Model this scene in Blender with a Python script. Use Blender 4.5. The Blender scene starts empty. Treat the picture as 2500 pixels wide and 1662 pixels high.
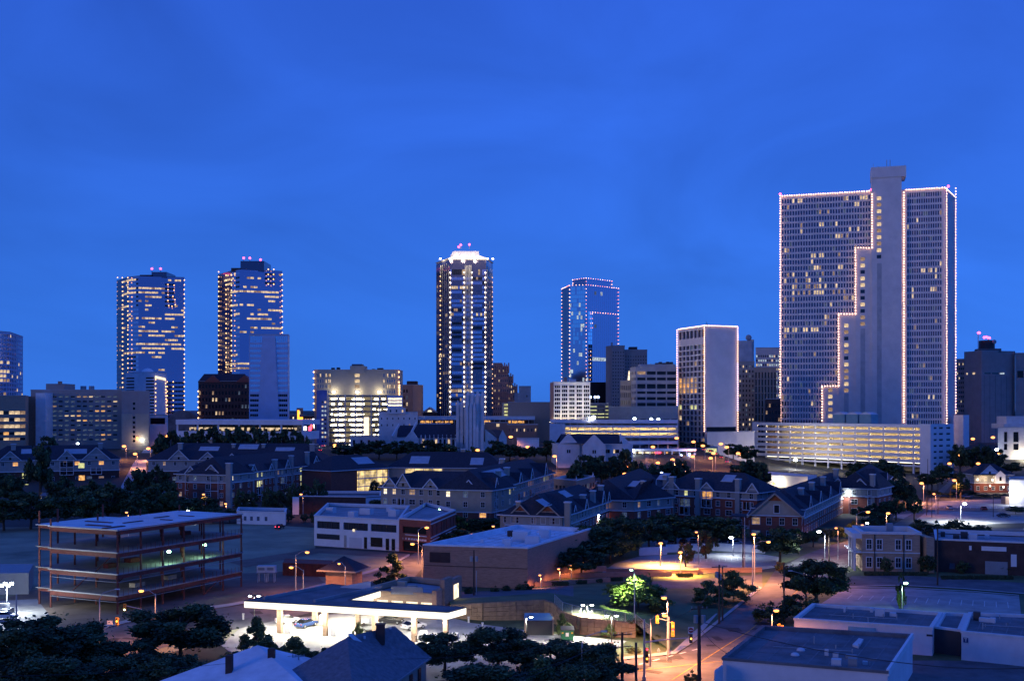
import bpy, bmesh, math, random
from math import radians as rad, sin, cos, pi, sqrt, atan2
from mathutils import Vector, Matrix
random.seed(7)
S = bpy.context.scene
COL = S.collection
# ------------------------------------------------------------------ camera, sky, sun, exposure
F, HZ, H = 2700.0, 998.0, 38.0          # focal length in photo pixels, horizon row, camera height (m)
cam = bpy.data.cameras.new('camera'); co = bpy.data.objects.new('camera', cam); COL.objects.link(co)
cam.sensor_width = 36.0; cam.lens = 36.0 * F / 2500.0; cam.shift_y = (HZ - 831.0) / 2500.0
cam.clip_start = 1.0; cam.clip_end = 30000.0
co.location = (0, 0, H); co.rotation_euler = (rad(90), 0, 0); S.camera = co
S.view_settings.view_transform = 'Standard'; S.view_settings.look = 'None'
S.view_settings.exposure = 0.0; S.view_settings.gamma = 1.0; S.view_settings.use_curve_mapping = False
cy = S.cycles
S.render.engine = 'CYCLES'
cy.max_bounces = 5; cy.diffuse_bounces = 2; cy.glossy_bounces = 3; cy.transmission_bounces = 2; cy.transparent_max_bounces = 4
cy.sample_clamp_indirect = 2.0; cy.caustics_reflective = False; cy.caustics_refractive = False
cy.use_denoising = True; cy.use_light_tree = True

SUN_EL, SUN_AZ = rad(6.0), rad(245.0)     # last glow low in the sky behind the camera
wd = bpy.data.worlds.new('World'); S.world = wd; wd.use_nodes = True
nt = wd.node_tree; N = nt.nodes; L = nt.links; N.clear()
wo = N.new('ShaderNodeOutputWorld'); bg = N.new('ShaderNodeBackground')
sky = N.new('ShaderNodeTexSky'); sky.sky_type = 'NISHITA'; sky.sun_disc = False
sky.sun_elevation = rad(-4.0); sky.sun_rotation = SUN_AZ; sky.altitude = 200; sky.ozone_density = 6.0
tc = N.new('ShaderNodeTexCoord'); sep = N.new('ShaderNodeSeparateXYZ'); L.new(tc.outputs['Generated'], sep.inputs[0])
ramp = N.new('ShaderNodeValToRGB'); cr = ramp.color_ramp
cr.elements[0].position = 0.0; cr.elements[0].color = (0.038, 0.185, 0.77, 1)
cr.elements[1].position = 1.0; cr.elements[1].color = (0.034, 0.110, 0.62, 1)
for p, c in ((0.08, (0.036, 0.178, 0.78, 1)), (0.22, (0.032, 0.145, 0.74, 1)), (0.42, (0.028, 0.108, 0.66, 1))):
    e = cr.elements.new(p); e.color = c
L.new(sep.outputs[2], ramp.inputs[0])
# thin cloud veils: stretched noise, lighter and darker wisps
mp = N.new('ShaderNodeMapping'); mp.inputs['Scale'].default_value = (1.0, 1.0, 2.4); mp.inputs['Rotation'].default_value = (0.10, 0.16, 0)
L.new(tc.outputs['Generated'], mp.inputs[0])
nz = N.new('ShaderNodeTexNoise'); nz.inputs['Scale'].default_value = 2.6; nz.inputs['Detail'].default_value = 7; nz.inputs['Roughness'].default_value = 0.5
nz.inputs['Distortion'].default_value = 0.9
L.new(mp.outputs[0], nz.inputs[0])
mr = N.new('ShaderNodeMapRange'); mr.inputs[1].default_value = 0.36; mr.inputs[2].default_value = 0.70; mr.inputs[3].default_value = 0.88; mr.inputs[4].default_value = 1.15
L.new(nz.outputs[0], mr.inputs[0])
mul = N.new('ShaderNodeMixRGB'); mul.blend_type = 'MULTIPLY'; mul.inputs[0].default_value = 1.0
L.new(ramp.outputs[0], mul.inputs[1]); L.new(mr.outputs[0], mul.inputs[2])
add = N.new('ShaderNodeMixRGB'); add.blend_type = 'ADD'; add.inputs[0].default_value = 0.03
gr = N.new('ShaderNodeMath'); gr.operation = 'MULTIPLY_ADD'; gr.inputs[1].default_value = 0.26; gr.inputs[2].default_value = 1.0; L.new(sep.outputs[0], gr.inputs[0])
mu2 = N.new('ShaderNodeMixRGB'); mu2.blend_type = 'MULTIPLY'; mu2.inputs[0].default_value = 1.0; L.new(mul.outputs[0], mu2.inputs[1]); L.new(gr.outputs[0], mu2.inputs[2])
L.new(mu2.outputs[0], add.inputs[1]); L.new(sky.outputs[0], add.inputs[2])
L.new(add.outputs[0], bg.inputs[0]); bg.inputs[1].default_value = 1.0
L.new(bg.outputs[0], wo.inputs[0])

sl = bpy.data.lights.new('sun', 'SUN'); sl.energy = 0.30; sl.angle = rad(20); sl.color = (1.0, 0.80, 0.72)
so = bpy.data.objects.new('sun', sl); COL.objects.link(so)
_d = Vector((sin(rad(-62)) * cos(SUN_EL), -cos(rad(-62)) * cos(SUN_EL), sin(SUN_EL)))   # direction towards the sun
so.rotation_euler = _d.to_track_quat('Z', 'Y').to_euler()

# ------------------------------------------------------------------ measuring helpers
def ss(a, b, x):
    t = min(1, max(0, (x - a) / (b - a))); return t * t * (3 - 2 * t)
def terr(x, y):                           # the bluff downtown stands on
    r = ss(100, 165, x)
    return 15 * ss(430, 640, y) * (1 - r) + 12 * ss(690, 820, y) * r
def kx(px): return (px - 1250.0) / F
def P(px, Y): return (kx(px) * Y, Y)
def zz(py, Y): return H - (py - HZ) / F * Y
def W(px, py, z=0.0):
    Y = (H - z) * F / (py - HZ); return (kx(px) * Y, Y)
def pxpy(x, y, z): return (1250 + x / y * F, HZ + (H - z) / y * F)
def lerp(a, b, t): return tuple(p + (q - p) * t for p, q in zip(a, b))
def norm2(a, b):
    dx, dy = b[0] - a[0], b[1] - a[1]; l = sqrt(dx * dx + dy * dy); return (dx / l, dy / l), l
def hit(C, d, px):                        # distance along d from C to the sight line of column px
    k = kx(px); return (k * C[1] - C[0]) / (d[0] - k * d[1])
def cpoly(pxL, pxC, pxR, Y, rz, dl=None, dr=None):
    """footprint from its near corner: L, C, R, back (counter-clockwise)"""
    C = P(pxC, Y); u = (cos(rad(rz)), sin(rad(rz))); v = (-u[1], u[0])
    t = dr if dr else hit(C, u, pxR); s = dl if dl else hit(C, v, pxL)
    Lp = (C[0] + s * v[0], C[1] + s * v[1]); R = (C[0] + t * u[0], C[1] + t * u[1])
    return [Lp, C, R, (Lp[0] + R[0] - C[0], Lp[1] + R[1] - C[1])]
def inset(poly, d):
    n = len(poly); out = []
    for i in range(n):
        p0, p1, p2 = poly[i - 1], poly[i], poly[(i + 1) % n]
        a, _ = norm2(p0, p1); b, _ = norm2(p1, p2)
        na, nb = (-a[1], a[0]), (-b[1], b[0])
        m = (na[0] + nb[0], na[1] + nb[1]); k = 1 + na[0] * nb[0] + na[1] * nb[1]
        k = max(k, 0.3); out.append((p1[0] + m[0] * d / k, p1[1] + m[1] * d / k))
    return out
def cen(poly):
    return (sum(p[0] for p in poly) / len(poly), sum(p[1] for p in poly) / len(poly))

# ------------------------------------------------------------------ materials
MT = {}
def _new(name):
    m = bpy.data.materials.new(name); m.use_nodes = True; MT[name] = m
    return m, m.node_tree.nodes, m.node_tree.links, m.node_tree.nodes['Principled BSDF']
def mat(name, col, rough=0.85, var=0.18, scale=0.4, metal=0.0, spec=0.3, bump=0.0, stretch=(1, 1, 1), col2=None, detail=6):
    m, n, l, b = _new(name)
    b.inputs['Roughness'].default_value = rough; b.inputs['Metallic'].default_value = metal
    b.inputs['Specular IOR Level'].default_value = spec
    t = n.new('ShaderNodeTexCoord'); mp = n.new('ShaderNodeMapping'); mp.inputs['Scale'].default_value = stretch
    l.new(t.outputs['Object'], mp.inputs[0])
    nz = n.new('ShaderNodeTexNoise'); nz.inputs['Scale'].default_value = scale; nz.inputs['Detail'].default_value = detail
    nz.inputs['Roughness'].default_value = 0.65
    l.new(mp.outputs[0], nz.inputs[0])
    r = n.new('ShaderNodeValToRGB'); r.color_ramp.elements[0].position = 0.30; r.color_ramp.elements[1].position = 0.70
    c2 = col2 or tuple(min(1, c * (1 + var)) for c in col); c1 = tuple(c * (1 - var) for c in col)
    r.color_ramp.elements[0].color = (*c1, 1); r.color_ramp.elements[1].color = (*c2, 1)
    l.new(nz.outputs[0], r.inputs[0]); l.new(r.outputs[0], b.inputs['Base Color'])
    if bump:
        bp = n.new('ShaderNodeBump'); bp.inputs['Strength'].default_value = bump; bp.inputs['Distance'].default_value = 0.1
        nz2 = n.new('ShaderNodeTexNoise'); nz2.inputs['Scale'].default_value = scale * 8; nz2.inputs['Detail'].default_value = 4
        l.new(mp.outputs[0], nz2.inputs[0]); l.new(nz2.outputs[0], bp.inputs['Height']); l.new(bp.outputs[0], b.inputs['Normal'])
    return m
def glass(name, col, rough=0.08, metal=0.0, spec=0.8):
    m, n, l, b = _new(name); b.inputs['Base Color'].default_value = (*col, 1); b.inputs['Roughness'].default_value = rough
    b.inputs['Metallic'].default_value = metal; b.inputs['Specular IOR Level'].default_value = spec; return m
def emis(name, col, s, var=0.0, scale=0.8, sample='NONE', base=0.02):
    m, n, l, b = _new(name); b.inputs['Base Color'].default_value = (base, base, base, 1)
    b.inputs['Emission Color'].default_value = (*col, 1); b.inputs['Emission Strength'].default_value = s
    if var:
        t = n.new('ShaderNodeTexCoord'); nz = n.new('ShaderNodeTexNoise'); nz.inputs['Scale'].default_value = scale; nz.inputs['Detail'].default_value = 3
        l.new(t.outputs['Object'], nz.inputs[0]); mr = n.new('ShaderNodeMapRange')
        mr.inputs[1].default_value = 0.35; mr.inputs[2].default_value = 0.65; mr.inputs[3].default_value = s * (1 - var); mr.inputs[4].default_value = s * (1 + var)
        l.new(nz.outputs[0], mr.inputs[0]); l.new(mr.outputs[0], b.inputs['Emission Strength'])
    m.cycles.emission_sampling = sample
    return m
mat('concrete_pale', (0.74, 0.67, 0.62), scale=0.15, var=0.10)
mat('concrete', (0.46, 0.45, 0.44), scale=0.2)
mat('concrete_blue', (0.42, 0.52, 0.68), scale=0.12, var=0.12)
mat('concrete_dark', (0.16, 0.16, 0.16), scale=0.2)
mat('stone_pale', (0.68, 0.65, 0.62), scale=0.3, var=0.14)
mat('stucco_tan', (0.42, 0.35, 0.27), scale=0.5, var=0.12)
mat('stucco_grey', (0.34, 0.33, 0.30), scale=0.5, var=0.12)
mat('beige', (0.46, 0.39, 0.29), scale=0.2, var=0.10)
mat('white_wall', (0.76, 0.76, 0.76), scale=0.35, var=0.10)
mat('white_trim', (0.66, 0.66, 0.66), scale=1.0, var=0.08)
mat('garage_white', (0.80, 0.77, 0.76), scale=0.25, var=0.06)
mat('lavender_wall', (0.76, 0.71, 0.71), scale=0.25, var=0.12)
mat('brick_brown', (0.40, 0.23, 0.16), scale=0.8, var=0.22, stretch=(1, 1, 4))
mat('brick_red', (0.27, 0.085, 0.06), scale=0.8, var=0.22, stretch=(1, 1, 4))
mat('brick_dark', (0.075, 0.045, 0.04), scale=0.6, var=0.25)
mat('brick_tan', (0.42, 0.29, 0.20), scale=0.8, var=0.2, stretch=(1, 1, 4))
mat('brick_pink', (0.46, 0.25, 0.19), scale=0.3, var=0.15)
mat('brown_tower', (0.36, 0.31, 0.28), scale=0.2, var=0.12)
mat('orange_board', (0.38, 0.10, 0.035), scale=1.0, var=0.2)
mat('shingle_near', (0.17, 0.17, 0.19), rough=0.9, scale=1.6, var=0.3, bump=0.4)
mat('shingle', (0.040, 0.040, 0.052), rough=0.9, scale=1.6, var=0.35, bump=0.4)
mat('slate', (0.035, 0.035, 0.05), rough=0.8, scale=1.0, var=0.3, bump=0.3)
mat('roof_well', (0.42, 0.43, 0.46), scale=0.6, var=0.15)
mat('roof_grey', (0.30, 0.30, 0.31), scale=0.18, var=0.30, bump=0.2)
mat('roof_seam', (0.20, 0.20, 0.21), var=0.3); mat('roof_dark', (0.16, 0.16, 0.17), scale=0.22, var=0.4, bump=0.2)
mat('roof_white', (0.74, 0.75, 0.77), scale=0.25, var=0.2)
mat('deck_wet', (0.62, 0.63, 0.66), rough=0.35, scale=0.12, var=0.3, spec=0.5)
mat('metal_grey', (0.30, 0.31, 0.33), rough=0.55, metal=0.3, var=0.12)
mat('metal_dark', (0.05, 0.05, 0.055), rough=0.6, var=0.2)
mat('metal_white', (0.62, 0.62, 0.63), rough=0.5, var=0.08)
mat('galvanised', (0.42, 0.43, 0.44), rough=0.5, metal=0.4, var=0.12)
mat('steel_red', (0.15, 0.042, 0.032), rough=0.7, scale=0.9, var=0.3)
mat('wood_pole', (0.085, 0.060, 0.045), rough=0.9, scale=2.0, var=0.3, stretch=(4, 4, 0.5))
mat('asphalt', (0.125, 0.122, 0.125), scale=0.22, var=0.42, rough=0.8, bump=0.15)
mat('asphalt_dark', (0.05, 0.05, 0.052), scale=0.12, var=0.3)
mat('pavement', (0.40, 0.39, 0.37), scale=0.25, var=0.2)
mat('lot_concrete', (0.32, 0.315, 0.30), scale=0.2, var=0.30, rough=0.75)
mat('paint_white', (0.70, 0.70, 0.66), scale=1.5, var=0.2)
mat('paint_yellow', (0.60, 0.40, 0.06), scale=1.5, var=0.2)
mat('grass', (0.08, 0.12, 0.05), scale=0.10, var=0.5, col2=(0.17, 0.20, 0.09), bump=0.5)
mat('dry_grass', (0.25, 0.26, 0.17), scale=0.06, var=0.4, bump=0.5)
mat('dirt', (0.17, 0.13, 0.10), scale=0.12, var=0.4, bump=0.5)
mat('far_ground', (0.05, 0.055, 0.048), scale=0.012, var=0.5, col2=(0.06, 0.06, 0.055))
mat('leaf_dark', (0.040, 0.062, 0.028), rough=0.75, scale=0.6, var=0.4)
mat('leaf_mid', (0.085, 0.125, 0.050), rough=0.7, scale=0.6, var=0.35)
mat('leaf_light', (0.14, 0.19, 0.06), rough=0.7, scale=0.6, var=0.3)
mat('leaf_rust', (0.13, 0.075, 0.030), rough=0.7, scale=0.6, var=0.3)
mat('bark', (0.09, 0.07, 0.055), rough=0.95, scale=3.0, var=0.3)
mat('retaining', (0.30, 0.20, 0.13), scale=1.2, var=0.25, bump=0.4)
mat('tyre', (0.02, 0.02, 0.02)); mat('car_white', (0.65, 0.65, 0.65), rough=0.3, spec=0.5, var=0.03)
mat('car_blue', (0.03, 0.06, 0.18), rough=0.25, spec=0.5, var=0.03); mat('car_dark', (0.02, 0.02, 0.025), rough=0.25, spec=0.5, var=0.03)
mat('car_silver', (0.38, 0.39, 0.40), rough=0.3, metal=0.5, var=0.03); mat('car_red', (0.28, 0.02, 0.02), rough=0.3, spec=0.5, var=0.03)
mat('green_paint', (0.02, 0.13, 0.07), rough=0.6); mat('signal_yellow', (0.65, 0.33, 0.03), rough=0.5, var=0.08)
mat('container_red', (0.22, 0.045, 0.03), rough=0.7, scale=0.8, var=0.25); mat('teal_metal', (0.20, 0.36, 0.38), rough=0.5, var=0.15)
mat('blue_light_paint', (0.10, 0.16, 0.42), scale=0.3, var=0.15)  # blue lighting of the stair block, put into its wall colour
glass('glass', (0.020, 0.024, 0.032)); glass('glass_deep', (0.30, 0.25, 0.37), rough=0.06, metal=0.9); glass('glass_black', (0.006, 0.007, 0.010), rough=0.2, spec=0.3)
glass('glass_blue', (0.44, 0.40, 0.52), rough=0.06, metal=0.9); glass('glass_sky', (0.62, 0.60, 0.72), rough=0.10, metal=0.95)
glass('glass_navy', (0.13, 0.12, 0.17), rough=0.10, metal=0.8); glass('glass_pale', (0.22, 0.25, 0.32), rough=0.12, metal=0.6)
glass('glass_cyan', (0.75, 0.95, 0.95), rough=0.10, metal=1.0)
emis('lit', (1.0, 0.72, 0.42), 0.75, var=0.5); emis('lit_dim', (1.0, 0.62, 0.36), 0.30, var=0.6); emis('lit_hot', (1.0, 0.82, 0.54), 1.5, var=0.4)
emis('lit_cool', (0.75, 0.90, 1.0), 0.55, var=0.6); emis('lit_amber', (1.0, 0.48, 0.14), 0.9, var=0.5); emis('lit_lime', (0.95, 0.95, 0.40), 0.75, var=0.4)
emis('lit_faint', (0.40, 0.56, 0.85), 0.13, var=0.6)
emis('bulb_warm', (1.0, 0.56, 0.38), 5.6); emis('bulb_amber', (1.0, 0.52, 0.22), 4.2); emis('bulb_white', (1.0, 0.86, 0.66), 7.0); emis('bulb_orange', (1.0, 0.30, 0.16), 4.0)
emis('sodium', (1.0, 0.34, 0.07), 4.6); emis('sodium_far', (1.0, 0.31, 0.08), 4.4); emis('mercury', (0.80, 0.92, 1.0), 30.0); emis('lamp_green', (0.45, 1.0, 0.55), 14.0)
emis('lamp_blue', (0.35, 0.50, 1.0), 12.0); emis('red_beacon', (1.0, 0.06, 0.14), 9.0); emis('neon_red', (1.0, 0.05, 0.10), 5.0); emis('neon_orange', (1.0, 0.30, 0.02), 4.0)
emis('neon_blue', (0.10, 0.16, 1.0), 5.0); emis('neon_white', (0.95, 0.90, 1.0), 6.0)
emis('tube', (1.0, 0.80, 0.42), 80.0, sample='AUTO'); emis('tube_white', (1.0, 0.90, 0.66), 9.0, sample='AUTO'); emis('canopy_panel', (1.0, 0.93, 0.74), 190.0, sample='AUTO')
emis('fascia_lit', (1.0, 0.92, 0.74), 1.7, sample='AUTO'); emis('shaft_lit', (1.0, 0.80, 0.56), 1.6)
emis('amber_signal', (1.0, 0.45, 0.05), 6.0)

# ------------------------------------------------------------------ mesh helpers
class MB:
    def __init__(s): s.v = []; s.f = []; s.m = []
    def quad(s, a, b, c, d, m=0):
        i = len(s.v); s.v += [a, b, c, d]; s.f.append((i, i + 1, i + 2, i + 3)); s.m.append(m)
    def poly(s, pts, m=0):
        i = len(s.v); s.v += list(pts); s.f.append(tuple(range(i, i + len(pts)))); s.m.append(m)
    def prism(s, pl, z0, z1, m=0, bottom=True, mt=None):
        n = len(pl); i = len(s.v)
        s.v += [(p[0], p[1], z0) for p in pl] + [(p[0], p[1], z1) for p in pl]
        for k in range(n):
            s.f.append((i + k, i + (k + 1) % n, i + n + (k + 1) % n, i + n + k)); s.m.append(m)
        s.f.append(tuple(i + n + k for k in range(n))); s.m.append(m if mt is None else mt)
        if bottom: s.f.append(tuple(i + n - 1 - k for k in range(n))); s.m.append(m)
    def box(s, x0, x1, y0, y1, z0, z1, m=0):
        s.prism([(x0, y0), (x1, y0), (x1, y1), (x0, y1)], z0, z1, m)
    def obox(s, c, u, l, w, z0, z1, m=0):          # oriented box: centre, unit dir, length, width
        n = (-u[1], u[0]); a, b = l / 2, w / 2
        s.prism([(c[0] + u[0] * i * a + n[0] * j * b, c[1] + u[1] * i * a + n[1] * j * b) for i, j in ((-1, -1), (1, -1), (1, 1), (-1, 1))], z0, z1, m)
    def beam(s, a, b, w, h, m=0):                   # box-section bar between two 3-D points (top centre line)
        a, b = Vector(a), Vector(b); d = (b - a)
        if d.length < 1e-6: return
        d.normalize(); up = Vector((0, 0, 1)) if abs(d.z) < 0.95 else Vector((0, 1, 0))
        sd = d.cross(up).normalized() * (w / 2); u = sd.cross(d).normalized() * (h / 2)
        i = len(s.v)
        for p in (a, b): s.v += [tuple(p - sd - u), tuple(p + sd - u), tuple(p + sd + u), tuple(p - sd + u)]
        s.f += [(i, i + 1, i + 5, i + 4), (i + 1, i + 2, i + 6, i + 5), (i + 2, i + 3, i + 7, i + 6), (i + 3, i, i + 4, i + 7), (i + 3, i + 2, i + 1, i), (i + 4, i + 5, i + 6, i + 7)]
        s.m += [m] * 6
    def tube(s, pts, rs, n=6, m=0, caps=True):
        pts = [Vector(p) for p in pts]; i = len(s.v)
        if not hasattr(rs, '__len__'): rs = [rs] * len(pts)
        for k, p in enumerate(pts):
            d = (pts[min(k + 1, len(pts) - 1)] - pts[max(k - 1, 0)]).normalized()
            up = Vector((0, 0, 1)) if abs(d.z) < 0.9 else Vector((1, 0, 0))
            a = d.cross(up).normalized(); b = a.cross(d)
            for j in range(n):
                t = 2 * pi * j / n; s.v.append(tuple(p + (a * cos(t) + b * sin(t)) * rs[k]))
        for k in range(len(pts) - 1):
            for j in range(n):
                s.f.append((i + k * n + j, i + k * n + (j + 1) % n, i + (k + 1) * n + (j + 1) % n, i + (k + 1) * n + j)); s.m.append(m)
        if caps:
            s.f.append(tuple(i + j for j in range(n))[::-1]); s.m.append(m)
            e = i + (len(pts) - 1) * n; s.f.append(tuple(e + j for j in range(n))); s.m.append(m)
    def ball(s, c, r, m=0):                         # small octahedral bulb
        i = len(s.v); x, y, z = c
        s.v += [(x + r, y, z), (x, y + r, z), (x - r, y, z), (x, y - r, z), (x, y, z + r), (x, y, z - r)]
        for k in range(4): s.f += [(i + k, i + (k + 1) % 4, i + 4), (i + (k + 1) % 4, i + k, i + 5)]; s.m += [m, m]
    def sphere(s, c, rx, ry, rz, m=0, nu=10, nv=6):
        i = len(s.v); x, y, z = c
        for a in range(1, nv):
            t = pi * a / nv
            for b in range(nu): s.v.append((x + rx * sin(t) * cos(2 * pi * b / nu), y + ry * sin(t) * sin(2 * pi * b / nu), z + rz * cos(t)))
        s.v += [(x, y, z + rz), (x, y, z - rz)]; T = len(s.v) - 2; B = T + 1
        for b in range(nu):
            s.f.append((i + b, i + (b + 1) % nu, T)[::1]); s.m.append(m)
            e = i + (nv - 2) * nu; s.f.append((e + (b + 1) % nu, e + b, B)); s.m.append(m)
            for a in range(nv - 2):
                s.f.append((i + a * nu + b, i + (a + 1) * nu + b, i + (a + 1) * nu + (b + 1) % nu, i + a * nu + (b + 1) % nu)); s.m.append(m)
    def mesh(s, name, mats, o=(0, 0, 0), smooth=False):
        me = bpy.data.meshes.new(name)
        me.from_pydata([(x - o[0], y - o[1], z - o[2]) for x, y, z in s.v], [], s.f)
        for k in (mats if isinstance(mats, (list, tuple)) else [mats]): me.materials.append(MT[k])
        if any(s.m): me.polygons.foreach_set('material_index', s.m)
        if smooth: me.polygons.foreach_set('use_smooth', [True] * len(me.polygons))
        me.update(); return me
    def build(s, name, mats, parent=None, kind=None, label=None, smooth=False):
        if not s.v: return None
        o = parent_base(parent)
        ob = bpy.data.objects.new(name, s.mesh(name, mats, o, smooth)); COL.objects.link(ob)
        if parent is not None: ob.parent = parent
        if kind: ob['kind'] = kind
        if label: ob['label'] = label
        return ob
def parent_base(p):
    o = Vector((0, 0, 0))
    while p is not None: o += p.location; p = p.parent
    return tuple(o)
USED = {}
def tag(o, label, cat, group=None):
    if label in USED and not group: print('DUP LABEL', label)
    USED[label] = 1; o['label'] = label; o['category'] = cat
    if group: o['group'] = group
    return o
def thing(name, label, cat, loc, group=None):
    o = bpy.data.objects.new(name, None); COL.objects.link(o); o.location = loc; o.empty_display_size = 0.5
    return tag(o, label, cat, group)
def one(name, label, cat, mb, mats, group=None, smooth=False):
    """a thing that is a single mesh, origin at its base centre"""
    xs = [v[0] for v in mb.v]; ys = [v[1] for v in mb.v]; zs = [v[2] for v in mb.v]
    o = ((min(xs) + max(xs)) / 2, (min(ys) + max(ys)) / 2, min(zs))
    ob = bpy.data.objects.new(name, mb.mesh(name, mats, o, smooth)); COL.objects.link(ob); ob.location = o
    return tag(ob, label, cat, group)
def struct(name, mb, mats, kind='structure'):
    ob = mb.build(name, mats); ob['kind'] = kind; return ob
def bx(name, m, parent, *a):
    b = MB(); b.box(*a); return b.build(name, m, parent)

# ------------------------------------------------------------------ facades
PANE = {}
def pane_mesh(w, h, m, frame=0):
    k = (round(w, 2), round(h, 2), m, frame)
    if k not in PANE:
        b = MB()
        if frame:
            t = frame
            for (x0, x1, z0, z1) in ((-w / 2 - t, w / 2 + t, h / 2, h / 2 + t), (-w / 2 - t, w / 2 + t, -h / 2 - t * 1.3, -h / 2), (-w / 2 - t, -w / 2, -h / 2, h / 2), (w / 2, w / 2 + t, -h / 2, h / 2)):
                b.box(x0, x1, -0.09, 0.0, z0, z1)
            b.box(-0.035, 0.035, 0.04, 0.11, -h / 2, h / 2); b.box(-w / 2, w / 2, 0.045, 0.105, -0.035, 0.035)
        else: b.box(-w / 2, w / 2, 0, 0.06, -h / 2, h / 2)
        PANE[k] = b.mesh('window', m)
    return PANE[k]
def holes(mb, A, B, z0, z1, cols, rows, dep=0.25, m=0):
    """a wall face A-B with real openings and reveals; returns the openings"""
    u, Ln = norm2(A, B); n = (u[1], -u[0])
    def q(a, b, c, d): 
        if b - a > 1e-3 and d - c > 1e-3:
            p0 = (A[0] + u[0] * a, A[1] + u[1] * a); p1 = (A[0] + u[0] * b, A[1] + u[1] * b)
            mb.quad((*p0, c), (*p1, c), (*p1, d), (*p0, d), m)
    z = z0
    for (a, b) in rows:
        q(0, Ln, z, a); x = 0
        for (c, d) in cols: q(x, c, a, b); x = d
        q(x, Ln, a, b); z = b
    q(0, Ln, z, z1)
    out = []
    for (a, b) in rows:
        for (c, d) in cols:
            p0 = (A[0] + u[0] * c, A[1] + u[1] * c); p1 = (A[0] + u[0] * d, A[1] + u[1] * d)
            i0 = (p0[0] - n[0] * dep, p0[1] - n[1] * dep); i1 = (p1[0] - n[0] * dep, p1[1] - n[1] * dep)
            mb.quad((*p0, a), (*i0, a), (*i1, a), (*p1, a), m); mb.quad((*p0, b), (*p1, b), (*i1, b), (*i0, b), m)
            mb.quad((*p0, a), (*p0, b), (*i0, b), (*i0, a), m); mb.quad((*p1, a), (*i1, a), (*i1, b), (*p1, b), m)
            out.append(((i0[0] + i1[0]) / 2, (i0[1] + i1[1]) / 2, (a + b) / 2, d - c, b - a, atan2(u[1], u[0]), n))
    return out
def grid(L, n, frac, margin=0.0, off=0.0):
    p = (L - 2 * margin) / n; w = p * frac
    return [(margin + off + p * i + (p - w) / 2, margin + off + p * i + (p + w) / 2) for i in range(n)]
def panes(root, ops, fn, frame=None, cap=300, minpx=8.0, name='window', frame_mat='white_trim', dep=0.25):
    """glaze the openings: a window each where the photograph lets one pick them apart, else joined"""
    base = parent_base(root)
    lst = []
    for o in ops:
        px, py = pxpy(o[0], o[1], o[2]); k = fn(px, py) if callable(fn) else fn
        if k: lst.append((o, k, max(o[3], o[4]) * F / o[1]))
    lst.sort(key=lambda t: -t[2])
    ind = [t for t in lst[:cap] if t[2] >= minpx]; rest = lst[len(ind):]
    for o, k, s in ind:
        ob = bpy.data.objects.new(name, pane_mesh(o[3], o[4], k)); COL.objects.link(ob); ob.parent = root
        ob.location = (o[0] - base[0], o[1] - base[1], o[2] - base[2]); ob.rotation_euler = (0, 0, o[5])
        if frame:
            fo = bpy.data.objects.new('frame', pane_mesh(o[3], o[4], frame_mat, frame)); COL.objects.link(fo); fo.parent = ob
            fo.location = (0, -dep, 0)
    if rest:
        keys = sorted(set(t[1] for t in rest)); mb = MB()
        for o, k, s in rest:
            u = (cos(o[5]), sin(o[5])); w = o[3] / 2; h = o[4] / 2; m = keys.index(k)
            mb.quad((o[0] - u[0] * w, o[1] - u[1] * w, o[2] - h), (o[0] + u[0] * w, o[1] + u[1] * w, o[2] - h), (o[0] + u[0] * w, o[1] + u[1] * w, o[2] + h), (o[0] - u[0] * w, o[1] - u[1] * w, o[2] + h), m)
        mb.build('window_grid', keys, root, kind='stuff')
def rnd(*kv, seed=None, default='glass'):
    """random glazing: ('lit', 0.1), ..."""
    r = random.Random(seed)
    def f(px, py):
        t = r.random()
        for k, p in kv:
            if t < p: return k
            t -= p
        return default
    return f
def runs(lst, default, tol=5.0, hot='lit', p=0.88, seed=1, extra=None):
    r = random.Random(seed)
    def f(px, py):
        if extra:
            k = extra(px, py)
            if k: return k
        for (y, a, b) in lst:
            if abs(py - y) < tol and a - 2 <= px <= b + 2 and r.random() < p:
                return r.choice((hot, 'lit', 'lit', 'lit_dim'))
        return default(px, py) if callable(default) else default
    return f
def coping(root, poly, z, w=0.5, h=0.35, m='white_trim', name='coping', out=0.12):
    a = inset(poly, -out); b = inset(poly, w); mb = MB(); n = len(a)
    for i in range(n):
        j = (i + 1) % n
        mb.quad((*a[i], z), (*a[j], z), (*a[j], z + h), (*a[i], z + h)); mb.quad((*b[j], z - 0.6), (*b[i], z - 0.6), (*b[i], z + h), (*b[j], z + h))
        mb.quad((*a[i], z + h), (*a[j], z + h), (*b[j], z + h), (*b[i], z + h)); mb.quad((*a[j], z), (*a[i], z), (*b[i], z), (*b[j], z))
    return mb.build(name, m, root)
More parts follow.
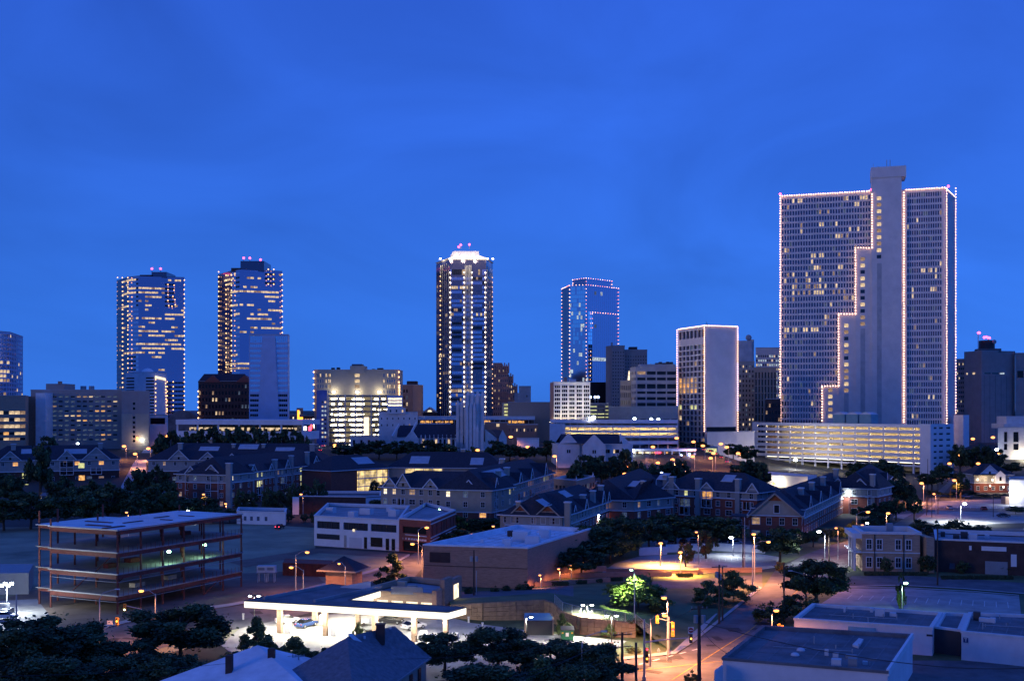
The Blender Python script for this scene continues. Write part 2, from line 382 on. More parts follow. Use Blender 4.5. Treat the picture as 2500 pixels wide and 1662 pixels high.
def building(name, label, cat, poly, z1, wall, roof='roof_grey', z0=None, faces=None, par=0.8, group=None, cop='concrete', glz=None, **kw):
    """prism building; faces = {edge: (cols, rows, glazing[, depth])}"""
    c = cen(poly); zb = (terr(*c) - 1.5) if z0 is None else z0
    root = thing(name, label, cat, (c[0], c[1], zb), group)
    mb = MB(); n = len(poly); allops = []
    for i in range(n):
        A, B = poly[i], poly[(i + 1) % n]; fc = (faces or {}).get(i); wm = fc[4] if fc and len(fc) > 4 else 0
        if fc:
            dep = fc[3] if len(fc) > 3 else 0.3
            ops = holes(mb, A, B, zb, z1, fc[0], fc[1], dep, wm); allops.append((ops, fc[2], dep))
        else: mb.quad((*A, zb), (*B, zb), (*B, z1), (*A, z1))
    mb.build('wall', wall, root)
    r = MB(); r.poly([(p[0], p[1], z1 - par) for p in poly]); r.build('roof', roof, root)
    for ops, fn, dep in allops: panes(root, ops, fn, dep=dep, **kw)
    if cop: coping(root, poly, z1, m=cop)
    return root
def bulbs(root, pts, r, m, name='light_string'):
    mb = MB()
    for p in pts: mb.ball(p, r)
    return mb.build(name, m, root, kind='stuff')
def line3(a, b, step, jit=0.0):
    d = sqrt(sum((p - q) ** 2 for p, q in zip(a, b))); n = max(2, int(d / step))
    return [tuple(x + random.uniform(-jit, jit) for x in lerp(a, b, i / n)) for i in range(n + 1)]
def elen(poly, i): return norm2(poly[i], poly[(i + 1) % len(poly)])[1]
def rowsz(zlo, zhi, n, frac, off=0.5):
    p = (zhi - zlo) / n; h = p * frac
    return [(zlo + p * i + (p - h) * off, zlo + p * i + (p - h) * off + h) for i in range(n)]
# ================================================================== the ground
def terrain():
    xs = [-7000, -3000, -1500, -900] + list(range(-600, 601, 30)) + [900, 1500, 3000, 7000]
    ys = [-400, -100] + list(range(0, 1201, 30)) + [1500, 2200, 3500, 6000, 14000]
    mb = MB(); nx = len(xs)
    mb.v = [(x, y, terr(x, y)) for y in ys for x in xs]
    for j in range(len(ys) - 1):
        for i in range(nx - 1): mb.f.append((j * nx + i, j * nx + i + 1, (j + 1) * nx + i + 1, (j + 1) * nx + i)); mb.m.append(0)
    struct('ground', mb, 'far_ground')
terrain()

# ================================================================== downtown, left to right
def far_left_office():
    pl = [P(-60, 770), P(24, 800), P(56, 850), P(-40, 880)]; z = zz(811, 800)
    nr = 24; rw = rowsz(15, z - 1, nr, 0.66)
    fn = runs([(884, 0, 24), (900, 0, 22), (908, 0, 22), (918, 0, 20), (925, 0, 20), (934, 0, 22), (945, 0, 20)], rnd(('lit_dim', 0.03), default='glass_sky', seed=2), tol=4)
    building('glass_office_tower', 'blue glass office tower cut off by the left edge of the picture', 'tower', pl, z, 'concrete_blue', faces={
        0: (grid(elen(pl, 0), 10, 0.82), rw, fn, 0.15), 1: (grid(elen(pl, 1), 8, 0.62), rw, rnd(('lit', 0.05), default='glass_blue', seed=3), 0.15)})
    # banded car park office in front of it
    pl = [P(-60, 590), P(62, 600), P(70, 630), P(-60, 640)]; z = zz(966, 600)
    zs = [(zz(1011, 600), zz(1003, 600)), (zz(1028, 600), zz(1020, 600)), (zz(1044, 600), zz(1036, 600)), (zz(1061, 600), zz(1054, 600)), (zz(1074, 600), zz(1068, 600))][::-1]
    fn = runs([(1003, 36, 60), (1006, 0, 62), (1024, 12, 50), (1040, 0, 46), (1058, 36, 56), (1070, 12, 50)], rnd(('lit_amber', 0.12), ('lit_dim', 0.2), default='glass_black', seed=5), tol=5, p=0.8)
    building('banded_office', 'low office with pinkish bands and lit ribbon windows at left edge', 'building', pl, z, 'brick_tan', faces={0: (grid(elen(pl, 0), 9, 0.94), zs, fn, 0.5)})
far_left_office()

def hospital():
    Y = 640; pl = [P(75, Y), P(297, Y), P(297, Y + 30), P(75, Y + 30)]; z = zz(952, Y)
    cols = [(c[0] + 12, c[1] + 12) for c in grid(elen(pl, 0) - 14, 11, 0.66)]
    rw = [(zz(968 + 11.6 * i + 1.8, Y), zz(968 + 11.6 * i - 1.6, Y)) for i in range(10)][::-1]
    fn = runs([(968, 205, 222), (983, 270, 298), (996, 250, 270), (1006, 230, 254), (1017, 160, 192), (1030, 190, 206), (1030, 250, 268), (1052, 174, 190), (1063, 250, 268)],
              rnd(('lit_faint', 0.55), ('lit_dim', 0.03), default='glass_black', seed=9), tol=5, hot='lit_amber', p=0.95)
    r = building('hospital_block', 'long dark brown ten storey hospital block with scattered lit windows', 'building', pl, z, 'brown_tower', faces={0: (cols, rw, fn, 0.2)}, roof='roof_dark')
    bx('penthouse', 'brown_tower', r, P(105, Y)[0], P(150, Y)[0], Y + 4, Y + 20, z - 1, zz(936, Y))
    c = MB(); c.box(P(136, Y)[0], P(140, Y)[0], Y + 3, Y + 7, zz(936, Y), zz(930, Y)); c.build('vent_stack', 'brick_brown', r)
    for a, b in ((177, 191), (198, 211)):
        x0, x1 = P(a, Y)[0], P(b, Y)[0]; m = MB(); m.tube([((x0 + x1) / 2, Y + 12, z), ((x0 + x1) / 2, Y + 12, zz(941, Y))], (x1 - x0) / 2, 10); m.build('cooling_fan', 'metal_grey', r)
    # the fair stair panel and brown pier at its left end
    m = MB(); m.box(P(69, 632)[0], P(87, 632)[0], 632, 650, 8, zz(967, 632)); m.build('pier', 'brick_brown', r)
    m = MB(); m.box(P(87, 630)[0], P(111, 630)[0], 630, 650, 8, zz(959, 630)); m.build('stair_panel', 'white_wall', r)
    # right wing
    Y2 = 628; pl = [P(297, Y2), P(363, Y2), P(366, Y2 + 30), P(297, Y2 + 30)]; z2 = zz(955, Y2); zm = zz(1010, Y2)
    rw = [(zz(y + 3, Y2), zz(y - 3, Y2)) for y in (985, 997, 1019, 1031, 1042.5, 1054, 1065, 1076)][::-1]
    c0 = (P(324, Y2)[0] - pl[0][0], P(330, Y2)[0] - pl[0][0])
    w = building('hospital_wing', 'tall brown and beige wing with one column of small windows', 'building', pl, z2, 'brown_tower', faces={0: ([c0], rw, 'glass_black', 0.3)}, roof='roof_dark')
    m = MB(); q = [(pl[0][0] - 0.05, Y2 - 0.15), (P(323.2, Y2)[0], Y2 - 0.15), (P(323.2, Y2)[0], Y2 + 0.2), (pl[0][0] - 0.05, Y2 + 0.2)]
    m.prism(q, 5, zm)
    q = [(P(330.8, Y2)[0], Y2 - 0.15), (pl[1][0], Y2 - 0.15), (pl[1][0], Y2 + 0.2), (P(330.8, Y2)[0], Y2 + 0.2)]; m.prism(q, 5, zm)
    m.build('beige_cladding', 'beige', w)
    for px, k in ((336, 'sodium_far'), (347, 'mercury')):
        l = MB(); l.box(P(px - 2, Y2)[0], P(px + 2, Y2)[0], Y2 - 1.0, Y2 - 0.4, zz(1073, Y2), zz(1066 if px == 336 else 1076, Y2)); lo = l.build('wall_lamp', k, w)
        d = bpy.data.lights.new('wall_lamp_light', 'POINT'); d.energy = 420; d.color = (1, .62, .3) if px == 336 else (0.85, 0.95, 1); d.shadow_soft_size = 0.3
        o = bpy.data.objects.new('wall_lamp_light', d); COL.objects.link(o); o.parent = w; b = parent_base(w); o.location = (P(px, Y2)[0] - b[0], Y2 - 2.5 - b[1], zz(1072, Y2) - b[2])
    # small white block and vaulted hall behind
    pl = [P(364, 660), P(408, 660), P(410, 690), P(366, 690)]
    q = building('annex', 'small white annex with one wide dark window right of beige wing', 'building', pl, zz(1013, 660), 'white_wall',
                 faces={0: ([(0.6, elen(pl, 0) - 1.2)], [(zz(1035, 660), zz(1020, 660))], 'glass_black', 0.4)}, roof='roof_white')
    m = MB(); Yd = 800; cx = P(446, Yd)[0]; R = P(482, Yd)[0] - cx; zb = zz(1028, Yd); n = 14; top = zz(1002, Yd) - zb
    for i in range(n):
        a, b = pi - pi * i / n, pi - pi * (i + 1) / n
        p = [(cx + R * cos(t), zb + top * sin(t)) for t in (a, b)]
        m.quad((p[0][0], Yd, p[0][1]), (p[1][0], Yd, p[1][1]), (p[1][0], Yd + 60, p[1][1]), (p[0][0], Yd + 60, p[0][1]))
        m.poly([(p[0][0], Yd, zb), (p[1][0], Yd, zb), (p[1][0], Yd, p[1][1]), (p[0][0], Yd, p[0][1])])
    m.box(cx - R, cx + R, Yd, Yd + 60, 8, zb); one('vaulted_hall', 'dark barrel vaulted hall roof between the twin glass towers', 'hall', m, 'roof_dark')
hospital()

def tower_face_tower(name, label, pts, z, seed, rl, dark, notch, strings, pent, beac, nrow, step_right=None):
    n = len(pts); fc = {}; z0 = 12
    fn = runs(rl, rnd(('lit_dim', 0.015), default='glass_deep', seed=seed), tol=5.4, seed=seed, extra=notch)
    fd = runs(rl, rnd(('lit_dim', 0.03), default='glass_navy', seed=seed + 1), tol=5.4, seed=seed, extra=notch)
    fs = runs(rl, rnd(('lit_dim', 0.02), default='glass_sky', seed=seed + 2), tol=5.4, seed=seed, extra=notch)
    rw = rowsz(z0, z - 1.0, nrow, 0.42)
    for i, (k, f) in enumerate(zip((4.0, 3.2, 2.9, 4.0), (fd, fs, fn, fn))):
        L_ = elen(pts, i); fc[i] = (grid(L_, max(2, int(L_ / k)), 0.93), rw, f, 0.10, (1, 2, 0, 0)[i])
    r = building(name, label, 'tower', pts, z, ['glass_deep', 'glass_navy', 'glass_blue'], faces=fc, roof='roof_dark', cop='metal_dark', minpx=99)  # glass tone set per face, painting how each one reflects the sky
    for nm, (a, b, y, Y) in pent:
        m = MB(); m.box(P(a, Y)[0], P(b, Y)[0], Y + 6, Y + 34, z - 1, zz(y, Y)); m.build(nm, 'metal_dark' if 'screen' in nm else 'glass_navy', r)
    b = []
    for (px, Y, y0, y1) in strings: b += line3((*P(px, Y - 0.8), zz(y0, Y)), (*P(px, Y - 0.8), zz(y1, Y)), 4.35, 0.10)
    bulbs(r, b, 0.62, 'bulb_amber')
    for px, py, Y in beac:
        m = MB(); x = P(px, Y + 12)[0]; zt = zz(py, Y + 12); m.sphere((x, Y + 12, zt), 1.0, 1.0, 1.0, nu=6, nv=4); o = m.build('beacon', 'red_beacon', r)
        m = MB(); m.tube([(x, Y + 12, zt - 6), (x, Y + 12, zt - 1)], 0.2, 4); m.build('beacon_mast', 'metal_dark', r)
    return r
def zc(l): return [(600 + y / 2.958, a / 2.958, b / 2.958) for (y, a, b) in l]
def twin_towers():
    Y = 1050
    rl = zc([(252, 890, 985), (262, 1230, 1310), (297, 920, 1200), (340, 890, 1190), (383, 1015, 1260), (445, 1050, 1080), (483, 1200, 1325), (510, 930, 1150), (512, 1185, 1280),
             (545, 1080, 1110), (548, 1235, 1260), (576, 1010, 1040), (578, 1250, 1275), (608, 1000, 1280), (641, 1045, 1190), (645, 1260, 1320), (676, 1195, 1280), (707, 995, 1320),
             (740, 1040, 1185), (743, 1240, 1320), (768, 900, 1105), (772, 1140, 1190), (805, 1110, 1165), (902, 1160, 1175), (440, 890, 930), (600, 890, 920), (990, 1220, 1300), (1030, 1200, 1260)])
    def nt(px, py):  # black panes put the shade of the corner cutaways into the glass
        if 405 < px < 427 and 690 < py < 750: return 'glass_black'
        if px > 405 and py > 925: return 'glass_black'
        if 314 < px < 334 and 862 < py < 905: return 'glass_black'
        if 333 < px < 339 and 680 < py < 752: return 'glass_black'
    pts = [P(285, 1090), P(314, 1058), P(338, Y), P(450, 1062), P(446, 1110), P(318, 1120)]
    z = zz(674, Y)
    st = [(287, 1090, 678, 956), (299, 1074, 678, 956), (312, 1056, 678, 956), (450, 1060, 684, 1000), (408, 1056, 932, 1000), (423, 1056, 932, 1000)]
    r = tower_face_tower('glass_tower', 'blue glass twin tower behind the hospital, lit bands and amber edge lights', pts, z, 11, rl, None, nt, st,
                     [('penthouse', (365, 402, 662, Y)), ('roof_screen', (336, 368, 669, Y))], [(371, 656, Y), (392, 656, Y)], 37)
    b = []
    for (x, y) in ((410, 695), (410, 708), (410, 720), (425, 697), (425, 709), (410, 734), (412, 746), (420, 748), (428, 744), (427, 732), (422, 724)):
        b.append((*P(x, Y - 2), zz(y, Y)))
    bulbs(r, b, 0.6, 'bulb_amber')
    Y = 980
    rl = zc([(215, 1640, 1700), (222, 1790, 1990), (240, 1620, 1680), (272, 1640, 1680), (295, 1770, 1870), (325, 1650, 1900), (328, 1920, 2010), (358, 1920, 2020), (415, 1740, 1750), (415, 1800, 1830),
             (415, 1930, 1970), (440, 1640, 1710), (447, 1865, 1890), (480, 1895, 2020), (502, 1700, 1730), (508, 1810, 1925), (537, 1800, 1970), (597, 1720, 1735), (597, 1820, 2020), (627, 1735, 1840),
             (627, 1970, 1985), (772, 1675, 1720), (802, 1695, 1725), (835, 1705, 1730), (862, 1640, 1800), (893, 1630, 1800)])
    def nt(px, py):  # shaded cutaways painted as black panes, not recessed
        if 648 < px < 671 and 655 < py < 697: return 'glass_black'
        if 578 < px < 585 and 675 < py < 702: return 'glass_black'
    pts = [P(532, 1020), P(566, 990), P(585, Y), P(689, 994), P(684, 1040), P(564, 1050)]
    z = zz(658, Y)
    st = [(534, 1016, 664, 902), (552, 1000, 672, 908), (565, 988, 672, 905), (689, 990, 670, 812), (655, 985, 658, 694), (668, 985, 658, 694)]
    tower_face_tower('glass_tower', 'taller blue glass twin tower with stepped top and three red beacons', pts, z, 21, rl, None, nt, st,
                     [('penthouse', (583, 641, 635, Y)), ('roof_screen', (560, 584, 652, Y))], [(595, 630, Y), (610, 630, Y), (636, 634, Y)], 37)
twin_towers()

def left_mid():
    # white hotel with black window bands
    pl = cpoly(306, 379, 407, 850, 22); Y = 850; z = zz(910, Y); La, Lb = elen(pl, 0), elen(pl, 1)
    pl = [P(306, 850), P(379, 838), P(407, 868), P(320, 890)]; La = elen(pl, 0)
    rw = rowsz(15, z - 3, 20, 0.45)
    r = building('banded_hotel', 'white hotel with black window bands and lit edge in front of glass tower', 'hotel', pl, z, 'white_wall',
             faces={0: ([(0.6, La * 0.30), (La * 0.68, La * 0.97)], rw, rnd(('lit_dim', 0.06), default='glass_black', seed=4), 0.4)}, roof='roof_white')
    m = MB(); m.sphere((P(350, 850)[0], 860, z), 5, 5, 4); m.build('roof_dome', 'white_wall', r)
    bulbs(r, line3((*P(380, 837), zz(926, 838)), (*P(380, 837), zz(1012, 838)), 3.0) + line3((*P(404, 864), zz(928, 864)), (*P(408, 866), zz(1012, 866)), 2.4), 0.55, 'bulb_amber')
    m = MB(); m.beam((*P(379, 837), zz(920, 838)), (*P(404, 864), zz(926, 866)), 0.5, 1.6); m.build('coping_glow', 'lit_hot', r)  # brightly lit coping made as a strip that glows by itself
    # dark brick hall with gables
    Y = 770; pl = [P(484, Y), P(612, Y), P(612, Y + 30), P(484, Y + 30)]; z = zz(931, Y)
    rw = rowsz(14, z - 1, 9, 0.5)
    fn = runs([(1007, 530, 548), (1017, 530, 548), (978, 520, 528)], rnd(('lit_dim', 0.05), ('lit_faint', 0.06), default='glass_black', seed=8), tol=5)
    r = building('gabled_brick_hotel', 'dark brick hotel with mansard roof and gables below twin tower', 'hotel', pl, z, 'brick_dark', faces={0: (grid(elen(pl, 0), 16, 0.5), rw, fn, 0.2)})
    m = MB(); a = inset(pl, -0.2); b = inset(pl, 4); zt = zz(912, Y)
    for i in range(4): m.quad((*a[i], z), (*a[(i + 1) % 4], z), (*b[(i + 1) % 4], zt), (*b[i], zt))
    m.poly([(*p, zt) for p in b]); m.build('mansard_roof', 'slate', r)
    for px in (519, 597):
        m = MB(); x = P(px, Y)[0]; m.poly([(x - 6, Y - 0.4, z - 0.5), (x + 6, Y - 0.4, z - 0.5), (x, Y - 0.4, zz(916, Y))]); m.quad((x - 6, Y - 0.4, z - 0.5), (x, Y - 0.4, zz(916, Y)), (x, Y + 8, zz(916, Y)), (x - 6, Y + 8, z - 0.5)); m.quad((x + 6, Y - 0.4, z - 0.5), (x + 6, Y + 8, z - 0.5), (x, Y + 8, zz(916, Y)), (x, Y - 0.4, zz(916, Y)))
        m.build('gable', 'brick_red', r)
    bulbs(r, line3((*P(484, Y - 1), zz(955, Y)), (*P(484, Y - 1), zz(1020, Y)), 3.2), 0.6, 'bulb_amber')
    # slab with flared centre
    Y = 700; pl = [P(608, Y), P(704, Y), P(707, Y + 18), P(611, Y + 18)]; z = zz(817, Y); L_ = elen(pl, 0)
    c1 = [(0.6, L_ * 0.335)]; c2 = [(L_ * 0.66, L_ - 0.6)]
    rw = [(zz(836, Y), zz(820, Y))] + [(zz(847 + 12.1 * i, Y), zz(841 + 12.1 * i, Y)) for i in range(15)]
    rw = rw[::-1]
    def fn(px, py):
        if py > 960: return 'glass_black'
        return 'glass_sky'
    def sub(cols): return [(c[0] + (c[1] - c[0]) * i / 6 + 0.05, c[0] + (c[1] - c[0]) * (i + 1) / 6 - 0.05) for c in cols for i in range(6)]
    r = building('slab_office', 'blue grey slab office with flared solid centre and ribbon windows', 'tower', pl, z, 'concrete_blue', faces={0: (sub(c1) + sub(c2), rw, fn, 0.3)}, roof='roof_dark')
    m = MB(); x = P(656, Y)[0]; a, b = 16 * Y / F, 30 * Y / F
    m.v += [(x - b, Y - 0.6, 10), (x + b, Y - 0.6, 10), (x + a, Y - 0.6, z - 2), (x - a, Y - 0.6, z - 2), (x - b, Y + 0.1, 10), (x + b, Y + 0.1, 10), (x + a, Y + 0.1, z - 2), (x - a, Y + 0.1, z - 2)]
    m.f += [(0, 1, 2, 3), (1, 5, 6, 2), (4, 0, 3, 7), (3, 2, 6, 7)]; m.m += [0] * 4
    m.build('flared_panel', 'concrete_blue', r)
    # long white pavilion on top of the slope
    Y = 600; A, B = P(429, Y), P(738, Y - 20); zt = zz(1024, Y); r = thing('parking_pavilion', 'long white flat roofed parking pavilion behind a row of trees', 'building', (*lerp(A, B, .5), 8))
    pl = [A, B, (B[0] + 4, B[1] + 30), (A[0] + 4, A[1] + 30)]
    m = MB(); m.prism(pl, zt - 2.6, zt); m.build('roof_slab', 'white_wall', r)
    m = MB(); m.prism(inset(pl, 0.3), zt - 10.5, zt - 6.2); m.build('parapet_wall', 'white_wall', r)
    m = MB(); m.prism(inset(pl, 8), 8, zt - 2.7); m.build('inner_wall', 'glass_black', r)
    m = MB(); m.prism(inset(pl, 2.5), 8, zt - 10.6); m.build('base_wall', 'concrete', r)
    for i in range(7):
        p = lerp(A, B, (i + 0.02) / 6.05); m = MB(); m.box(p[0], p[0] + 0.9, p[1] + 0.5, p[1] + 1.2, zt - 6.2, zt - 2.6); m.build('column', 'white_wall', r)
    m = MB()
    for i in range(60):
        p = lerp(A, B, random.uniform(0.05, 0.95)); m.box(p[0], p[0] + random.uniform(.6, 2), p[1] + 7.0, p[1] + 7.2, zt - random.uniform(4.4, 6), zt - 4.2)
    m.build('interior_light', 'lit', r, kind='stuff')
left_mid()

def neon_street():
    for (px, w, y0, y1, Y, k, lab) in ((732, 16, 996, 1012, 1500, 'brick_pink', 'pinkish block far down the neon street'), (716, 26, 1012, 1024, 1350, 'concrete_dark', 'low dark shop row under the orange sign'),
                                     (752, 30, 1015, 1040, 1100, 'brick_dark', 'dark shop building behind the white neon sign')):
        pl = [P(px - w / 2, Y), P(px + w / 2, Y), P(px + w / 2, Y + 40), P(px - w / 2, Y + 40)]; L_ = elen(pl, 0)
        building('shop_building', lab, 'building', pl, zz(y0, Y), k, faces={0: (grid(L_, 5, 0.5), rowsz(18, zz(y0, Y) - 1, 2, 0.4), rnd(('lit_amber', 0.4), ('lit_hot', 0.2), seed=px), 0.2)})
    def sign(name, lab, px0, px1, y0, y1, Y, k, slant=0):
        m = MB(); x0, x1 = P(px0, Y)[0], P(px1, Y)[0]; za, zb = zz(y1, Y), zz(y0, Y)
        m.v += [(x0 + slant, Y, za), (x1 + slant, Y, za), (x1, Y, zb), (x0, Y, zb), (x0 + slant, Y + 1, za), (x1 + slant, Y + 1, za), (x1, Y + 1, zb), (x0, Y + 1, zb)]
        m.f += [(0, 1, 2, 3), (1, 5, 6, 2), (5, 4, 7, 6), (4, 0, 3, 7), (3, 2, 6, 7), (4, 5, 1, 0)]; m.m += [0] * 6
        p = MB(); p.tube([((x0 + x1) / 2 + slant, Y + 0.5, terr(x0, Y)), ((x0 + x1) / 2 + slant, Y + 0.5, za)], 0.25, 5)
        r = thing(name, lab, 'sign', ((x0 + x1) / 2, Y, terr(x0, Y))); p.build('post', 'metal_dark', r); m.build('sign_panel', k, r); return r
    r = sign('neon_sign', 'orange L shaped neon sign at the end of the street', 726, 730, 1001, 1028, 1000, 'neon_orange')
    m = MB(); x0, x1 = P(730.2, 1000)[0], P(739, 1000)[0]; m.box(x0, x1, 1000, 1001, zz(1025, 1000), zz(1018, 1000)); m.build('sign_foot', 'neon_orange', r)
    r = sign('neon_sign', 'tall slanted white neon sign with blue tubes beside the beige hotel', 762, 769, 1022, 1057, 780, 'neon_white', slant=2.0)
    m = MB()
    for i in range(5): y = 1032 + i * 5; x = P(770 + i * 0.9, 780)[0]; m.box(x, x + 1.4, 780, 780.8, zz(y + 2.5, 780), zz(y, 780))
    m.build('blue_tube', 'neon_blue', r)
    m = MB(); m.box(P(758.6, 780)[0], P(761.2, 780)[0], 780, 780.8, zz(1048, 780), zz(1024, 780)); m.build('red_tube', 'neon_red', r)
    sign('neon_sign', 'round white lit sign low beside the dark trees', 739, 748, 1041, 1050, 860, 'neon_white')
    sign('neon_sign', 'red vertical neon sign next to the round white one', 753, 759, 1041, 1054, 900, 'neon_red')
    sign('neon_sign', 'thin horizontal pink sign above the red neon sign', 739, 753, 1027, 1031, 1010, 'neon_red')
    sign('neon_sign', 'red sign at street level below the slanted neon sign', 762, 766, 1057, 1072, 720, 'neon_red')
    m = MB(); q = [P(742, 1000), P(752, 1000), P(812, 560), P(768, 560)]
    m.v = [(*P(764 + 0, 560), terr(*P(764, 560)) + .05), (*P(806, 560), terr(*P(806, 560)) + .05), (*P(790, 640), 15.05), (*P(762, 640), 15.05), (*P(760, 1400), 15.05), (*P(742, 1400), 15.05)]
    m.f = [(0, 1, 2, 3), (3, 2, 4, 5)]; m.m = [0, 0]; struct('road', m, 'asphalt')
neon_street()

def beige_hotel():
    Y = 720; A, B = P(767, Y), P(974, Y); pl = [A, B, (B[0], Y + 25), (A[0], Y + 25)]; z = zz(903, Y); L_ = elen(pl, 0); s = Y / F
    cols = [((x - 767) * s, (x - 767 + 3.0) * s) for x in (775, 781, 787, 795, 801, 804.5)] + [((x - 767) * s, (x - 767 + 3.0) * s) for x in (936, 945, 950.5, 956, 961.5)]
    cols = [(c[0], c[0] + 2.7 * s) for c in cols]; cw = [((866 - 767) * s, (878 - 767) * s)]
    rw = [(zz(y + 4, Y), zz(y - 4, Y)) for y in (916, 930, 943, 956)][::-1]
    fn = runs([(916, 775, 810), (930, 795, 806), (943, 800, 806), (916, 944, 968), (930, 936, 940), (943, 944, 966), (916, 865, 880), (930, 865, 880), (943, 865, 880)], 'glass_pale', tol=6, p=0.92)
    r = building('beige_hotel', 'wide beige hotel with blank upper wall over a lit parking garage', 'hotel', pl, z, 'beige', faces={0: (cols[:6] + cw + cols[6:], rw, fn, 0.25)}, roof='roof_dark')
    bx('stair_tower', 'beige', r, P(855, Y)[0], P(890, Y)[0], Y - 0.6, Y + 14, zz(912, Y), zz(893, Y)); bx('penthouse', 'concrete_dark', r, P(857, Y)[0], P(882, Y)[0], Y + 3, Y + 12, zz(893, Y), zz(888, Y))
    for px in (805, 818, 905, 918, 925):
        bx('vent', 'metal_dark', r, P(px, Y)[0], P(px + 7, Y)[0], Y + 6, Y + 10, z, z + random.uniform(.8, 2))
    bulbs(r, line3((*P(766, Y - 1), zz(908, Y)), (*P(766, Y - 1), zz(1000, Y)), 3.6) + line3((*P(974, Y - 1), zz(908, Y)), (*P(974, Y - 1), zz(945, Y)), 3.2) + line3((*P(975, Y - 1), zz(940, Y)), (*P(975, Y - 1), zz(966, Y)), .9), 0.6, 'bulb_amber')
    for px in (815, 872, 926):
        m = MB(); m.sphere((P(px, Y - 1.2)[0], Y - 1.2, zz(957, Y)), 1.2, 0.7, 0.9, nu=8, nv=5); m.build('flood_lamp', 'bulb_white', r)
        d = bpy.data.lights.new('flood_light', 'POINT'); d.energy = 1100; d.color = (1, .95, .7); d.shadow_soft_size = .5
        o = bpy.data.objects.new('flood_light', d); COL.objects.link(o); o.parent = r; b = parent_base(r); o.location = (P(px, Y - 3)[0] - b[0], Y - 3.4 - b[1], zz(957, Y) - b[2])
    # its parking garage: decks, piers, glaring lamps
    Yg = 700; A, B = P(800, Yg), P(948, Yg); g = thing('parking_garage', 'open decked parking garage with glaring white lamps under the beige hotel', 'garage', (*lerp(A, B, .5), 12))
    zt = zz(967, Yg); nd = 10; hh = (zt - 13) / nd
    for i in range(nd + 1):
        zd = 13 + hh * i; m = MB(); m.box(A[0], B[0], Yg, Yg + 16, zd - 0.35, zd); m.box(A[0], B[0], Yg - 0.15, Yg, zd - 0.35, zd + 0.75); m.build('deck', 'concrete_dark', g)
    for px in (800, 824, 841, 866, 884, 905, 925, 945):
        m = MB(); x = P(px, Yg)[0]; m.box(x, x + 0.8, Yg - 0.35, Yg + 0.6, 12, zt + 1); m.build('pier', 'concrete', g)
    bx('back_wall', 'beige', g, A[0], B[0], Yg + 16, Yg + 16.4, 12, zt)
    mb = MB(); R = random.Random(3)
    for i in range(nd):
        for px, n in ((830, 4), (858, 5), (871, 8), (915, 2), (935, 3), (812, 2)):
            for k in range(n):
                x = P(px + R.uniform(-8, 8), Yg + 2)[0]; mb.box(x, x + R.uniform(.5, 2.2), Yg + R.uniform(1, 9), Yg + 9.3, 13 + hh * i + R.uniform(0.9, 1.6), 13 + hh * i + R.uniform(1.7, 2.3))
    mb.build('deck_lamp', 'tube_white', g, kind='stuff')
    bx('ramp_shaft', 'shaft_lit', g, P(889, Yg)[0], P(901, Yg)[0], Yg - 0.8, Yg - 0.4, 14, zz(1018, Yg))  # shaft front is itself emissive, its lighting put into the material
    # blue lit stair at its left, small annex at right
    w = building('blue_stair_tower', 'narrow blue lit stair block left of the bright garage', 'building', [P(773, 705), P(799, 705), P(799, 718), P(773, 718)], zz(953, 705), 'blue_light_paint',
             faces={0: ([(3.2, 4.3), (5.0, 6.1)], rowsz(16, zz(953, 705) - 6, 10, 0.42), rnd(('lit', 0.35), ('lit_cool', 0.4), seed=6), 0.2)}, roof='roof_dark')
    pl = [P(945, 690), P(983, 690), P(983, 705), P(945, 705)]
    building('lit_deck', 'short parking deck with three bright strips right of the garage', 'garage', pl, zz(966, 690), 'concrete_blue', faces={0: ([(0.5, elen(pl, 0) - .5)], [(zz(991, 690), zz(987, 690)), (zz(983, 690), zz(979, 690)), (zz(976, 690), zz(971, 690))], 'lit_hot', 0.8)})
    pl = cpoly(975, 1000, 1033, 790, 38); z = zz(940, 790)
    r = building('brick_hotel', 'small dark brick block with roof penthouse beside the beige hotel', 'building', [P(976, 790), P(1008, 780), P(1033, 800), P(1000, 815)], z, 'brick_brown',
             faces={0: (grid(9.4, 3, 0.5), rowsz(16, z - 2, 8, 0.5), runs([(985, 995, 1010), (998, 995, 1010), (1008, 1000, 1012)], rnd(('lit_faint', .2), seed=1), tol=4), 0.2)}, roof='roof_dark')
    bx('penthouse', 'brick_dark', r, P(993, 790)[0], P(1017, 790)[0], 790, 802, z - 1, zz(930, 790))
    # pediment hall
    Yp = 800; pl = [P(1033, Yp), P(1068, Yp), P(1068, Yp + 20), P(1033, Yp + 20)]
    r = building('pediment_hall', 'low hall with lit fan window in its pediment beside central tower', 'building', pl, zz(1006, Yp), 'brick_dark')
    m = MB(); x0, x1 = P(1034, Yp)[0], P(1064, Yp)[0]; m.poly([(x0, Yp - .5, zz(1006, Yp)), (x1, Yp - .5, zz(1006, Yp)), ((x0 + x1) / 2, Yp - .5, zz(994, Yp))]); m.quad((x0, Yp - .5, zz(1006, Yp)), ((x0 + x1) / 2, Yp - .5, zz(994, Yp)), ((x0 + x1) / 2, Yp + 20, zz(994, Yp)), (x0, Yp + 20, zz(1006, Yp))); m.quad((x1, Yp + 20, zz(1006, Yp)), ((x0 + x1) / 2, Yp + 20, zz(994, Yp)), ((x0 + x1) / 2, Yp - .5, zz(994, Yp)), (x1, Yp - .5, zz(1006, Yp)))
    m.build('pediment', 'brown_tower', r)
    m = MB(); c = (x0 + x1) / 2; m.poly([(c + 1.6 * cos(pi * i / 8), Yp - .7, zz(1005, Yp) + 1.3 * sin(pi * i / 8)) for i in range(9)]); m.build('fan_window', 'lit_hot', r)
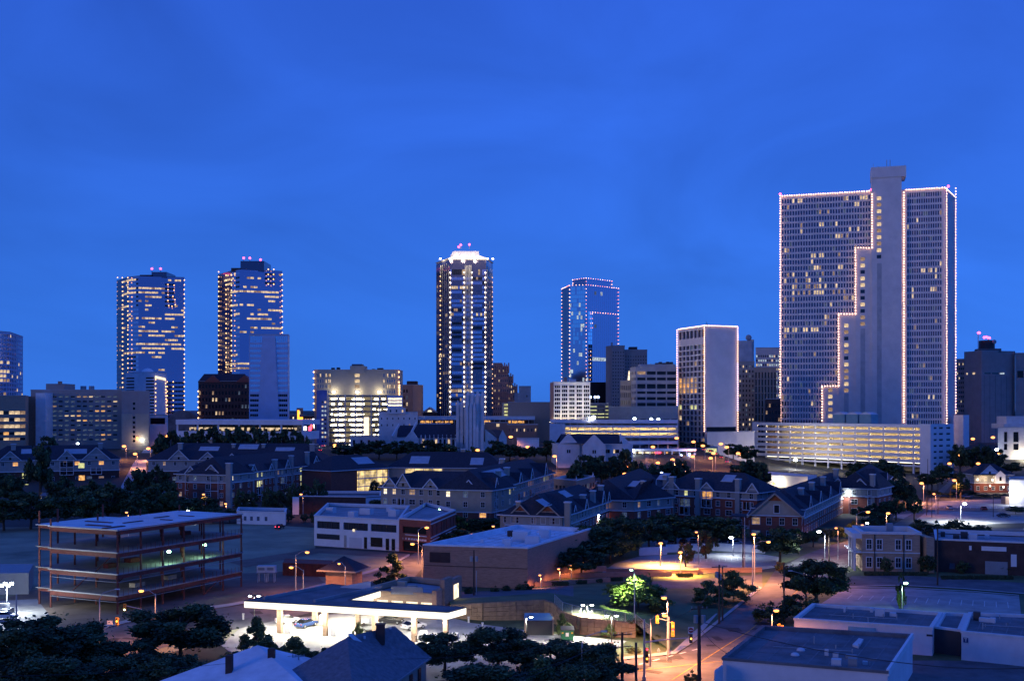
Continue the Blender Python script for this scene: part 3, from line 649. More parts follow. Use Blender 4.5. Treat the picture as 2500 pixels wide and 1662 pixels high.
    for s in (-1, 1):
        m = MB(); m.beam((c, Yp - .8, zz(993.6, Yp)), (c + s * (x1 - c + .5), Yp - .8, zz(1006, Yp)), .4, .6); m.build('raking_trim', 'stone_pale', r)
    # pale stepped block in front
    Yw = 640; pl = [P(925, Yw), P(1020, Yw), P(1020, Yw + 18), P(925, Yw + 18)]
    r = building('pale_block', 'pale stone block with raised centre left of the church', 'building', pl, zz(1006, Yw), 'stone_pale', faces={0: (grid(elen(pl, 0), 7, 0.2), [(zz(1040, Yw), zz(1035, Yw)), (zz(1024, Yw), zz(1019, Yw))], rnd(('lit_dim', .1), seed=3), .2)})
    c = [P(946, Yw - 1), P(990, Yw - 1), P(990, Yw + 16), P(946, Yw + 16)]; m = MB(); ops = holes(m, c[0], c[1], zz(1010, Yw), zz(995, Yw), grid(elen(c, 0), 3, 0.25), [(zz(1006, Yw), zz(1000, Yw))])
    for i in (1, 2, 3): m.quad((*c[i], zz(1010, Yw)), (*c[(i + 1) % 4], zz(1010, Yw)), (*c[(i + 1) % 4], zz(995, Yw)), (*c[i], zz(995, Yw)))
    m.poly([(*p, zz(996, Yw)) for p in c]); m.build('raised_centre', 'stone_pale', r); panes(r, ops, rnd(('lit', .3), seed=2))
    pl = [P(855, 660), P(928, 660), P(928, 675), P(855, 675)]
    building('pale_shop', 'low pale shop building under the bright parking garage', 'building', pl, zz(1065, 660) , 'stone_pale', faces={0: (grid(elen(pl, 0), 4, 0.3), [(16.5, 19.5)], 'glass', .2)})
beige_hotel()
def lamp_light(root, x, y, z, e, col, size=0.3, spot=None):
    d = bpy.data.lights.new('lamp_light', 'SPOT' if spot else 'POINT'); d.energy = e; d.color = col; d.shadow_soft_size = size
    if spot: d.spot_size = rad(spot); d.spot_blend = 0.6
    o = bpy.data.objects.new('lamp_light', d); COL.objects.link(o); o.parent = root; b = parent_base(root); o.location = (x - b[0], y - b[1], z - b[2]); return o
def central_tower():
    Y = 800; pl = [P(1065, 826), P(1098, Y), P(1187, Y), P(1203, 826), P(1192, 850), P(1078, 850)]; z = zz(634, Y)
    rw = rowsz(14, z - 12, 37, 0.62) + [(z - 11, z - 7)]
    rl = [(653, 1074, 1120), (697, 1099, 1142), (769, 1088, 1101), (762, 1164, 1185), (772, 1164, 1185), (950, 1096, 1150), (866, 1073, 1088), (878, 1074, 1082), (912, 1086, 1100)]
    def band(px, py):
        r = random.random()
        return None if r > 0.02 else 'lit_dim'
    fn = runs(rl, lambda px, py: ('glass_black', 'glass_blue', 'glass_blue', 'glass_blue', 'glass_navy', 'glass_blue')[random.Random(int(py / 12.1) * 97 + int(px / 24)).randrange(6)], tol=5, hot='lit', extra=band)
    fl = runs(rl, rnd(('lit_dim', 0.03), ('lit_faint', 0.05), default='glass_navy', seed=32), tol=5)
    r = building('central_tower', 'dark glass central tower with glowing flat crown and vertical lamp rows', 'tower', pl, z, 'glass_navy',
                 faces={0: (grid(elen(pl, 0), 6, 0.7), rw, fl, .2), 1: (grid(elen(pl, 1), 18, 0.9), rw, fn, .1), 2: (grid(elen(pl, 2), 5, 0.7), rw, fl, .2)}, roof='roof_white', cop=None, minpx=99)
    fins = [(1076, 817), (1080, 814), (1085, 810.5), (1090, 806.5), (1095, 803)] + [(1136, Y), (1139.5, Y), (1143, Y), (1146.5, Y), (1150, Y)] + [(1190, 805), (1194, 812), (1198, 819), (1201, 824)]
    for px, yy in fins:
        m = MB(); x = P(px, yy)[0]; m.box(x - .22, x + .22, yy - 1.0, yy + .3, 12, zz(641, Y) if px < 1100 else zz(648, Y)); m.build('fin', 'metal_grey', r)
    b = []
    for px, yy in ((1099, 799), (1133, 799), (1152, 799), (1185, 799)):
        b += [(*P(px, yy - .8), zz(666 + 12.1 * i, Y)) for i in range(29)]
    bulbs(r, b, 0.58, 'bulb_white')
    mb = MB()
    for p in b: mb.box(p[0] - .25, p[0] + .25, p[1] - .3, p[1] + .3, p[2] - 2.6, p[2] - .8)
    mb.build('wall_glow_strip', 'lit_dim', r, kind='stuff')  # glowing strips stand in for lamplight on the wall below each bulb
    bulbs(r, [(*P(1075, 816), zz(668 + 12.1 * i, Y)) for i in range(28)], 0.45, 'bulb_amber'); bulbs(r, [(*P(1202, 824), zz(668 + 12.1 * i, Y)) for i in range(28)], 0.4, 'bulb_amber')
    # floodlit crown
    def ring(mb, a, za, b, zb):
        for i in range(len(a)): j = (i + 1) % len(a); mb.quad((*a[i], za), (*a[j], za), (*b[j], zb), (*b[i], zb))
    m = MB(); p0 = inset(pl, 1.5); p1 = inset(pl, -0.6); p2 = inset(pl, 7); z1, z2 = z + 1.2, zz(619.5, Y)
    ring(m, p0, z - .8, p1, z1); ring(m, p1, z1, p2, z2); m.poly([(*p, z2) for p in p2]); m.build('crown', 'metal_white', r)
    m = MB(); q = [P(1100, 812), P(1170, 812), P(1170, 840), P(1100, 840)]; q2 = [P(1106, 816), P(1169, 816), P(1168, 838), P(1106, 838)]
    ring(m, q, z2, q2, zz(605.5, Y)); m.poly([(*p, zz(605.5, Y)) for p in q2]); m.build('upper_crown', 'metal_white', r)
    for px, yy, py in ((1075, 812, 629), (1098, 792, 629), (1128, 791, 629), (1158, 791, 629), (1190, 792, 629), (1203, 816, 629), (1115, 803, 618), (1155, 803, 618)):
        x = P(px, yy)[0]; m = MB(); m.box(x - .7, x + .7, yy - .3, yy + .3, zz(py, yy) - 1.2, zz(py, yy) - .5); m.build('flood_lamp', 'bulb_white', r)
        lamp_light(r, x, yy - 2.0, zz(py, yy) - .2, 9000, (1, .78, .52), .8)
    for px, py in ((1120, 603), (1125, 598), (1146, 597)):
        m = MB(); m.sphere((P(px, 825)[0], 825, zz(py, 825)), .8, .8, .8, nu=6, nv=4); m.build('beacon', 'red_beacon', r)
        m = MB(); x = P(px, 825)[0]; m.tube([(x, 825, zz(608, 825)), (x, 825, zz(py, 825) - .8)], .18, 4); m.build('beacon_mast', 'metal_grey', r)
central_tower()

def art_deco():
    Y = 900; r = thing('stepped_brick_hotel', 'stepped pink brick hotel tower right of the central tower', 'hotel', (*P(1230, Y), 13)); ops = []
    for a, b, y, dp in ((1196, 1241, 893, 0), (1241, 1251, 918, 1.5), (1251, 1262, 942, 3), (1200, 1250, 960, -2)):
        m = MB(); A, B = P(a, Y + dp), P(b, Y + dp); z = zz(y, Y); n = max(2, int((b - a) / 5))
        ops = holes(m, A, B, 13, z, grid(B[0] - A[0], n, .38), rowsz(15, z - 2, int((z - 17) / 4.0), .45), .2)
        m.quad((*B, 13), (B[0], B[1] + 22, 13), (B[0], B[1] + 22, z), (*B, z)); m.quad((A[0], A[1] + 22, 13), (*A, 13), (*A, z), (A[0], A[1] + 22, z)); m.quad((*A, z), (*B, z), (B[0], B[1] + 22, z), (A[0], A[1] + 22, z))
        m.build('tier', 'brick_pink', r); panes(r, ops, rnd(('lit', .10), ('lit_dim', .06), default='glass', seed=a), minpx=7)
        m = MB()
        for k in range(int((b - a) / 5) + 1):
            x = P(a + 1 + k * 5, Y)[0]; m.box(x - .5, x + .5, Y + dp - .4, Y + dp + .5, z - 6, z + (2.5 if k % 2 else 1.4))
        m.build('pinnacle', 'brick_pink', r)
    bx('attic', 'brick_pink', r, P(1204, Y)[0], P(1226, Y)[0], Y + 4, Y + 16, zz(893, Y), zz(885, Y))
    Yb = 860
    pl = [P(1267, Yb), P(1296, Yb), P(1296, Yb + 15), P(1267, Yb + 15)]; z = zz(943, Yb)
    r = building('grey_block', 'plain grey block standing behind the brown windowless hall', 'building', pl, z, 'concrete', faces={0: ([(5.6, 6.6)], rowsz(30, z - 5, 4, .3), 'glass_black', .2)})
    building('grey_annex', 'lower grey annex left of the plain grey block', 'building', [P(1256, Yb), P(1266.8, Yb), P(1266.8, Yb + 12), P(1256, Yb + 12)], zz(960, Yb), 'concrete')
    Yb = 780; pl = [P(1240, Yb), P(1352, Yb), P(1352, Yb + 40), P(1240, Yb + 40)]
    r = building('windowless_hall', 'large brown windowless hall left of the white grid office', 'hall', pl, zz(982, Yb), 'brick_tan', roof='roof_grey')
    m = MB()
    for y in (986, 995, 1003, 1011): m.box(P(1231, Yb)[0], P(1239.6, Yb)[0], Yb + 2, Yb + 3, zz(y + 3, Yb), zz(y, Yb))
    bx('stair_bay', 'brown_tower', r, P(1226, Yb)[0], P(1239.9, Yb)[0], Yb + 3.1, Yb + 30, 13, zz(983, Yb)); m.build('stair_lamp', 'lit_lime', r)
art_deco()

def blue_tower():
    Y = 1000; pl = [P(1371, 1035), P(1390, 1006), P(1431, Y), P(1510, 1030), P(1506, 1060), P(1385, 1070)]; z = zz(696, Y)
    rw = rowsz(14, z - .8, 36, .86)
    R = random.Random(5)
    def cy(px, py):  # cyan panes thin out downward, painting the fading sky reflection
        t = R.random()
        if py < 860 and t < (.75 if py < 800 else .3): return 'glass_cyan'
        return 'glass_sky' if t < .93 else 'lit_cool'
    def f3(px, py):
        if 1434 < px < 1446 and 842 < py < 930: return 'glass_black'  # shade of the notch painted as black panes
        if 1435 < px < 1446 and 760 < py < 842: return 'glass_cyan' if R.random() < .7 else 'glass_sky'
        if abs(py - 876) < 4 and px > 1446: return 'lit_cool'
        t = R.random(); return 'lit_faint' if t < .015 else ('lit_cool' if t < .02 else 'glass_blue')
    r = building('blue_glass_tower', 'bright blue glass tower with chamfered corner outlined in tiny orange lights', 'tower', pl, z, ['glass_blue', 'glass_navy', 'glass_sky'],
                 faces={0: (grid(elen(pl, 0), 6, .92), rw, 'glass_navy', .1, 1), 1: (grid(elen(pl, 1), 9, .92), rw, cy, .1, 2), 2: (grid(elen(pl, 2), 16, .94), rw, f3, .1)}, roof='roof_dark', cop=None, minpx=99)  # darker and brighter glass per face, reflection put into the tint
    cap = [P(1398, 1022), P(1431, 1008), P(1494, 1032), P(1490, 1055), P(1402, 1055)]; zc_ = zz(680, 1010)
    m = MB(); m.prism(cap, z - .5, zc_); m.build('cap', 'glass_blue', r)
    b = []
    for i in (0, 1, 2): b += line3((*pl[i], z + .4), (*pl[i + 1], z + .4), 3.0)
    for i in (0, 1, 2, 3): b += line3((pl[i][0], pl[i][1] - .8, 20), (pl[i][0], pl[i][1] - .8, z), 3.4)
    for i in (0, 1): b += line3((*cap[i], zc_ + .3), (*cap[i + 1], zc_ + .3), 3.0)
    for i in (0, 1, 2): b += line3((cap[i][0], cap[i][1] - .6, z + 1), (cap[i][0], cap[i][1] - .6, zc_), 3.0)
    b += line3((*P(1447, 1004), zz(762, 1004)), (*P(1509, 1027), zz(767, 1027)), 3.4) + line3((*P(1446, 1004), zz(766, 1004)), (*P(1446, 1004), zz(800, 1004)), 3.2) + line3((*P(1442, 1002), zz(858, 1002)), (*P(1440, 1002), zz(985, 1002)), 3.4)
    b += line3((*P(1452, 1004), zz(946, 1004)), (*P(1480, 1012), zz(948, 1004)), 2.8) + line3((*P(1451, 1004), zz(948, 1004)), (*P(1450, 1004), zz(980, 1004)), 3.2)
    R2 = random.Random(4); wa = [p for p in b if R2.random() < .55]; ob = [p for p in b if p not in wa]
    bulbs(r, wa, .36, 'bulb_warm'); bulbs(r, ob, .36, 'bulb_orange')
    bx('podium', 'glass_black', r, P(1440, 995)[0], P(1500, 995)[0], 990, 999, 12, zz(933, 995))
    # white grid office
    Y = 650; pl = [P(1343, 672), P(1352, Y), P(1441, Y), P(1441, Y + 25), P(1350, Y + 30)]; z = zz(933, Y); L_ = elen(pl, 1); g = L_ / 5
    cols = [(g * i + g * .14 + k * g * .25, g * i + g * .14 + k * g * .25 + g * .2) for i in range(5) for k in range(3)]
    rw = [(zz(947 + 10.15 * i, Y), zz(940.5 + 10.15 * i, Y)) for i in range(11)][::-1]
    r = building('grid_office', 'white office with grid of small paired dark windows and brown end wall', 'building', pl, z, 'stone_pale', faces={1: (cols, rw, rnd(('lit', .012), default='glass_black', seed=2), .35)})
    m = MB(); m.quad((*lerp(pl[0], pl[0], 0), 13), (*pl[1], 13), (*pl[1], z - .2), (*pl[0], z - .2)); o = m.build('end_wall', 'brick_brown', r); o.location = (-.08, -.05, 0)
    bx('roof_plant', 'metal_white', r, P(1392, Y)[0], P(1408, Y)[0], Y + 6, Y + 12, z, zz(925, Y)); bx('vent', 'brick_brown', r, P(1378, Y)[0], P(1386, Y)[0], Y + 6, Y + 10, z, zz(920, Y))
    # brown slab tower
    Y = 900; pl = [P(1479, 915), P(1494, Y), P(1525, Y), P(1525, 930), P(1490, 935)]; z = zz(844, Y)
    r = building('brown_tower', 'dark brown slab tower in front of the blue glass tower', 'tower', pl, z, 'brown_tower', faces={1: (grid(elen(pl, 1), 5, .4), rowsz(15, z - 4, 26, .4), rnd(('lit_faint', .03), default='glass', seed=5), .2)}, roof='roof_dark')
    pl = [P(1525, 905), P(1580, 905), P(1580, 925), P(1525, 925)]; z2 = zz(854, 905)
    w = building('brown_tower_wing', 'slightly lower right wing of the brown slab tower', 'tower', pl, z2, 'brown_tower', faces={0: (grid(elen(pl, 0), 9, .35), rowsz(15, z2 - 4, 24, .4), rnd(('lit_faint', .04), default='glass', seed=6), .2)}, roof='roof_dark')
    m = MB(); m.box(P(1538, 905)[0], P(1557, 905)[0], 908, 918, z2 - .5, zz(846, 905)); m.build('penthouse', 'metal_dark', w)
    m = MB(); m.tube([(*P(1494, 905), z), (*P(1494, 905), zz(836, 905))], .8, 5); m.build('flue', 'brown_tower', r)
blue_tower()

def grey_curved():
    Y = 720; pl = [P(1538, 742), P(1543, 728), P(1553, Y), P(1652, Y + 4), P(1652, Y + 26), P(1545, Y + 30)]; z = zz(896, Y); L_ = elen(pl, 2)
    rw = [(zz(b, Y), zz(a, Y)) for a, b in ((906, 914), (921, 928), (937, 948), (955, 961), (969, 976), (983, 991))][::-1]
    cc = [(L_ * i / 4 + .4 * (i == 0) + .35, L_ * (i + 1) / 4 - .35) for i in range(4)]
    fn = rnd(('lit_dim', .06), default='glass_black', seed=7)
    r = building('banded_office', 'grey office with wide black window bands and rounded left corner', 'building', pl, z, 'concrete', faces={2: (cc, rw, fn, .6), 1: (grid(elen(pl, 1), 3, .6), rw, fn, .3), 0: (grid(elen(pl, 0), 3, .6), rw, fn, .3)})
    bx('penthouse', 'concrete', r, P(1566, Y)[0], P(1652, Y)[0], Y + 5, Y + 20, z - .5, zz(888, Y))
    for i in range(5): bx('roof_unit', 'metal_dark', r, P(1604 + i * 9, Y)[0], P(1611 + i * 9, Y)[0], Y + 7, Y + 11, zz(888, Y), zz(888, Y) + random.uniform(.8, 1.8))
    Y = 740; pl = [P(1514, Y), P(1540, Y - 6), P(1540, Y + 20), P(1514, Y + 20)]; z = zz(930, Y)
    r = building('old_beige_block', 'narrow older beige block with ribbed front left of the grey office', 'building', pl, z, 'beige', faces={0: (grid(elen(pl, 0), 6, .45), rowsz(15, z - 2, 8, .6), 'glass', .3)})
    m = MB(); m.tube([(*P(1535, 728), zz(928, 728)), (*P(1536, 728), zz(905, 728))], [.8, .4], 6); o = m.build('lit_mast', 'lit_hot', r)
    # parking with lime strips
    Y = 700; pl = [P(1439, Y), P(1487, Y), P(1487, Y + 20), P(1439, Y + 20)]; z = zz(985, Y)
    building('lime_lit_garage', 'small parking garage with lime lit strips behind floodlit deck', 'garage', pl, z, 'concrete_dark', faces={0: ([(.4, 4.6), (5.2, 9.4), (10.2, 12)], [(zz(y + 2.2, Y), zz(y, Y)) for y in (991, 1000, 1009, 1017)][::-1], rnd(('lit_lime', .75), default='glass_black', seed=3), .4)})
    # dark metal clad hall
    Y = 690; pl = [P(1486, Y + 6), P(1541, Y), P(1656, Y + 2), P(1656, Y + 24), P(1486, Y + 24)]
    r = building('metal_clad_hall', 'long dark blue metal clad block above the floodlit parking deck', 'hall', pl, zz(993, Y), 'metal_grey', roof='roof_dark', faces={1: (grid(elen(pl, 1), 6, .8), [(zz(1028, Y), zz(1022, Y))], 'glass_black', .4)})
    # floodlit curved parking deck
    g = thing('curved_parking_deck', 'floodlit parking deck with long curved white spandrels', 'garage', (*P(1500, 640), 14))
    fr = [P(1343, 652), P(1380, 642), P(1420, 635), P(1460, 630), P(1500, 627), P(1550, 626), P(1600, 628), P(1655, 632)]; bk = [P(1655, 664), P(1360, 664)]
    for y0, y1 in ((1024, 1033), (1038, 1043), (1051, 1055.5), (1063, 1068), (1076, 1084)):
        z0, z1 = zz(y1, 628), zz(y0, 628); m = MB()
        for i in range(len(fr) - 1):
            a, b = fr[i], fr[i + 1]; m.prism([a, b, (b[0], b[1] + .4), (a[0], a[1] + .4)], z0, z1)
        m.build('spandrel', 'white_wall', g)
        m = MB(); m.prism([(p[0], p[1] + .4) for p in fr] + bk, z0 - .1, z0 + .3); m.build('deck', 'concrete', g)
    for i in range(17):
        t = i / 16 * (len(fr) - 1); k = min(int(t), len(fr) - 2); p = lerp(fr[k], fr[k + 1], t - k); m = MB(); m.box(p[0] - .3, p[0] + .3, p[1] + .45, p[1] + 1.0, 14, zz(1033, 628)); m.build('column', 'concrete', g)
    for y in (1036, 1047, 1059, 1071):
        m = MB()
        for i in range(len(fr) - 1):
            a, b = fr[i], fr[i + 1]
            for yo in (2.5,): m.prism([(a[0], a[1] + yo), (b[0] - .8, b[1] + yo), (b[0] - .8, b[1] + yo + .5), (a[0], a[1] + yo + .5)], zz(y - 4.5, 628) + .05, zz(y - 4.5, 628) + .15)
        m.build('ceiling_tube', 'tube', g)
        m = MB(); m.prism([(p[0], p[1] + 7) for p in fr] + [(p[0], p[1] + 7.3) for p in fr[::-1]], zz(y + 4, 628), zz(y - 4.4, 628)); m.build('inner_wall', 'beige', g)
    m = MB(); m.prism([P(1342, 648), P(1380, 640), P(1380, 642), P(1343, 650)], 14, zz(1034, 645)); m.build('glazed_bay', 'white_wall', g)
    for px, py in ((1440, 1021), (1449, 1019), (1549, 1022), (1590, 1023), (1607, 1023)):
        Yl = 634; x = P(px, Yl)[0]; t = thing('deck_flood_lamp', 'white flood lamp on the curved parking deck, ' + {1440: 'leftmost', 1449: 'brightest', 1549: 'middle one alone', 1590: 'second from the right', 1607: 'rightmost'}[px], 'lamp', (x, Yl, zz(1026, Yl)))
        m = MB(); m.tube([(x, Yl, zz(1026, Yl)), (x, Yl, zz(py, Yl))], .12, 5); m.build('pole', 'metal_grey', t)
        m = MB(); m.sphere((x, Yl - .2, zz(py, Yl)), 1.1 if px == 1449 else .8, .8, 1.0 if px == 1449 else .7, nu=8, nv=5); m.build('lamp_head', 'mercury', t)
        lamp_light(t, x, Yl - 1.5, zz(py, Yl), 4000, (.9, .95, 1), .5)
    for px in (1441, 1453, 1460):
        x = P(px, 800)[0]; t = thing('roof_flood_lamp', {1441: 'bluish flood lamp above the lime lit garage, left one', 1453: 'bluish flood lamp above the lime lit garage, middle one', 1460: 'bluish flood lamp above the lime lit garage, right one'}[px], 'lamp', (x, 800, zz(985, 800)))
        m = MB(); m.tube([(x, 800, zz(985, 800)), (x, 800, zz(970, 800))], .15, 5); m.build('pole', 'metal_grey', t); m = MB(); m.sphere((x, 799.5, zz(969, 800)), .9, .6, .9, nu=8, nv=5); m.build('lamp_head', 'lamp_blue', t)
grey_curved()

def outlined_slab():
    Y = 700; pl = cpoly(1656, 1721, 1799, Y, 20); z = zz(797, Y); L0 = elen(pl, 0)
    rw = [(zz(1080 - 13.55 * i, Y), zz(1070 - 13.55 * i, Y)) for i in range(18)] + [(zz(822, Y), zz(803, Y))]
    R = random.Random(8)
    def fn(px, py):
        if 919 < py < 960 and 1660 < px < 1702: return 'lit_amber' if R.random() < .6 else 'lit_dim'
        if abs(py - 990) < 6 and (px < 1672 or 1688 < px < 1705): return 'lit_lime'
        if px < 1668 and (abs(py - 1016) < 6): return 'lit'
        if 824 < py < 850 and R.random() < .5: return 'lit_faint'
        return 'glass_navy' if R.random() < .97 else 'lit_dim'
    r = building('outlined_slab_tower', 'pale slab tower with blank wall outlined in glowing light strings', 'tower', pl, z, 'concrete_pale', faces={0: (grid(L0, 7, .80), rw, fn, .9)}, cop='concrete_pale', roof='roof_dark')
    for i in (0, 1, 2):
        p = pl[i]; n = (-.6, -1.0) if i == 1 else ((-.9, -.2) if i == 0 else (.5, -.6))
        bulbs(r, line3((p[0] + n[0], p[1] + n[1], zz(1010 if i == 0 else 1052, Y)), (p[0] + n[0], p[1] + n[1], z), 1.15), .36, 'bulb_warm')
    for i in (0, 1): bulbs(r, line3((pl[i][0], pl[i][1] - .6, z + .6), (pl[i + 1][0], pl[i + 1][1] - .6, z + .6), 1.1), .36, 'bulb_warm')
    m = MB(); u, _ = norm2(pl[1], pl[2]); a = (pl[1][0] + u[0] * 1 + .05, pl[1][1] + u[1] - .06); b = (pl[2][0] - u[0] * .6, pl[2][1] - u[1] * .6 - .1)
    m.quad((*a, zz(1053, Y)), (*b, zz(1053, Y)), (*b, zz(1042, Y)), (*a, zz(1042, Y))); m.build('dark_window_band', 'glass_black', r)
    m = MB()
    for py in (797.5, 803, 808): pass
    u2, _ = norm2(pl[0], pl[1])
    for k in range(5): p = lerp(pl[1], pl[3], .2 + k * .12); m.tube([(*p, z), (*p, z + 2 + k % 2 * 2)], .12, 4)
    m.build('roof_antenna', 'metal_dark', r)
    c = lerp(pl[1], pl[2], .0); q = [(pl[1][0] + 1, pl[1][1] - 2), P(1842, 715), P(1842, 735), (pl[1][0] + 1, pl[1][1] + 14)]
    building('pale_podium', 'plain pale podium wall at the foot of the outlined slab tower', 'building', q, zz(1055, Y), 'concrete_pale')
    q = [P(1722, 672), P(1752, 672), P(1752, 684), P(1722, 684)]; 
    building('lit_kiosk', 'small yellow lit entrance pavilion under the outlined tower', 'pavilion', q, zz(1092, 672) , 'concrete_pale', z0=10, faces={0: ([(.4, 7)], [(zz(1108, 672), zz(1094, 672))], 'lit_lime', .5)})
    # towers behind it
    Y = 820; pl = [P(1803, Y), P(1842, Y), P(1842, Y + 20), P(1803, Y + 20)]; z = zz(882, Y)
    fn = rnd(('lit', .09), ('lit_faint', .12), default='glass', seed=12)
    r = building('old_office', 'old beige office with small lit windows and satellite dish on top', 'building', pl, z, 'stucco_tan', faces={0: (grid(elen(pl, 0), 5, .4), rowsz(14, z - 2, 16, .5), fn, .2)})
    m = MB(); m.box(P(1803, Y)[0], P(1837, Y)[0], Y + 2, Y + 14, z - .5, zz(831, Y)); m.box(P(1837, Y)[0], P(1843, Y)[0], Y + 3, Y + 14, z - .5, zz(828, Y)); m.build('upper_block', 'concrete', r)
    m = MB(); x, zt = P(1832, Y)[0], zz(823, Y); m.sphere((x, Y + 6, zt), 2.3, 1.0, 2.3, nu=12, nv=8); m.build('satellite_dish', 'metal_grey', r); m = MB(); m.tube([(x, Y + 6.5, zz(831, Y)), (x, Y + 6.5, zt)], .2, 5); m.build('dish_mount', 'metal_dark', r)
    Y = 790; pl = [P(1842, Y), P(1896, Y), P(1896, Y + 20), P(1842, Y + 20)]; z = zz(897, Y)
    building('striped_brick_office', 'brown office with dark vertical window stripes left of the big tower', 'building', pl, z, 'brick_tan', faces={0: (grid(elen(pl, 0), 7, .42), rowsz(14, z - 3, 10, .86), rnd(('lit_dim', .05), default='glass_black', seed=3), .4)})
    Y = 900; pl = [P(1845, Y), P(1920, Y), P(1920, Y + 20), P(1845, Y + 20)]; z = zz(849, Y)
    building('pale_office', 'pale office showing three rows of lit windows beside the big tower', 'building', pl, z, 'concrete_pale', faces={0: (grid(elen(pl, 0), 14, .55), rowsz(40, z - 5, 12, .5), rnd(('lit_cool', .45), ('lit', .1), seed=8), .2)})
    Y = 760; pl = [P(1868, Y), P(1906, Y), P(1906, Y + 15), P(1868, Y + 15)]
    building('dark_block', 'small dark block at the foot of the big tower', 'building', pl, zz(974, Y), 'brick_dark', faces={0: (grid(elen(pl, 0), 5, .5), rowsz(14, zz(974, Y) - 2, 6, .5), rnd(('lit_dim', .1), default='glass_black', seed=1), .2)})
outlined_slab()

def big_tower():
    A = P(1905, 830); u = (cos(rad(-16)), sin(rad(-16))); nb = (-u[1], u[0])
    def U(px): return hit(A, u, px)
    def at(s, d=0): return (A[0] + u[0] * s + nb[0] * d, A[1] + u[1] * s + nb[1] * d)
    z = zz(480, 830); Bu = U(2306); B = at(Bu); B2 = P(2333, B[1] + 38); pl = [A, B, B2, at(0, 36)]
    s0, s1 = U(2127), U(2212); rw = rowsz(26, z - 1.5, 37, .68)
    cols = grid(s0 - 1.2, 33, .64, off=.8) + [(c[0] + s1 + .6, c[1] + s1 + .6) for c in grid(Bu - s1 - 2.4, 15, .64)]
    Z4 = lambda l: [(370 + y / 1.96, 1800 + a / 1.96, 1800 + b / 1.96) for (y, a, b) in l]
    rl = Z4([(238, 265, 325), (234, 510, 620), (262, 560, 600), (365, 225, 270), (358, 390, 580), (390, 300, 340), (390, 445, 530), (460, 225, 250), (488, 340, 425), (488, 480, 505), (520, 340, 360), (548, 365, 550),
             (578, 220, 270), (578, 330, 480), (610, 215, 260), (610, 330, 400), (643, 265, 550), (675, 240, 550), (706, 340, 350), (706, 500, 550), (738, 410, 550), (800, 405, 435), (862, 215, 380), (830, 220, 240),
             (1205, 340, 380), (1080, 230, 240), (315, 840, 860), (348, 815, 830), (378, 810, 870), (408, 935, 960), (475, 895, 905), (535, 905, 990), (570, 880, 950), (602, 945, 965), (665, 815, 850), (665, 900, 1000),
             (698, 840, 870), (762, 920, 930), (1180, 865, 950), (1250, 840, 860), (1280, 830, 1000)])
    R = random.Random(77)
    def dflt(px, py): t = R.random(); return 'lit_dim' if t < .02 else ('lit_faint' if t < .08 else 'glass_navy')
    fn = runs(rl, dflt, tol=7.5, p=.38, seed=41)
    r = building('stepped_concrete_tower', 'tallest tower: pale concrete, window grid, stepped blank core outlined in lights', 'tower', pl, z, 'concrete_pale', faces={0: (cols, rw, fn, .45)}, cop='concrete_pale', minpx=8)
    def mass(name, pa, pb, py, d, win=None, zb=14):
        a, b = U(pa), U(pb); q = [at(a, -d), at(b, -d), at(b, 8), at(a, 8)]; zt = zz(py, (at(a)[1] + at(b)[1]) / 2 - d); m = MB(); ops = None
        if win:
            px, y0, y1 = win; c = hit(q[0], u, px); w = 1.55; Ym = q[0][1]
            ops = holes(m, q[0], q[1], zb, zt, [(c - w, c + w)], [(zz(y + 4.5, Ym), zz(y - 4.5, Ym)) for y in [y0 + 15.8 * i for i in range(int((y1 - y0) / 15.8) + 1)]][::-1], .4)
        else: m.quad((*q[0], zb), (*q[1], zb), (*q[1], zt), (*q[0], zt))
        m.quad((*q[1], zb), (*q[2], zb), (*q[2], zt), (*q[1], zt)); m.quad((*q[3], zb), (*q[0], zb), (*q[0], zt), (*q[3], zt)); m.quad((*q[2], zb), (*q[3], zb), (*q[3], zt), (*q[2], zt)); m.poly([(*p, zt) for p in q])
        m.build(name, 'concrete_pale', r)
        if ops: panes(r, ops, rnd(('lit', .35), ('lit_dim', .4), seed=int(px)), minpx=8)
        return q, zt
    core, zcore = mass('core', 2127, 2200, 425, 5, (2146, 485, 633))
    mass('core_return', 2200, 2213, 470, 2.5)
    q = [at(U(2126), -5.6), at(U(2211), -5.6), at(U(2211), 14), at(U(2126), 14)]; m = MB(); m.prism(q, zz(430, 800), zz(404, 800)); m.build('core_cap', 'concrete_pale', r)
    st = [('step', 2088, 2127, 607, 4, (2106, 633, 795)), ('step', 2047, 2088, 768, 3.2, (2066, 795, 955)), ('step', 2007, 2047, 944, 2.4, (2027, 952, 1018))]
    sq = [mass(*s) for s in st]
    m = MB(); c0 = hit(core[0], u, 2146)
    # grooves of the blank core: shade put into darker, slightly raised panels
    for px, y0 in ((2146, 640), (2106, 800), (2066, 960)):
        s = [x for x in (0,)]; dd = 5 if px == 2146 else (4 if px == 2106 else 3.2); a = U(px) ; p0, p1 = at(a - 1.6, -dd - .06), at(a + 1.6, -dd - .06)
        mm = MB(); mm.prism([p0, p1, at(a + 1.6, -dd + .1), at(a - 1.6, -dd + .1)], 15, zz(y0, 800)); mm.build('groove_panel', 'concrete', r)
    m = MB(); 
    for px, h in ((2165, 384), (2173, 384), (2132, 392), (2143, 397), (2208, 398)): p = at(U(px), 0); m.tube([(*p, zz(404, 800)), (*p, zz(h, 800))], .22 if h < 390 else .12, 4)
    m.build('antenna', 'metal_grey', r)
    def vs(px, y0, y1, d=1.0, Yd=None):
        p = at(U(px), -d); return line3((*p, zz(y0, p[1])), (*p, zz(y1, p[1])), 1.9, .12)
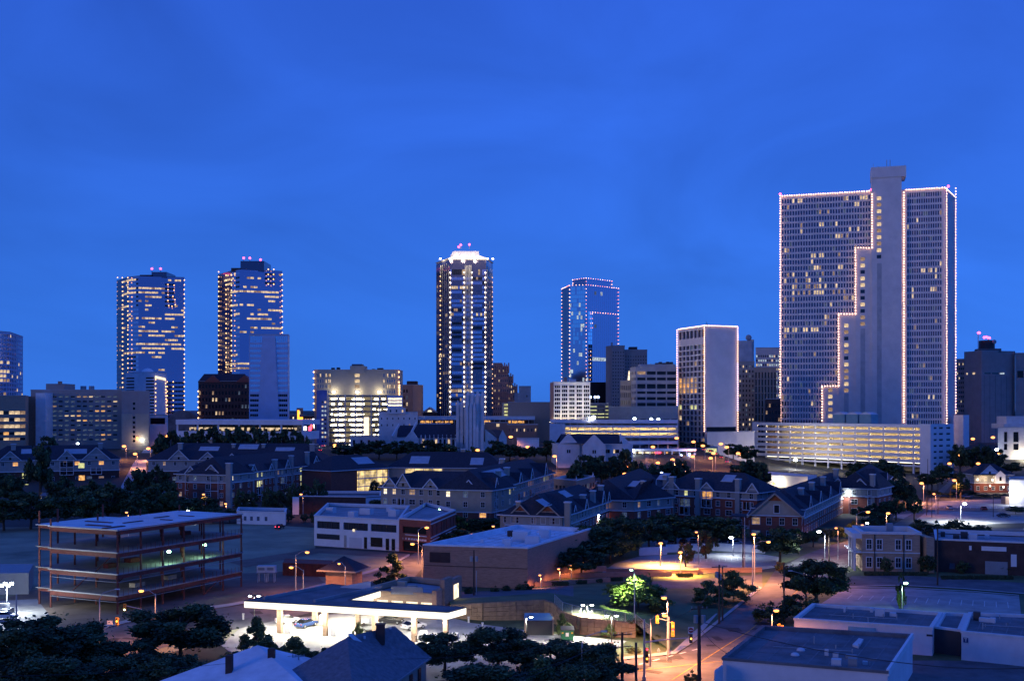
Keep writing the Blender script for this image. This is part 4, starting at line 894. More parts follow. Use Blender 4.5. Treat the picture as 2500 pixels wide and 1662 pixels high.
    def hs(pa, pb, y, d=1.0, yb=None):
        a, b = at(U(pa), -d), at(U(pb), -d); return line3((*a, zz(y, a[1])), (*b, zz(yb or y, b[1])), 1.7, .12)
    b = vs(1905, 478, 1026) + hs(1905, 2122, 478.5, yb=466.5) + vs(2128, 474, 603, 6) + hs(2088, 2128, 605, 5) + vs(2088, 610, 764, 5) + hs(2047, 2088, 766, 4.2) + vs(2047, 770, 940, 4.2) + hs(2007, 2047, 942, 3.4) + vs(2007, 946, 1026, 3.4)
    b += vs(2206, 470, 1030, 3.6) + hs(2213, 2306, 463.5, yb=458) + vs(2311, 460, 1150, .8)
    e = P(2332, B2[1] - 1); b += line3((e[0] + .4, e[1], zz(460, e[1])), (e[0] + .4, e[1], zz(1150, e[1])), 2.2, .12) + line3((*B, z + .5), (*B2, z + .5), 2)
    bulbs(r, b, .54, 'bulb_warm')
    for px, y in ((1905, 474), (2128, 463), (2315, 455)):
        p = at(U(px), -1); m = MB(); m.sphere((*p, zz(y, p[1])), .9, .9, .9, nu=6, nv=4); m.build('beacon', 'red_beacon', r)
    # ---- its parking garage
    A2, B_ = P(1838, 755), P(2272, 640); v, L2 = norm2(A2, B_); nb2 = (-v[1], v[0])
    def gt(s, d=0): return (A2[0] + v[0] * s + nb2[0] * d, A2[1] + v[1] * s + nb2[1] * d)
    zt = 29.0; g = thing('big_parking_garage', 'wide white parking garage with yellow lit decks below the tallest tower', 'garage', (*gt(L2 / 2, 10), 0))
    def strip(name, d0, d1, z0, z1, m, a=0, b=None):
        q = MB(); b = L2 if b is None else b; q.prism([gt(a, d0), gt(b, d0), gt(b, d1), gt(a, d1)], z0, z1); return q.build(name, m, g)
    sp = 3.45
    for i in range(7):
        zs = zt - sp * i; strip('spandrel', -.3, .1, zs - 1.95, zs, 'garage_white'); strip('deck', .12, 22, zs - 1.9, zs - 1.55, 'concrete')
        if i: 
            strip('ceiling_tube', 3, 3.6, zs + sp - 2.0, zs + sp - 1.92, 'tube', 8, L2 - 6); strip('ceiling_tube', 13, 13.6, zs + sp - 2.0, zs + sp - 1.92, 'tube', 8, L2 - 6)
            for k in range(4):
                a0 = 14 + k * 30; q = MB(); q.v = [(*gt(a0, 9), zs - 1.5), (*gt(a0 + 16, 9), zs + .9), (*gt(a0 + 16, 9.3), zs + .9), (*gt(a0, 9.3), zs - 1.5), (*gt(a0 + 16, 9), zs - 1.5), (*gt(a0 + 16, 9.3), zs - 1.5)]; q.f = [(0, 4, 1), (0, 1, 2, 3), (3, 2, 5), (1, 4, 5, 2)]; q.m = [0] * 4; q.build('ramp_wall', 'beige', g)
    strip('back_wall', 21.5, 22, 0, zt - 1, 'beige'); strip('ground_beam', -.3, .2, 4.0, 5.0, 'garage_white'); strip('deck', .22, 22, 4.1, 4.5, 'concrete')
    strip('ceiling_tube', 4, 4.8, 3.95, 4.05, 'tube_white', 20, L2 - 20); strip('ceiling_tube', 4, 4.4, 6.0, 6.1, 'tube_white', 8, L2 - 4)
    for k in range(14):
        s = 1.2 + (L2 - 2.4) * k / 13; q = MB(); w = .9 if k in (0, 13) else .55; q.prism([gt(s - w, .12), gt(s + w, .12), gt(s + w, .8), gt(s - w, .8)], -1, zt - .5); q.build('column', 'garage_white', g)
    sd = [gt(L2 + .1, -.3), gt(L2 + .1, 24), gt(L2 + 1, 24), gt(L2 + 1, -.3)]
    m = MB(); q0, q1 = gt(L2 + .15, -.3), gt(L2 + .15, 22); ops = holes(m, q0, q1, -1, zt + .3, [(3, 6), (8, 12), (15, 19)], [(zt - 2.6 - sp * i, zt - 1.4 - sp * i) for i in range(7)][::-1], .3)
    p3 = gt(L2 - 10, 22.1); m.quad((*gt(L2 - 7, -.32), -1), (*gt(L2 + .15, -.32), -1), (*gt(L2 + .15, -.32), zt + .3), (*gt(L2 - 7, -.32), zt + .3)); m.build('stair_wall', 'garage_white', g); panes(g, ops, 'glass_black')
    m = MB(); q0, q1 = gt(-.2, -.35), gt(4.5, -.35); m.prism([q0, q1, gt(4.5, .05), gt(-.2, .05)], -1, zt + .2); m.build('end_pier', 'garage_white', g)
    for k in range(6):
        s = L2 * random.uniform(.1, .9); q = MB(); zf = zt - sp * (k + 1) - 1.5; q.obox(gt(s, 2.6), v, 4.2, 1.7, zf + .05, zf + .8); q.obox(gt(s, 2.6), v, 2.2, 1.5, zf + .8, zf + 1.4); one('parked_car', ['dark', 'small dark', 'low dark', 'shadowed', 'half hidden', 'lone'][k] + ' car parked behind the spandrel of the wide garage, level ' + ['seven', 'six', 'five', 'four', 'three', 'two'][k], 'car', q, 'car_dark')
    for k in range(3):
        s = hit(gt(0, 12), v, 2033 + 32 * k + 1); e = hit(gt(0, 12), v, 2033 + 32 * k + 29); q = MB(); p = [gt(s, 12), gt(e, 12), gt(e, 19), gt(s, 19)]
        t = thing('cooling_tower', ['left', 'middle', 'right'][k] + ' of three teal cooling units on the garage roof', 'cooling tower', (*gt((s + e) / 2, 15), zt - 1.5), 'cooling units on the garage roof')
        q.prism(p, zt - 1.5, zt + 5.5); q.build('casing', 'teal_metal', t); q = MB(); n = 6
        for i in range(n):
            a, b = i / n, (i + 1) / n; za, zb = zt + 5.5 + 1.6 * sin(pi * a), zt + 5.5 + 1.6 * sin(pi * b); pa, pb = lerp(p[0], p[1], a), lerp(p[0], p[1], b); pc, pd = lerp(p[3], p[2], b), lerp(p[3], p[2], a)
            q.quad((*pa, za), (*pb, zb), (*pc, zb), (*pd, za)); q.quad((*pa, zt + 5.5), (*pb, zt + 5.5), (*pb, zb), (*pa, za))
        q.build('rounded_hood', 'metal_white', t)
big_tower()

def right_side():
    Y = 850; r0 = building('dark_office', 'tall grey brown office with dark rooftop tank right of tallest tower', 'building', [P(2354, 868), P(2396, Y), P(2478, Y + 6), P(2478, Y + 30), P(2360, Y + 34)], zz(857, Y), 'brown_tower', faces={
        0: ([(2, 4), (9, 12)], [(zz(913, Y), zz(908, Y))], 'lit', .3), 1: ([(2.5, 8), (9, 15), (16, 20)], [(zz(913, Y), zz(909, Y))], rnd(('lit_cool', .8), seed=2), .3)}, roof='roof_dark')
    m = MB()
    for k in range(6): p = lerp(P(2396, Y), P(2478, Y + 6), (k + .5) / 6); m.box(p[0] - .12, p[0] + .12, p[1] - .12, p[1] + .2, 10, zz(916, Y))
    m.build('panel_joint', 'concrete_dark', r0)
    zt = zz(857, Y); m = MB(); m.box(P(2398, Y)[0], P(2449, Y)[0], Y + 3, Y + 14, zt - 1, zz(850, Y)); m.build('penthouse', 'concrete_dark', r0)
    m = MB(); x = P(2420, Y)[0]; m.tube([(x, Y + 8, zz(850, Y)), (x, Y + 8, zz(830, Y))], 5.8, 10); m.build('tank', 'metal_dark', r0)
    m = MB(); m.sphere((P(2429, Y)[0], Y + 1, zz(834, Y)), 1.7, .7, 1.7); m.build('dish', 'metal_grey', r0)
    m = MB()
    for px in (2407, 2412, 2417, 2420): m.sphere((P(px, Y)[0], Y + 3, zz(822 + (px % 3), Y)), .9, .9, .9, nu=6, nv=4)
    m.build('beacon', 'red_beacon', r0); m = MB(); m.tube([(*P(2413, Y + 6), zz(830, Y)), (*P(2413, Y + 6), zz(822, Y))], .4, 5); m.build('beacon_mast', 'metal_dark', r0)
    m = MB(); m.tube([(*P(2388, Y + 6), zt), (*P(2388, Y + 6), zz(813, Y))], .25, 4); m.build('mast', 'metal_grey', r0); m = MB(); m.sphere((*P(2390, Y + 6), zz(811, Y)), 1.4, .9, .9, nu=6, nv=4); m.build('beacon', 'red_beacon', r0)
    pl = [P(2335, 875), P(2353.6, 872), P(2356, 895), P(2337, 898)]; z = zz(877, 875)
    building('dark_office_wing', 'lower left wing of the grey brown office with few lit windows', 'building', pl, z, 'brown_tower', faces={0: (grid(elen(pl, 0), 4, .5), rowsz(20, z - 2, 15, .45), rnd(('lit', .08), default='glass_black', seed=5), .2)})
    pl = [P(2478.4, 852), P(2530, 852), P(2530, 880), P(2478.4, 880)]
    building('stepped_block', 'dark stepped block at the right edge behind the classical building', 'building', pl, zz(862, 852), 'brown_tower', faces={0: (grid(elen(pl, 0), 2, .6), [(zz(922, 852), zz(905, 852))], 'glass_black', .5)}, roof='roof_dark')
    pl = [P(2328, 800), P(2352, 790), P(2366, 800), P(2340, 820)]
    building('white_block', 'small white blank block right of the tallest tower foot', 'building', pl, zz(1013, 800), 'white_wall')
    Y = 740; pl = [P(2436, Y), P(2530, Y), P(2530, Y + 25), P(2436, Y + 25)]; z = zz(1044, Y); L_ = elen(pl, 0)
    r = building('classical_building', 'grey classical stone building with tall windows at right edge', 'building', pl, z, 'stone_pale', faces={0: ([(4.2, 6.4), (10.4, 14), (18, 21.5)], [(zz(1098, Y), zz(1083, Y)), (zz(1079, Y), zz(1054, Y))], 'glass_black', .5)})
    bx('attic', 'stone_pale', r, P(2452, Y)[0], P(2530, Y)[0], Y + 1, Y + 20, z - .5, zz(1034, Y)); bx('upper_attic', 'stone_pale', r, P(2462, Y)[0], P(2530, Y)[0], Y + 3, Y + 18, zz(1034, Y), zz(1016, Y))
    m = MB(); m.box(P(2495, Y)[0], P(2500, Y)[0], Y - 2, Y - 1.4, zz(1116, Y), zz(1110, Y)); m.build('entrance_lamp', 'mercury', r); lamp_light(r, P(2492, Y)[0], Y - 5, zz(1114, Y), 6000, (1, .86, .6), .6)
right_side()

def church():
    Y = 616; T = 13.2; r = thing('gothic_church', 'pale gothic church with pinnacled tower and dark steep nave roof', 'church', (*P(1100, Y + 10), T))
    def zy(y, Yq=Y): return zz(y, Yq)
    def X(px, Yq=Y): return P(px, Yq)[0]
    def nave(name, a, b, yr, ye, y0, y1):
        m = MB(); m.quad((X(a), y0, zy(ye)), (X(b), y0, zy(ye)), (X(b), (y0 + y1) / 2, zy(yr)), (X(a), (y0 + y1) / 2, zy(yr))); m.quad((X(b), y1, zy(ye)), (X(a), y1, zy(ye)), (X(a), (y0 + y1) / 2, zy(yr)), (X(b), (y0 + y1) / 2, zy(yr))); m.build(name + '_roof', 'slate', r)
        m = MB(); m.box(X(a) + .2, X(b) - .2, y0 + .5, y1 - .5, T, zy(ye) + .1)
        for xx in (X(a) + .2, X(b) - .2): m.poly([(xx, y0 + .5, zy(ye)), (xx, y1 - .5, zy(ye)), (xx, (y0 + y1) / 2, zy(yr) - .2)])
        m.build(name + '_wall', 'stone_pale', r)
    nave('nave', 1010, 1114, 1036, 1069, Y + 4, Y + 24); nave('transept', 966, 1010, 1039, 1067, Y + 6, Y + 22)
    for a, b, ya, yb in ((956, 970, 1066, 1036), (1000, 1013, 1062, 1032)):
        m = MB(); m.beam((X(a), Y + 3, zy(ya)), (X(b), Y + 11, zy(yb)), .8, 1.2); m.build('gable_coping', 'stone_pale', r)
    m = MB(); m.poly([(X(985), Y + 2, zy(1073)), (X(1022), Y + 2, zy(1073)), (X(1004), Y + 2, zy(1051))]); m.quad((X(985), Y + 2, zy(1073)), (X(1004), Y + 2, zy(1051)), (X(1004), Y + 12, zy(1051)), (X(985), Y + 12, zy(1073))); m.quad((X(1022), Y + 12, zy(1073)), (X(1004), Y + 12, zy(1051)), (X(1004), Y + 2, zy(1051)), (X(1022), Y + 2, zy(1073))); m.box(X(986), X(1021), Y + 2.1, Y + 10, T, zy(1073)); m.build('porch_gable', 'stone_pale', r)
    for i in range(9):
        px = 1026 + i * 10.5; m = MB(); m.box(X(px), X(px + 2), Y + 2.6, Y + 4.4, T, zy(1064 + i * .5)); m.poly([(X(px), Y + 2.6, zy(1064)), (X(px + 2), Y + 2.6, zy(1064)), (X(px + 1), Y + 3, zy(1060))]); m.build('buttress', 'stone_pale', r)
        m = MB(); m.box(X(px + 4), X(px + 8), Y + 4.2, Y + 4.45, T + 1, zy(1073)); m.build('lancet_window', 'glass_black' if i % 3 else 'lit', r)
    def tower(a, b, y, ys, d0, d1, pin):
        m = MB(); m.box(X(a), X(b), Y + d0, Y + d1, T, zy(y)); m.build('tower_shaft', 'stone_pale', r)
        w = (b - a)
        for px in pin:
            for yy in (Y + d0, Y + d1):
                m = MB(); x = X(px); m.box(x - .75, x + .75, yy - .75, yy + .75, T, zy(y) + 1.0)
                tp = (x, yy, zy(ys)); q = [(x - .75, yy - .75), (x + .75, yy - .75), (x + .75, yy + .75), (x - .75, yy + .75)]
                for k in range(4): m.poly([(*q[k], zy(y) + 1.0), (*q[(k + 1) % 4], zy(y) + 1.0), tp])
                m.build('pinnacle', 'stone_pale', r)
        n = max(3, int(w / 4))
        for k in range(1, n):
            x = X(a + w * k / n); m = MB(); m.box(x - .16, x + .16, Y + d0 - .35, Y + d0, T, zy(y) - .6); m.build('rib', 'stone_pale', r)
        m = MB()
        for k in range(n): x0 = X(a + w * (k + .15) / n); x1 = X(a + w * (k + .85) / n); m.box(x0, x1, Y + d0 - .1, Y + d0 + .3, zy(y), zy(y) + .9)
        m.build('battlement', 'stone_pale', r)
    tower(1115, 1138, 993, 976, 0, 9, (1117, 1127, 1137)); tower(1140, 1179, 969, 953, -4, 10, (1142, 1153, 1166, 1178))
    tower(1139, 1160, 1000, 982, -6, -3, (1141, 1150, 1159)); tower(1158, 1180, 1052, 1034, -6.5, -4, (1160, 1166, 1178))
    for a, b, y0, y1, d in ((1122.5, 1127.5, 1016, 1048, 0), (1132.5, 1137, 1036, 1048, 0), (1124, 1127.5, 1066, 1084, 0), (1130, 1133.5, 1066, 1084, 0), (1162.5, 1166, 984, 1030, -4)):
        m = MB(); m.box(X(a), X(b), Y + d - .12, Y + d + .2, zy(y1), zy(y0)); c = (X(a) + X(b)) / 2; m.poly([(X(a), Y + d - .12, zy(y0)), (X(b), Y + d - .12, zy(y0)), (c, Y + d - .12, zy(y0 - 4))]); m.build('lancet_window', 'glass_black', r)
    for px in (1181, 1112):
        m = MB(); m.prism([(X(px), Y - 5.5), (X(px + 3), Y - 5.5), (X(px + 3), Y), (X(px), Y)], T - 3, zy(1078)); m.build('buttress', 'stone_pale', r)
    bx('buttress', 'stone_pale', r, X(1181.5), X(1186), Y - 6.5, Y - 5, T - 4, zy(1088))
    for a, b, p, ya, yb in ((1184, 1212, 1184, 1070, 1048), (1218, 1237, 1227, 1068, 1049)):
        m = MB(); m.poly([(X(a), Y + 6, zy(ya)), (X(b), Y + 6, zy(ya)), (X(p), Y + 6, zy(yb))]); m.box(X(a), X(b), Y + 6.1, Y + 12, T, zy(ya)); m.build('gable', 'stone_pale', r)
    m = MB(); m.quad((X(1184), Y + 6.2, zy(1048)), (X(1212), Y + 6.2, zy(1070)), (X(1225), Y + 12, zy(1070)), (X(1200), Y + 16, zy(1050))); m.quad((X(1204), Y + 7, zy(1068)), (X(1224), Y + 7, zy(1068)), (X(1226), Y + 16, zy(1050)), (X(1196), Y + 16, zy(1050))); m.build('side_roof', 'slate', r)
    # concourse roof behind
    Yc = 770; pl = [P(1021, Yc), P(1306, Yc), P(1306, Yc + 24), P(1021, Yc + 24)]; t = thing('concourse', 'long white flat concourse roof with lit strip passing behind the church', 'building', (*P(1160, Yc + 10), 14))
    m = MB(); m.prism(pl, zz(1024.5, Yc), zz(1016, Yc)); m.build('roof_slab', 'white_wall', t); m = MB(); m.prism(inset(pl, 3), 14, zz(1024.6, Yc)); m.build('inner_wall', 'brick_dark', t)
    m = MB(); m.prism([P(1023, Yc), P(1100, Yc), P(1100, Yc + .5), P(1023, Yc + .5)], zz(1036, Yc), zz(1033, Yc)); m.build('ledge', 'white_wall', t)
    for px in [1024 + 14 * i for i in range(21)]:
        m = MB(); m.box(P(px, Yc)[0], P(px + 1.4, Yc)[0], Yc + .6, Yc + 1.2, 14, zz(1024.6, Yc)); m.build('column', 'concrete', t)
    m = MB(); R = random.Random(2)
    for i in range(120):
        px = R.choice((R.uniform(1024, 1105), R.uniform(1180, 1195), R.uniform(1240, 1280))); m.box(P(px, Yc)[0], P(px + R.uniform(1, 3.4), Yc)[0], Yc + 2.5, Yc + 2.8, zz(R.uniform(1031, 1033), Yc), zz(R.uniform(1026, 1029), Yc))
    m.build('interior_light', 'lit_amber', t, kind='stuff')
    Yb = 730; pl = [P(1184, Yb), P(1240, Yb), P(1240, Yb + 20), P(1184, Yb + 20)]
    building('brick_annex', 'brown brick annex with a lit window pair right of the church', 'building', pl, zz(1032, Yb), 'brick_brown', faces={0: ([(7.6, 8.4), (8.7, 9.5)], [(zz(1041, Yb), zz(1034, Yb))], 'lit', .2)})
    Yb = 700; pl = [P(1239, Yb), P(1312, Yb), P(1312, Yb + 25), P(1239, Yb + 25)]
    building('brick_annex', 'larger brown brick annex below the right end of concourse roof', 'building', pl, zz(1037, Yb), 'brick_brown', faces={0: (grid(elen(pl, 0), 8, .3), [(zz(1053, Yb), zz(1046, Yb))], rnd(('lit', .3), seed=9), .2)})
    Yb = 640; building('pale_shed', 'small pale flat shed among dark trees right of the church', 'shed', [P(1262, Yb), P(1316, Yb), P(1316, Yb + 14), P(1262, Yb + 14)], zz(1071, Yb), 'white_wall', roof='roof_white')
church()

def school():
    Y = 545; T = terr(*P(1450, Y)) - 1; r = thing('gabled_school', 'pale stuccoed school with two curved gables and dark tiled roof', 'school', (*P(1450, Y + 8), T))
    def X(px, y=Y): return P(px, y)[0]
    m = MB(); A, B = P(1363, Y + 6), P(1520, Y)
    ops = holes(m, A, B, T, zz(1084, Y), [(c * .2, c * .2 + 1.3) for c in (34, 62, 92, 96, 115, 122, 137, 141, 145)], [(zz(1106, Y), zz(1097, Y))], .25)
    m.quad((*B, T), (X(1545, Y + 14), Y + 14, T), (X(1545, Y + 14), Y + 14, zz(1084, Y)), (*B, zz(1084, Y))); m.quad((X(1350), Y + 22, T), (*A, T), (*A, zz(1084, Y)), (X(1350), Y + 22, zz(1084, Y))); m.build('wall', 'stone_pale', r)
    panes(r, ops, rnd(('lit', .12), seed=5, default='glass_black'))
    def gab(pc, hw, yp, yb, d):
        m = MB(); pts = []
        for t in [i / 12 for i in range(13)]:
            s = abs(t - .5) * 2; h = (1 - s) * .72 + .28 * cos(s * pi / 2) ** 2; pts.append((X(pc + (t - .5) * 2 * hw), zz(yb, Y) + (zz(yp, Y) - zz(yb, Y)) * h))
        f = [(x, Y + d, z) for x, z in pts]; k = [(x, Y + d + .8, z) for x, z in pts]
        m.poly([(f[0][0], Y + d, T)] + [(f[-1][0], Y + d, T)] + f[::-1]); m.poly([(k[-1][0], Y + d + .8, T)] + [(k[0][0], Y + d + .8, T)] + k)
        for i in range(12): m.quad(f[i], f[i + 1], k[i + 1], k[i])
        m.quad((f[-1][0], Y + d, T), (f[-1][0], Y + d + .8, T), k[-1], f[-1]); m.quad((f[0][0], Y + d + .8, T), (f[0][0], Y + d, T), f[0], k[0]); m.build('curved_gable', 'stone_pale', r)
        g = MB(); c = X(pc); z1, z0 = zz(yp, Y) - .5, zz(yb, Y) - .2; g.quad((X(pc - hw), Y + d + .8, z0), (c, Y + d + .8, z1), (c, Y + 12, z1), (X(pc - hw), Y + 12, z0)); g.quad((X(pc + hw), Y + 12, z0), (c, Y + 12, z1), (c, Y + d + .8, z1), (X(pc + hw), Y + d + .8, z0)); g.build('gable_roof', 'slate', r)
        for o in (-4, 1):
            w = MB(); w.box(X(pc + o), X(pc + o + 3.2), Y + d - .08, Y + d + .2, zz(1106, Y), zz(1098, Y)); w.build('window', 'glass_black', r)
    gab(1389, 27, 1058, 1086, 3); gab(1450, 28, 1060, 1086, -2)
    m = MB(); zr, ze = zz(1060, Y), zz(1083, Y); m.quad((X(1365), Y + 3, ze), (X(1520), Y - .4, ze), (X(1515), Y + 10, zr), (X(1372), Y + 10, zr)); m.quad((X(1520), Y + 20, ze), (X(1360), Y + 20, ze), (X(1372), Y + 10, zr), (X(1515), Y + 10, zr)); m.build('roof', 'slate', r)
    m = MB(); m.poly([(X(1515), Y - .2, T), (X(1546), Y + 14, T), (X(1546), Y + 14, ze), (X(1520), Y + 8, zz(1062, Y)), (X(1518), Y + 6, zz(1056, Y)), (X(1513), Y + 1, zz(1058, Y))]); m.build('end_gable', 'stone_pale', r)
    # bus station canopy
    Y = 598; z0 = terr(*P(1610, Y)); r = thing('station_canopy', 'long low station canopy with bright counters behind dark trees', 'canopy', (*P(1610, Y + 5), z0))
    pl = [P(1546, Y), P(1700, Y), P(1700, Y + 12), P(1546, Y + 12)]; m = MB(); m.prism(pl, zz(1101, Y), zz(1096, Y)); m.build('roof_slab', 'white_wall', r)
    m = MB(); m.prism([(p[0], p[1] + 6) for p in pl[:2]] + [pl[2], pl[3]], z0 - 1, zz(1101, Y)); m.build('back_wall', 'brown_tower', r)
    for i in range(9): x = P(1550 + i * 18, Y)[0]; m = MB(); m.box(x, x + .5, Y + .4, Y + .9, z0 - 1, zz(1101, Y)); m.build('column', 'white_wall', r)
    for a, b, k in ((1549, 1556, 'lit_hot'), (1562, 1574, 'lit_hot'), (1578, 1592, 'lit_hot'), (1594, 1598, 'lit'), (1602, 1617, 'neon_red'), (1630, 1634, 'lit_amber'), (1646, 1650, 'lit_dim')):
        m = MB(); m.box(P(a, Y)[0], P(b, Y)[0], Y + 5.6, Y + 5.9, zz(1112, Y), zz(1104, Y)); m.build('counter_window', k, r)
    m = MB(); m.box(P(1560, Y)[0], P(1660, Y)[0], Y - .4, Y - .2, zz(1117.5, Y), zz(1116, Y)); m.build('kerb_light', 'lit_amber', r)
    for px, py, k in ((1546, 1100, 'mercury'), (1663, 1112, 'lamp_blue'), (1683, 1109, 'lamp_blue')):
        x = P(px, Y - 3)[0]; m = MB(); m.sphere((x, Y - 3, zz(py, Y - 3)), .7, .5, .7, nu=8, nv=5); t = thing('globe_lamp', {1546: 'white globe lamp at the left end of the station canopy', 1663: 'blue lamp at the station canopy, left of two', 1683: 'blue lamp at the station canopy, right of two'}[px], 'lamp', (x, Y - 3, z0 - .5)); m.build('globe', k, t)
        m = MB(); m.tube([(x, Y - 3, z0 - .5), (x, Y - 3, zz(py, Y - 3))], .08, 5); m.build('pole', 'metal_dark', t); lamp_light(t, x, Y - 4, zz(py, Y - 3), 1500, (.9, .95, 1) if k == 'mercury' else (.4, .5, 1))
school()
# ================================================================== apartment houses
def near(lst, default):
    def f(px, py):
        for (x, y, k) in lst:
            if abs(px - x) < 7 and abs(py - y) < 9: return k
        return default(px, py) if callable(default) else default
    return f
def wing(root, A, B, depth, eave, zb, rise, hipL=1.0, hipR=1.0, split=None, low='brick_red', up='stucco_grey', st=4, pitch=4.2, gables=(), chim=(), wells=(), lit=(), balc=(), over=.7, seed=0,
         ww=1.25, wh=1.6, sides=True, gmat=None, trim='white_trim', ridge_d=.5, band=True, roof='shingle', slotwin=True):
    u, L_ = norm2(A, B); nb = (-u[1], u[0])
    def at(s, d=0.0): return (A[0] + u[0] * s + nb[0] * d, A[1] + u[1] * s + nb[1] * d)
    def sp(px): return hit(A, u, px)
    split = split if split is not None else zb + (eave - zb) * .5
    h = (eave - zb) / st; R = random.Random(seed)
    fn = near(lit, rnd(('lit_dim', .03), ('lit_faint', .10), default='glass', seed=seed))
    for (z0, z1, k, nm) in ((zb, split, low, 'lower_wall'), (split, eave, up, 'upper_wall')):
        if z1 - z0 < .3: continue
        m = MB(); ops = []
        rows = [(zb + h * i + h * .26, zb + h * i + h * .26 + wh) for i in range(st)]
        rows = [r for r in rows if r[0] >= z0 - .01 and r[1] <= z1 + .01]
        for (p, q, n_, ok) in ((at(0), at(L_), max(1, int(L_ / pitch)), True), (at(L_), at(L_, depth), max(1, int(depth / 5)), sides), (at(0, depth), at(0), max(1, int(depth / 5)), sides), (at(L_, depth), at(0, depth), 1, False)):
            if ok and rows and slotwin:
                l = norm2(p, q)[1]; g = l / n_; cols = []
                for i in range(n_):
                    c = g * (i + .5)
                    w = ww * (1.7 if R.random() < .22 else 1)
                    w = min(w, g * .7); cols.append((c - w / 2, c + w / 2))
                ops += holes(m, p, q, z0, z1, cols, rows, .22)
            else: m.quad((*p, z0), (*q, z0), (*q, z1), (*p, z1))
        m.build(nm, k, root); panes(root, ops, fn, frame=.13, dep=.22, frame_mat=trim)
    if band:
        m = MB(); q = [at(-.15, -.15), at(L_ + .15, -.15), at(L_ + .15, depth + .15), at(-.15, depth + .15)]
        for i in range(4): m.beam((*q[i], split), (*q[(i + 1) % 4], split), .3, .32)
        m.build('band', trim, root)
    o = over; hd = depth / 2; E = [at(-o, -o), at(L_ + o, -o), at(L_ + o, depth + o), at(-o, depth + o)]
    r0, r1 = at(hd * hipL if hipL else -o, depth * ridge_d), at(L_ - hd * hipR if hipR else L_ + o, depth * ridge_d); zr = eave + rise; ez = eave - .12
    m = MB(); m.quad((*E[0], ez), (*E[1], ez), (*r1, zr), (*r0, zr)); m.quad((*E[2], ez), (*E[3], ez), (*r0, zr), (*r1, zr)); m.poly([(*E[1], ez), (*E[2], ez), (*r1, zr)]); m.poly([(*E[3], ez), (*E[0], ez), (*r0, zr)])
    ro = m.build('roof', roof, root)
    m = MB()
    for i in range(4): m.beam((*E[i], ez - .1), (*E[(i + 1) % 4], ez - .1), .12, .3)
    m.build('fascia', trim, ro)
    if not hipL or not hipR:
        m = MB()
        if not hipL: m.poly([(*at(0, depth), eave - .2), (*at(0), eave - .2), (*at(0, depth * ridge_d), zr - .25)])
        if not hipR: m.poly([(*at(L_), eave - .2), (*at(L_, depth), eave - .2), (*at(L_, depth * ridge_d), zr - .25)])
        m.build('gable_wall', up, root)
    slope = (rise + .12) / (depth * ridge_d + o)
    for g in gables:
        c, w, gh = g[0], g[1], g[2]; c = sp(c); base = eave - .25; k = gmat or up; f = -.55
        bd = gh / slope
        m = MB(); m.poly([(*at(c - w / 2, f + .3), base), (*at(c + w / 2, f + .3), base), (*at(c, f + .3), eave + gh - .25)])
        m.quad((*at(c - w / 2, f + .3), base), (*at(c - w / 2, .02), base), (*at(c + w / 2, .02), base), (*at(c + w / 2, f + .3), base)); go = m.build('gable', k, root)
        m = MB(); p = (*at(c, f), eave + gh); q = (*at(c, bd - o), eave + gh)
        m.quad((*at(c - w / 2 - .3, f), base - .05), p, q, (*at(c - w / 2 - .3, 0), base - .05)); m.quad((*at(c + w / 2 + .3, 0), base - .05), q, p, (*at(c + w / 2 + .3, f), base - .05)); m.build('gable_roof', roof, go)
        m = MB()
        for s in (-1, 1): m.beam((*at(c, f - .05), eave + gh - .1), (*at(c + s * (w / 2 + .35), f - .05), base - .05), .14, .34)
        m.beam((*at(c - w * .30, f + .22), base + gh * .42), (*at(c + w * .30, f + .22), base + gh * .42), .14, .2); m.build('rake_trim', trim if len(g) < 4 else g[3], go)
        if w > 5.0:
            m = MB(); a, b = at(c - .45, f + .26), at(c + .45, f + .26); m.quad((*a, base + .5), (*b, base + .5), (*b, base + 1.5), (*a, base + 1.5)); m.build('gable_vent', 'glass_black', go)
    for (px, d, w, zt) in chim:
        s = sp(px); m = MB(); m.prism([at(s - w / 2, d), at(s + w / 2, d), at(s + w / 2, d + 1.4), at(s - w / 2, d + 1.4)], zb if d < 1 else eave, zt - .35); c_ = m.build('chimney', up, root)
        m = MB(); m.prism([at(s - w / 2 - .18, d - .18), at(s + w / 2 + .18, d - .18), at(s + w / 2 + .18, d + 1.58), at(s - w / 2 - .18, d + 1.58)], zt - .35, zt); m.build('chimney_cap', trim, c_)
    for (pa, pb, t0, t1) in wells:
        a, b = sp(pa), sp(pb); f0 = lambda t: (-o + (depth * ridge_d + o) * t, ez + (zr - ez) * t + .10)
        d0, z0 = f0(t0); d1, z1 = f0(t1); m = MB(); m.quad((*at(a, d0), z0), (*at(b, d0), z0), (*at(b, d1), z1), (*at(a, d1), z1)); q = m.build('roof_well', 'roof_well', ro)
        m = MB(); m.beam((*at(a, d0 - .05), z0), (*at(b, d0 - .05), z0), .18, .22); m.build('well_rail', trim, root)
    for (px, w, fl) in balc:
        s = sp(px); z0 = zb + h * fl
        m = MB(); m.prism([at(s - w / 2, -.9), at(s + w / 2, -.9), at(s + w / 2, -.02), at(s - w / 2, -.02)], z0 - .12, z0 + .12); b_ = m.build('balcony', trim, root)
        m = MB(); m.beam((*at(s - w / 2, -.85), z0 + 1.05), (*at(s + w / 2, -.85), z0 + 1.05), .08, .08)
        for i in range(int(w / .35)): p = at(s - w / 2 + .1 + i * .35, -.85); m.beam((*p, z0 + .12), (*p, z0 + 1.05), .04, .04)
        m.build('railing', 'metal_dark', b_)
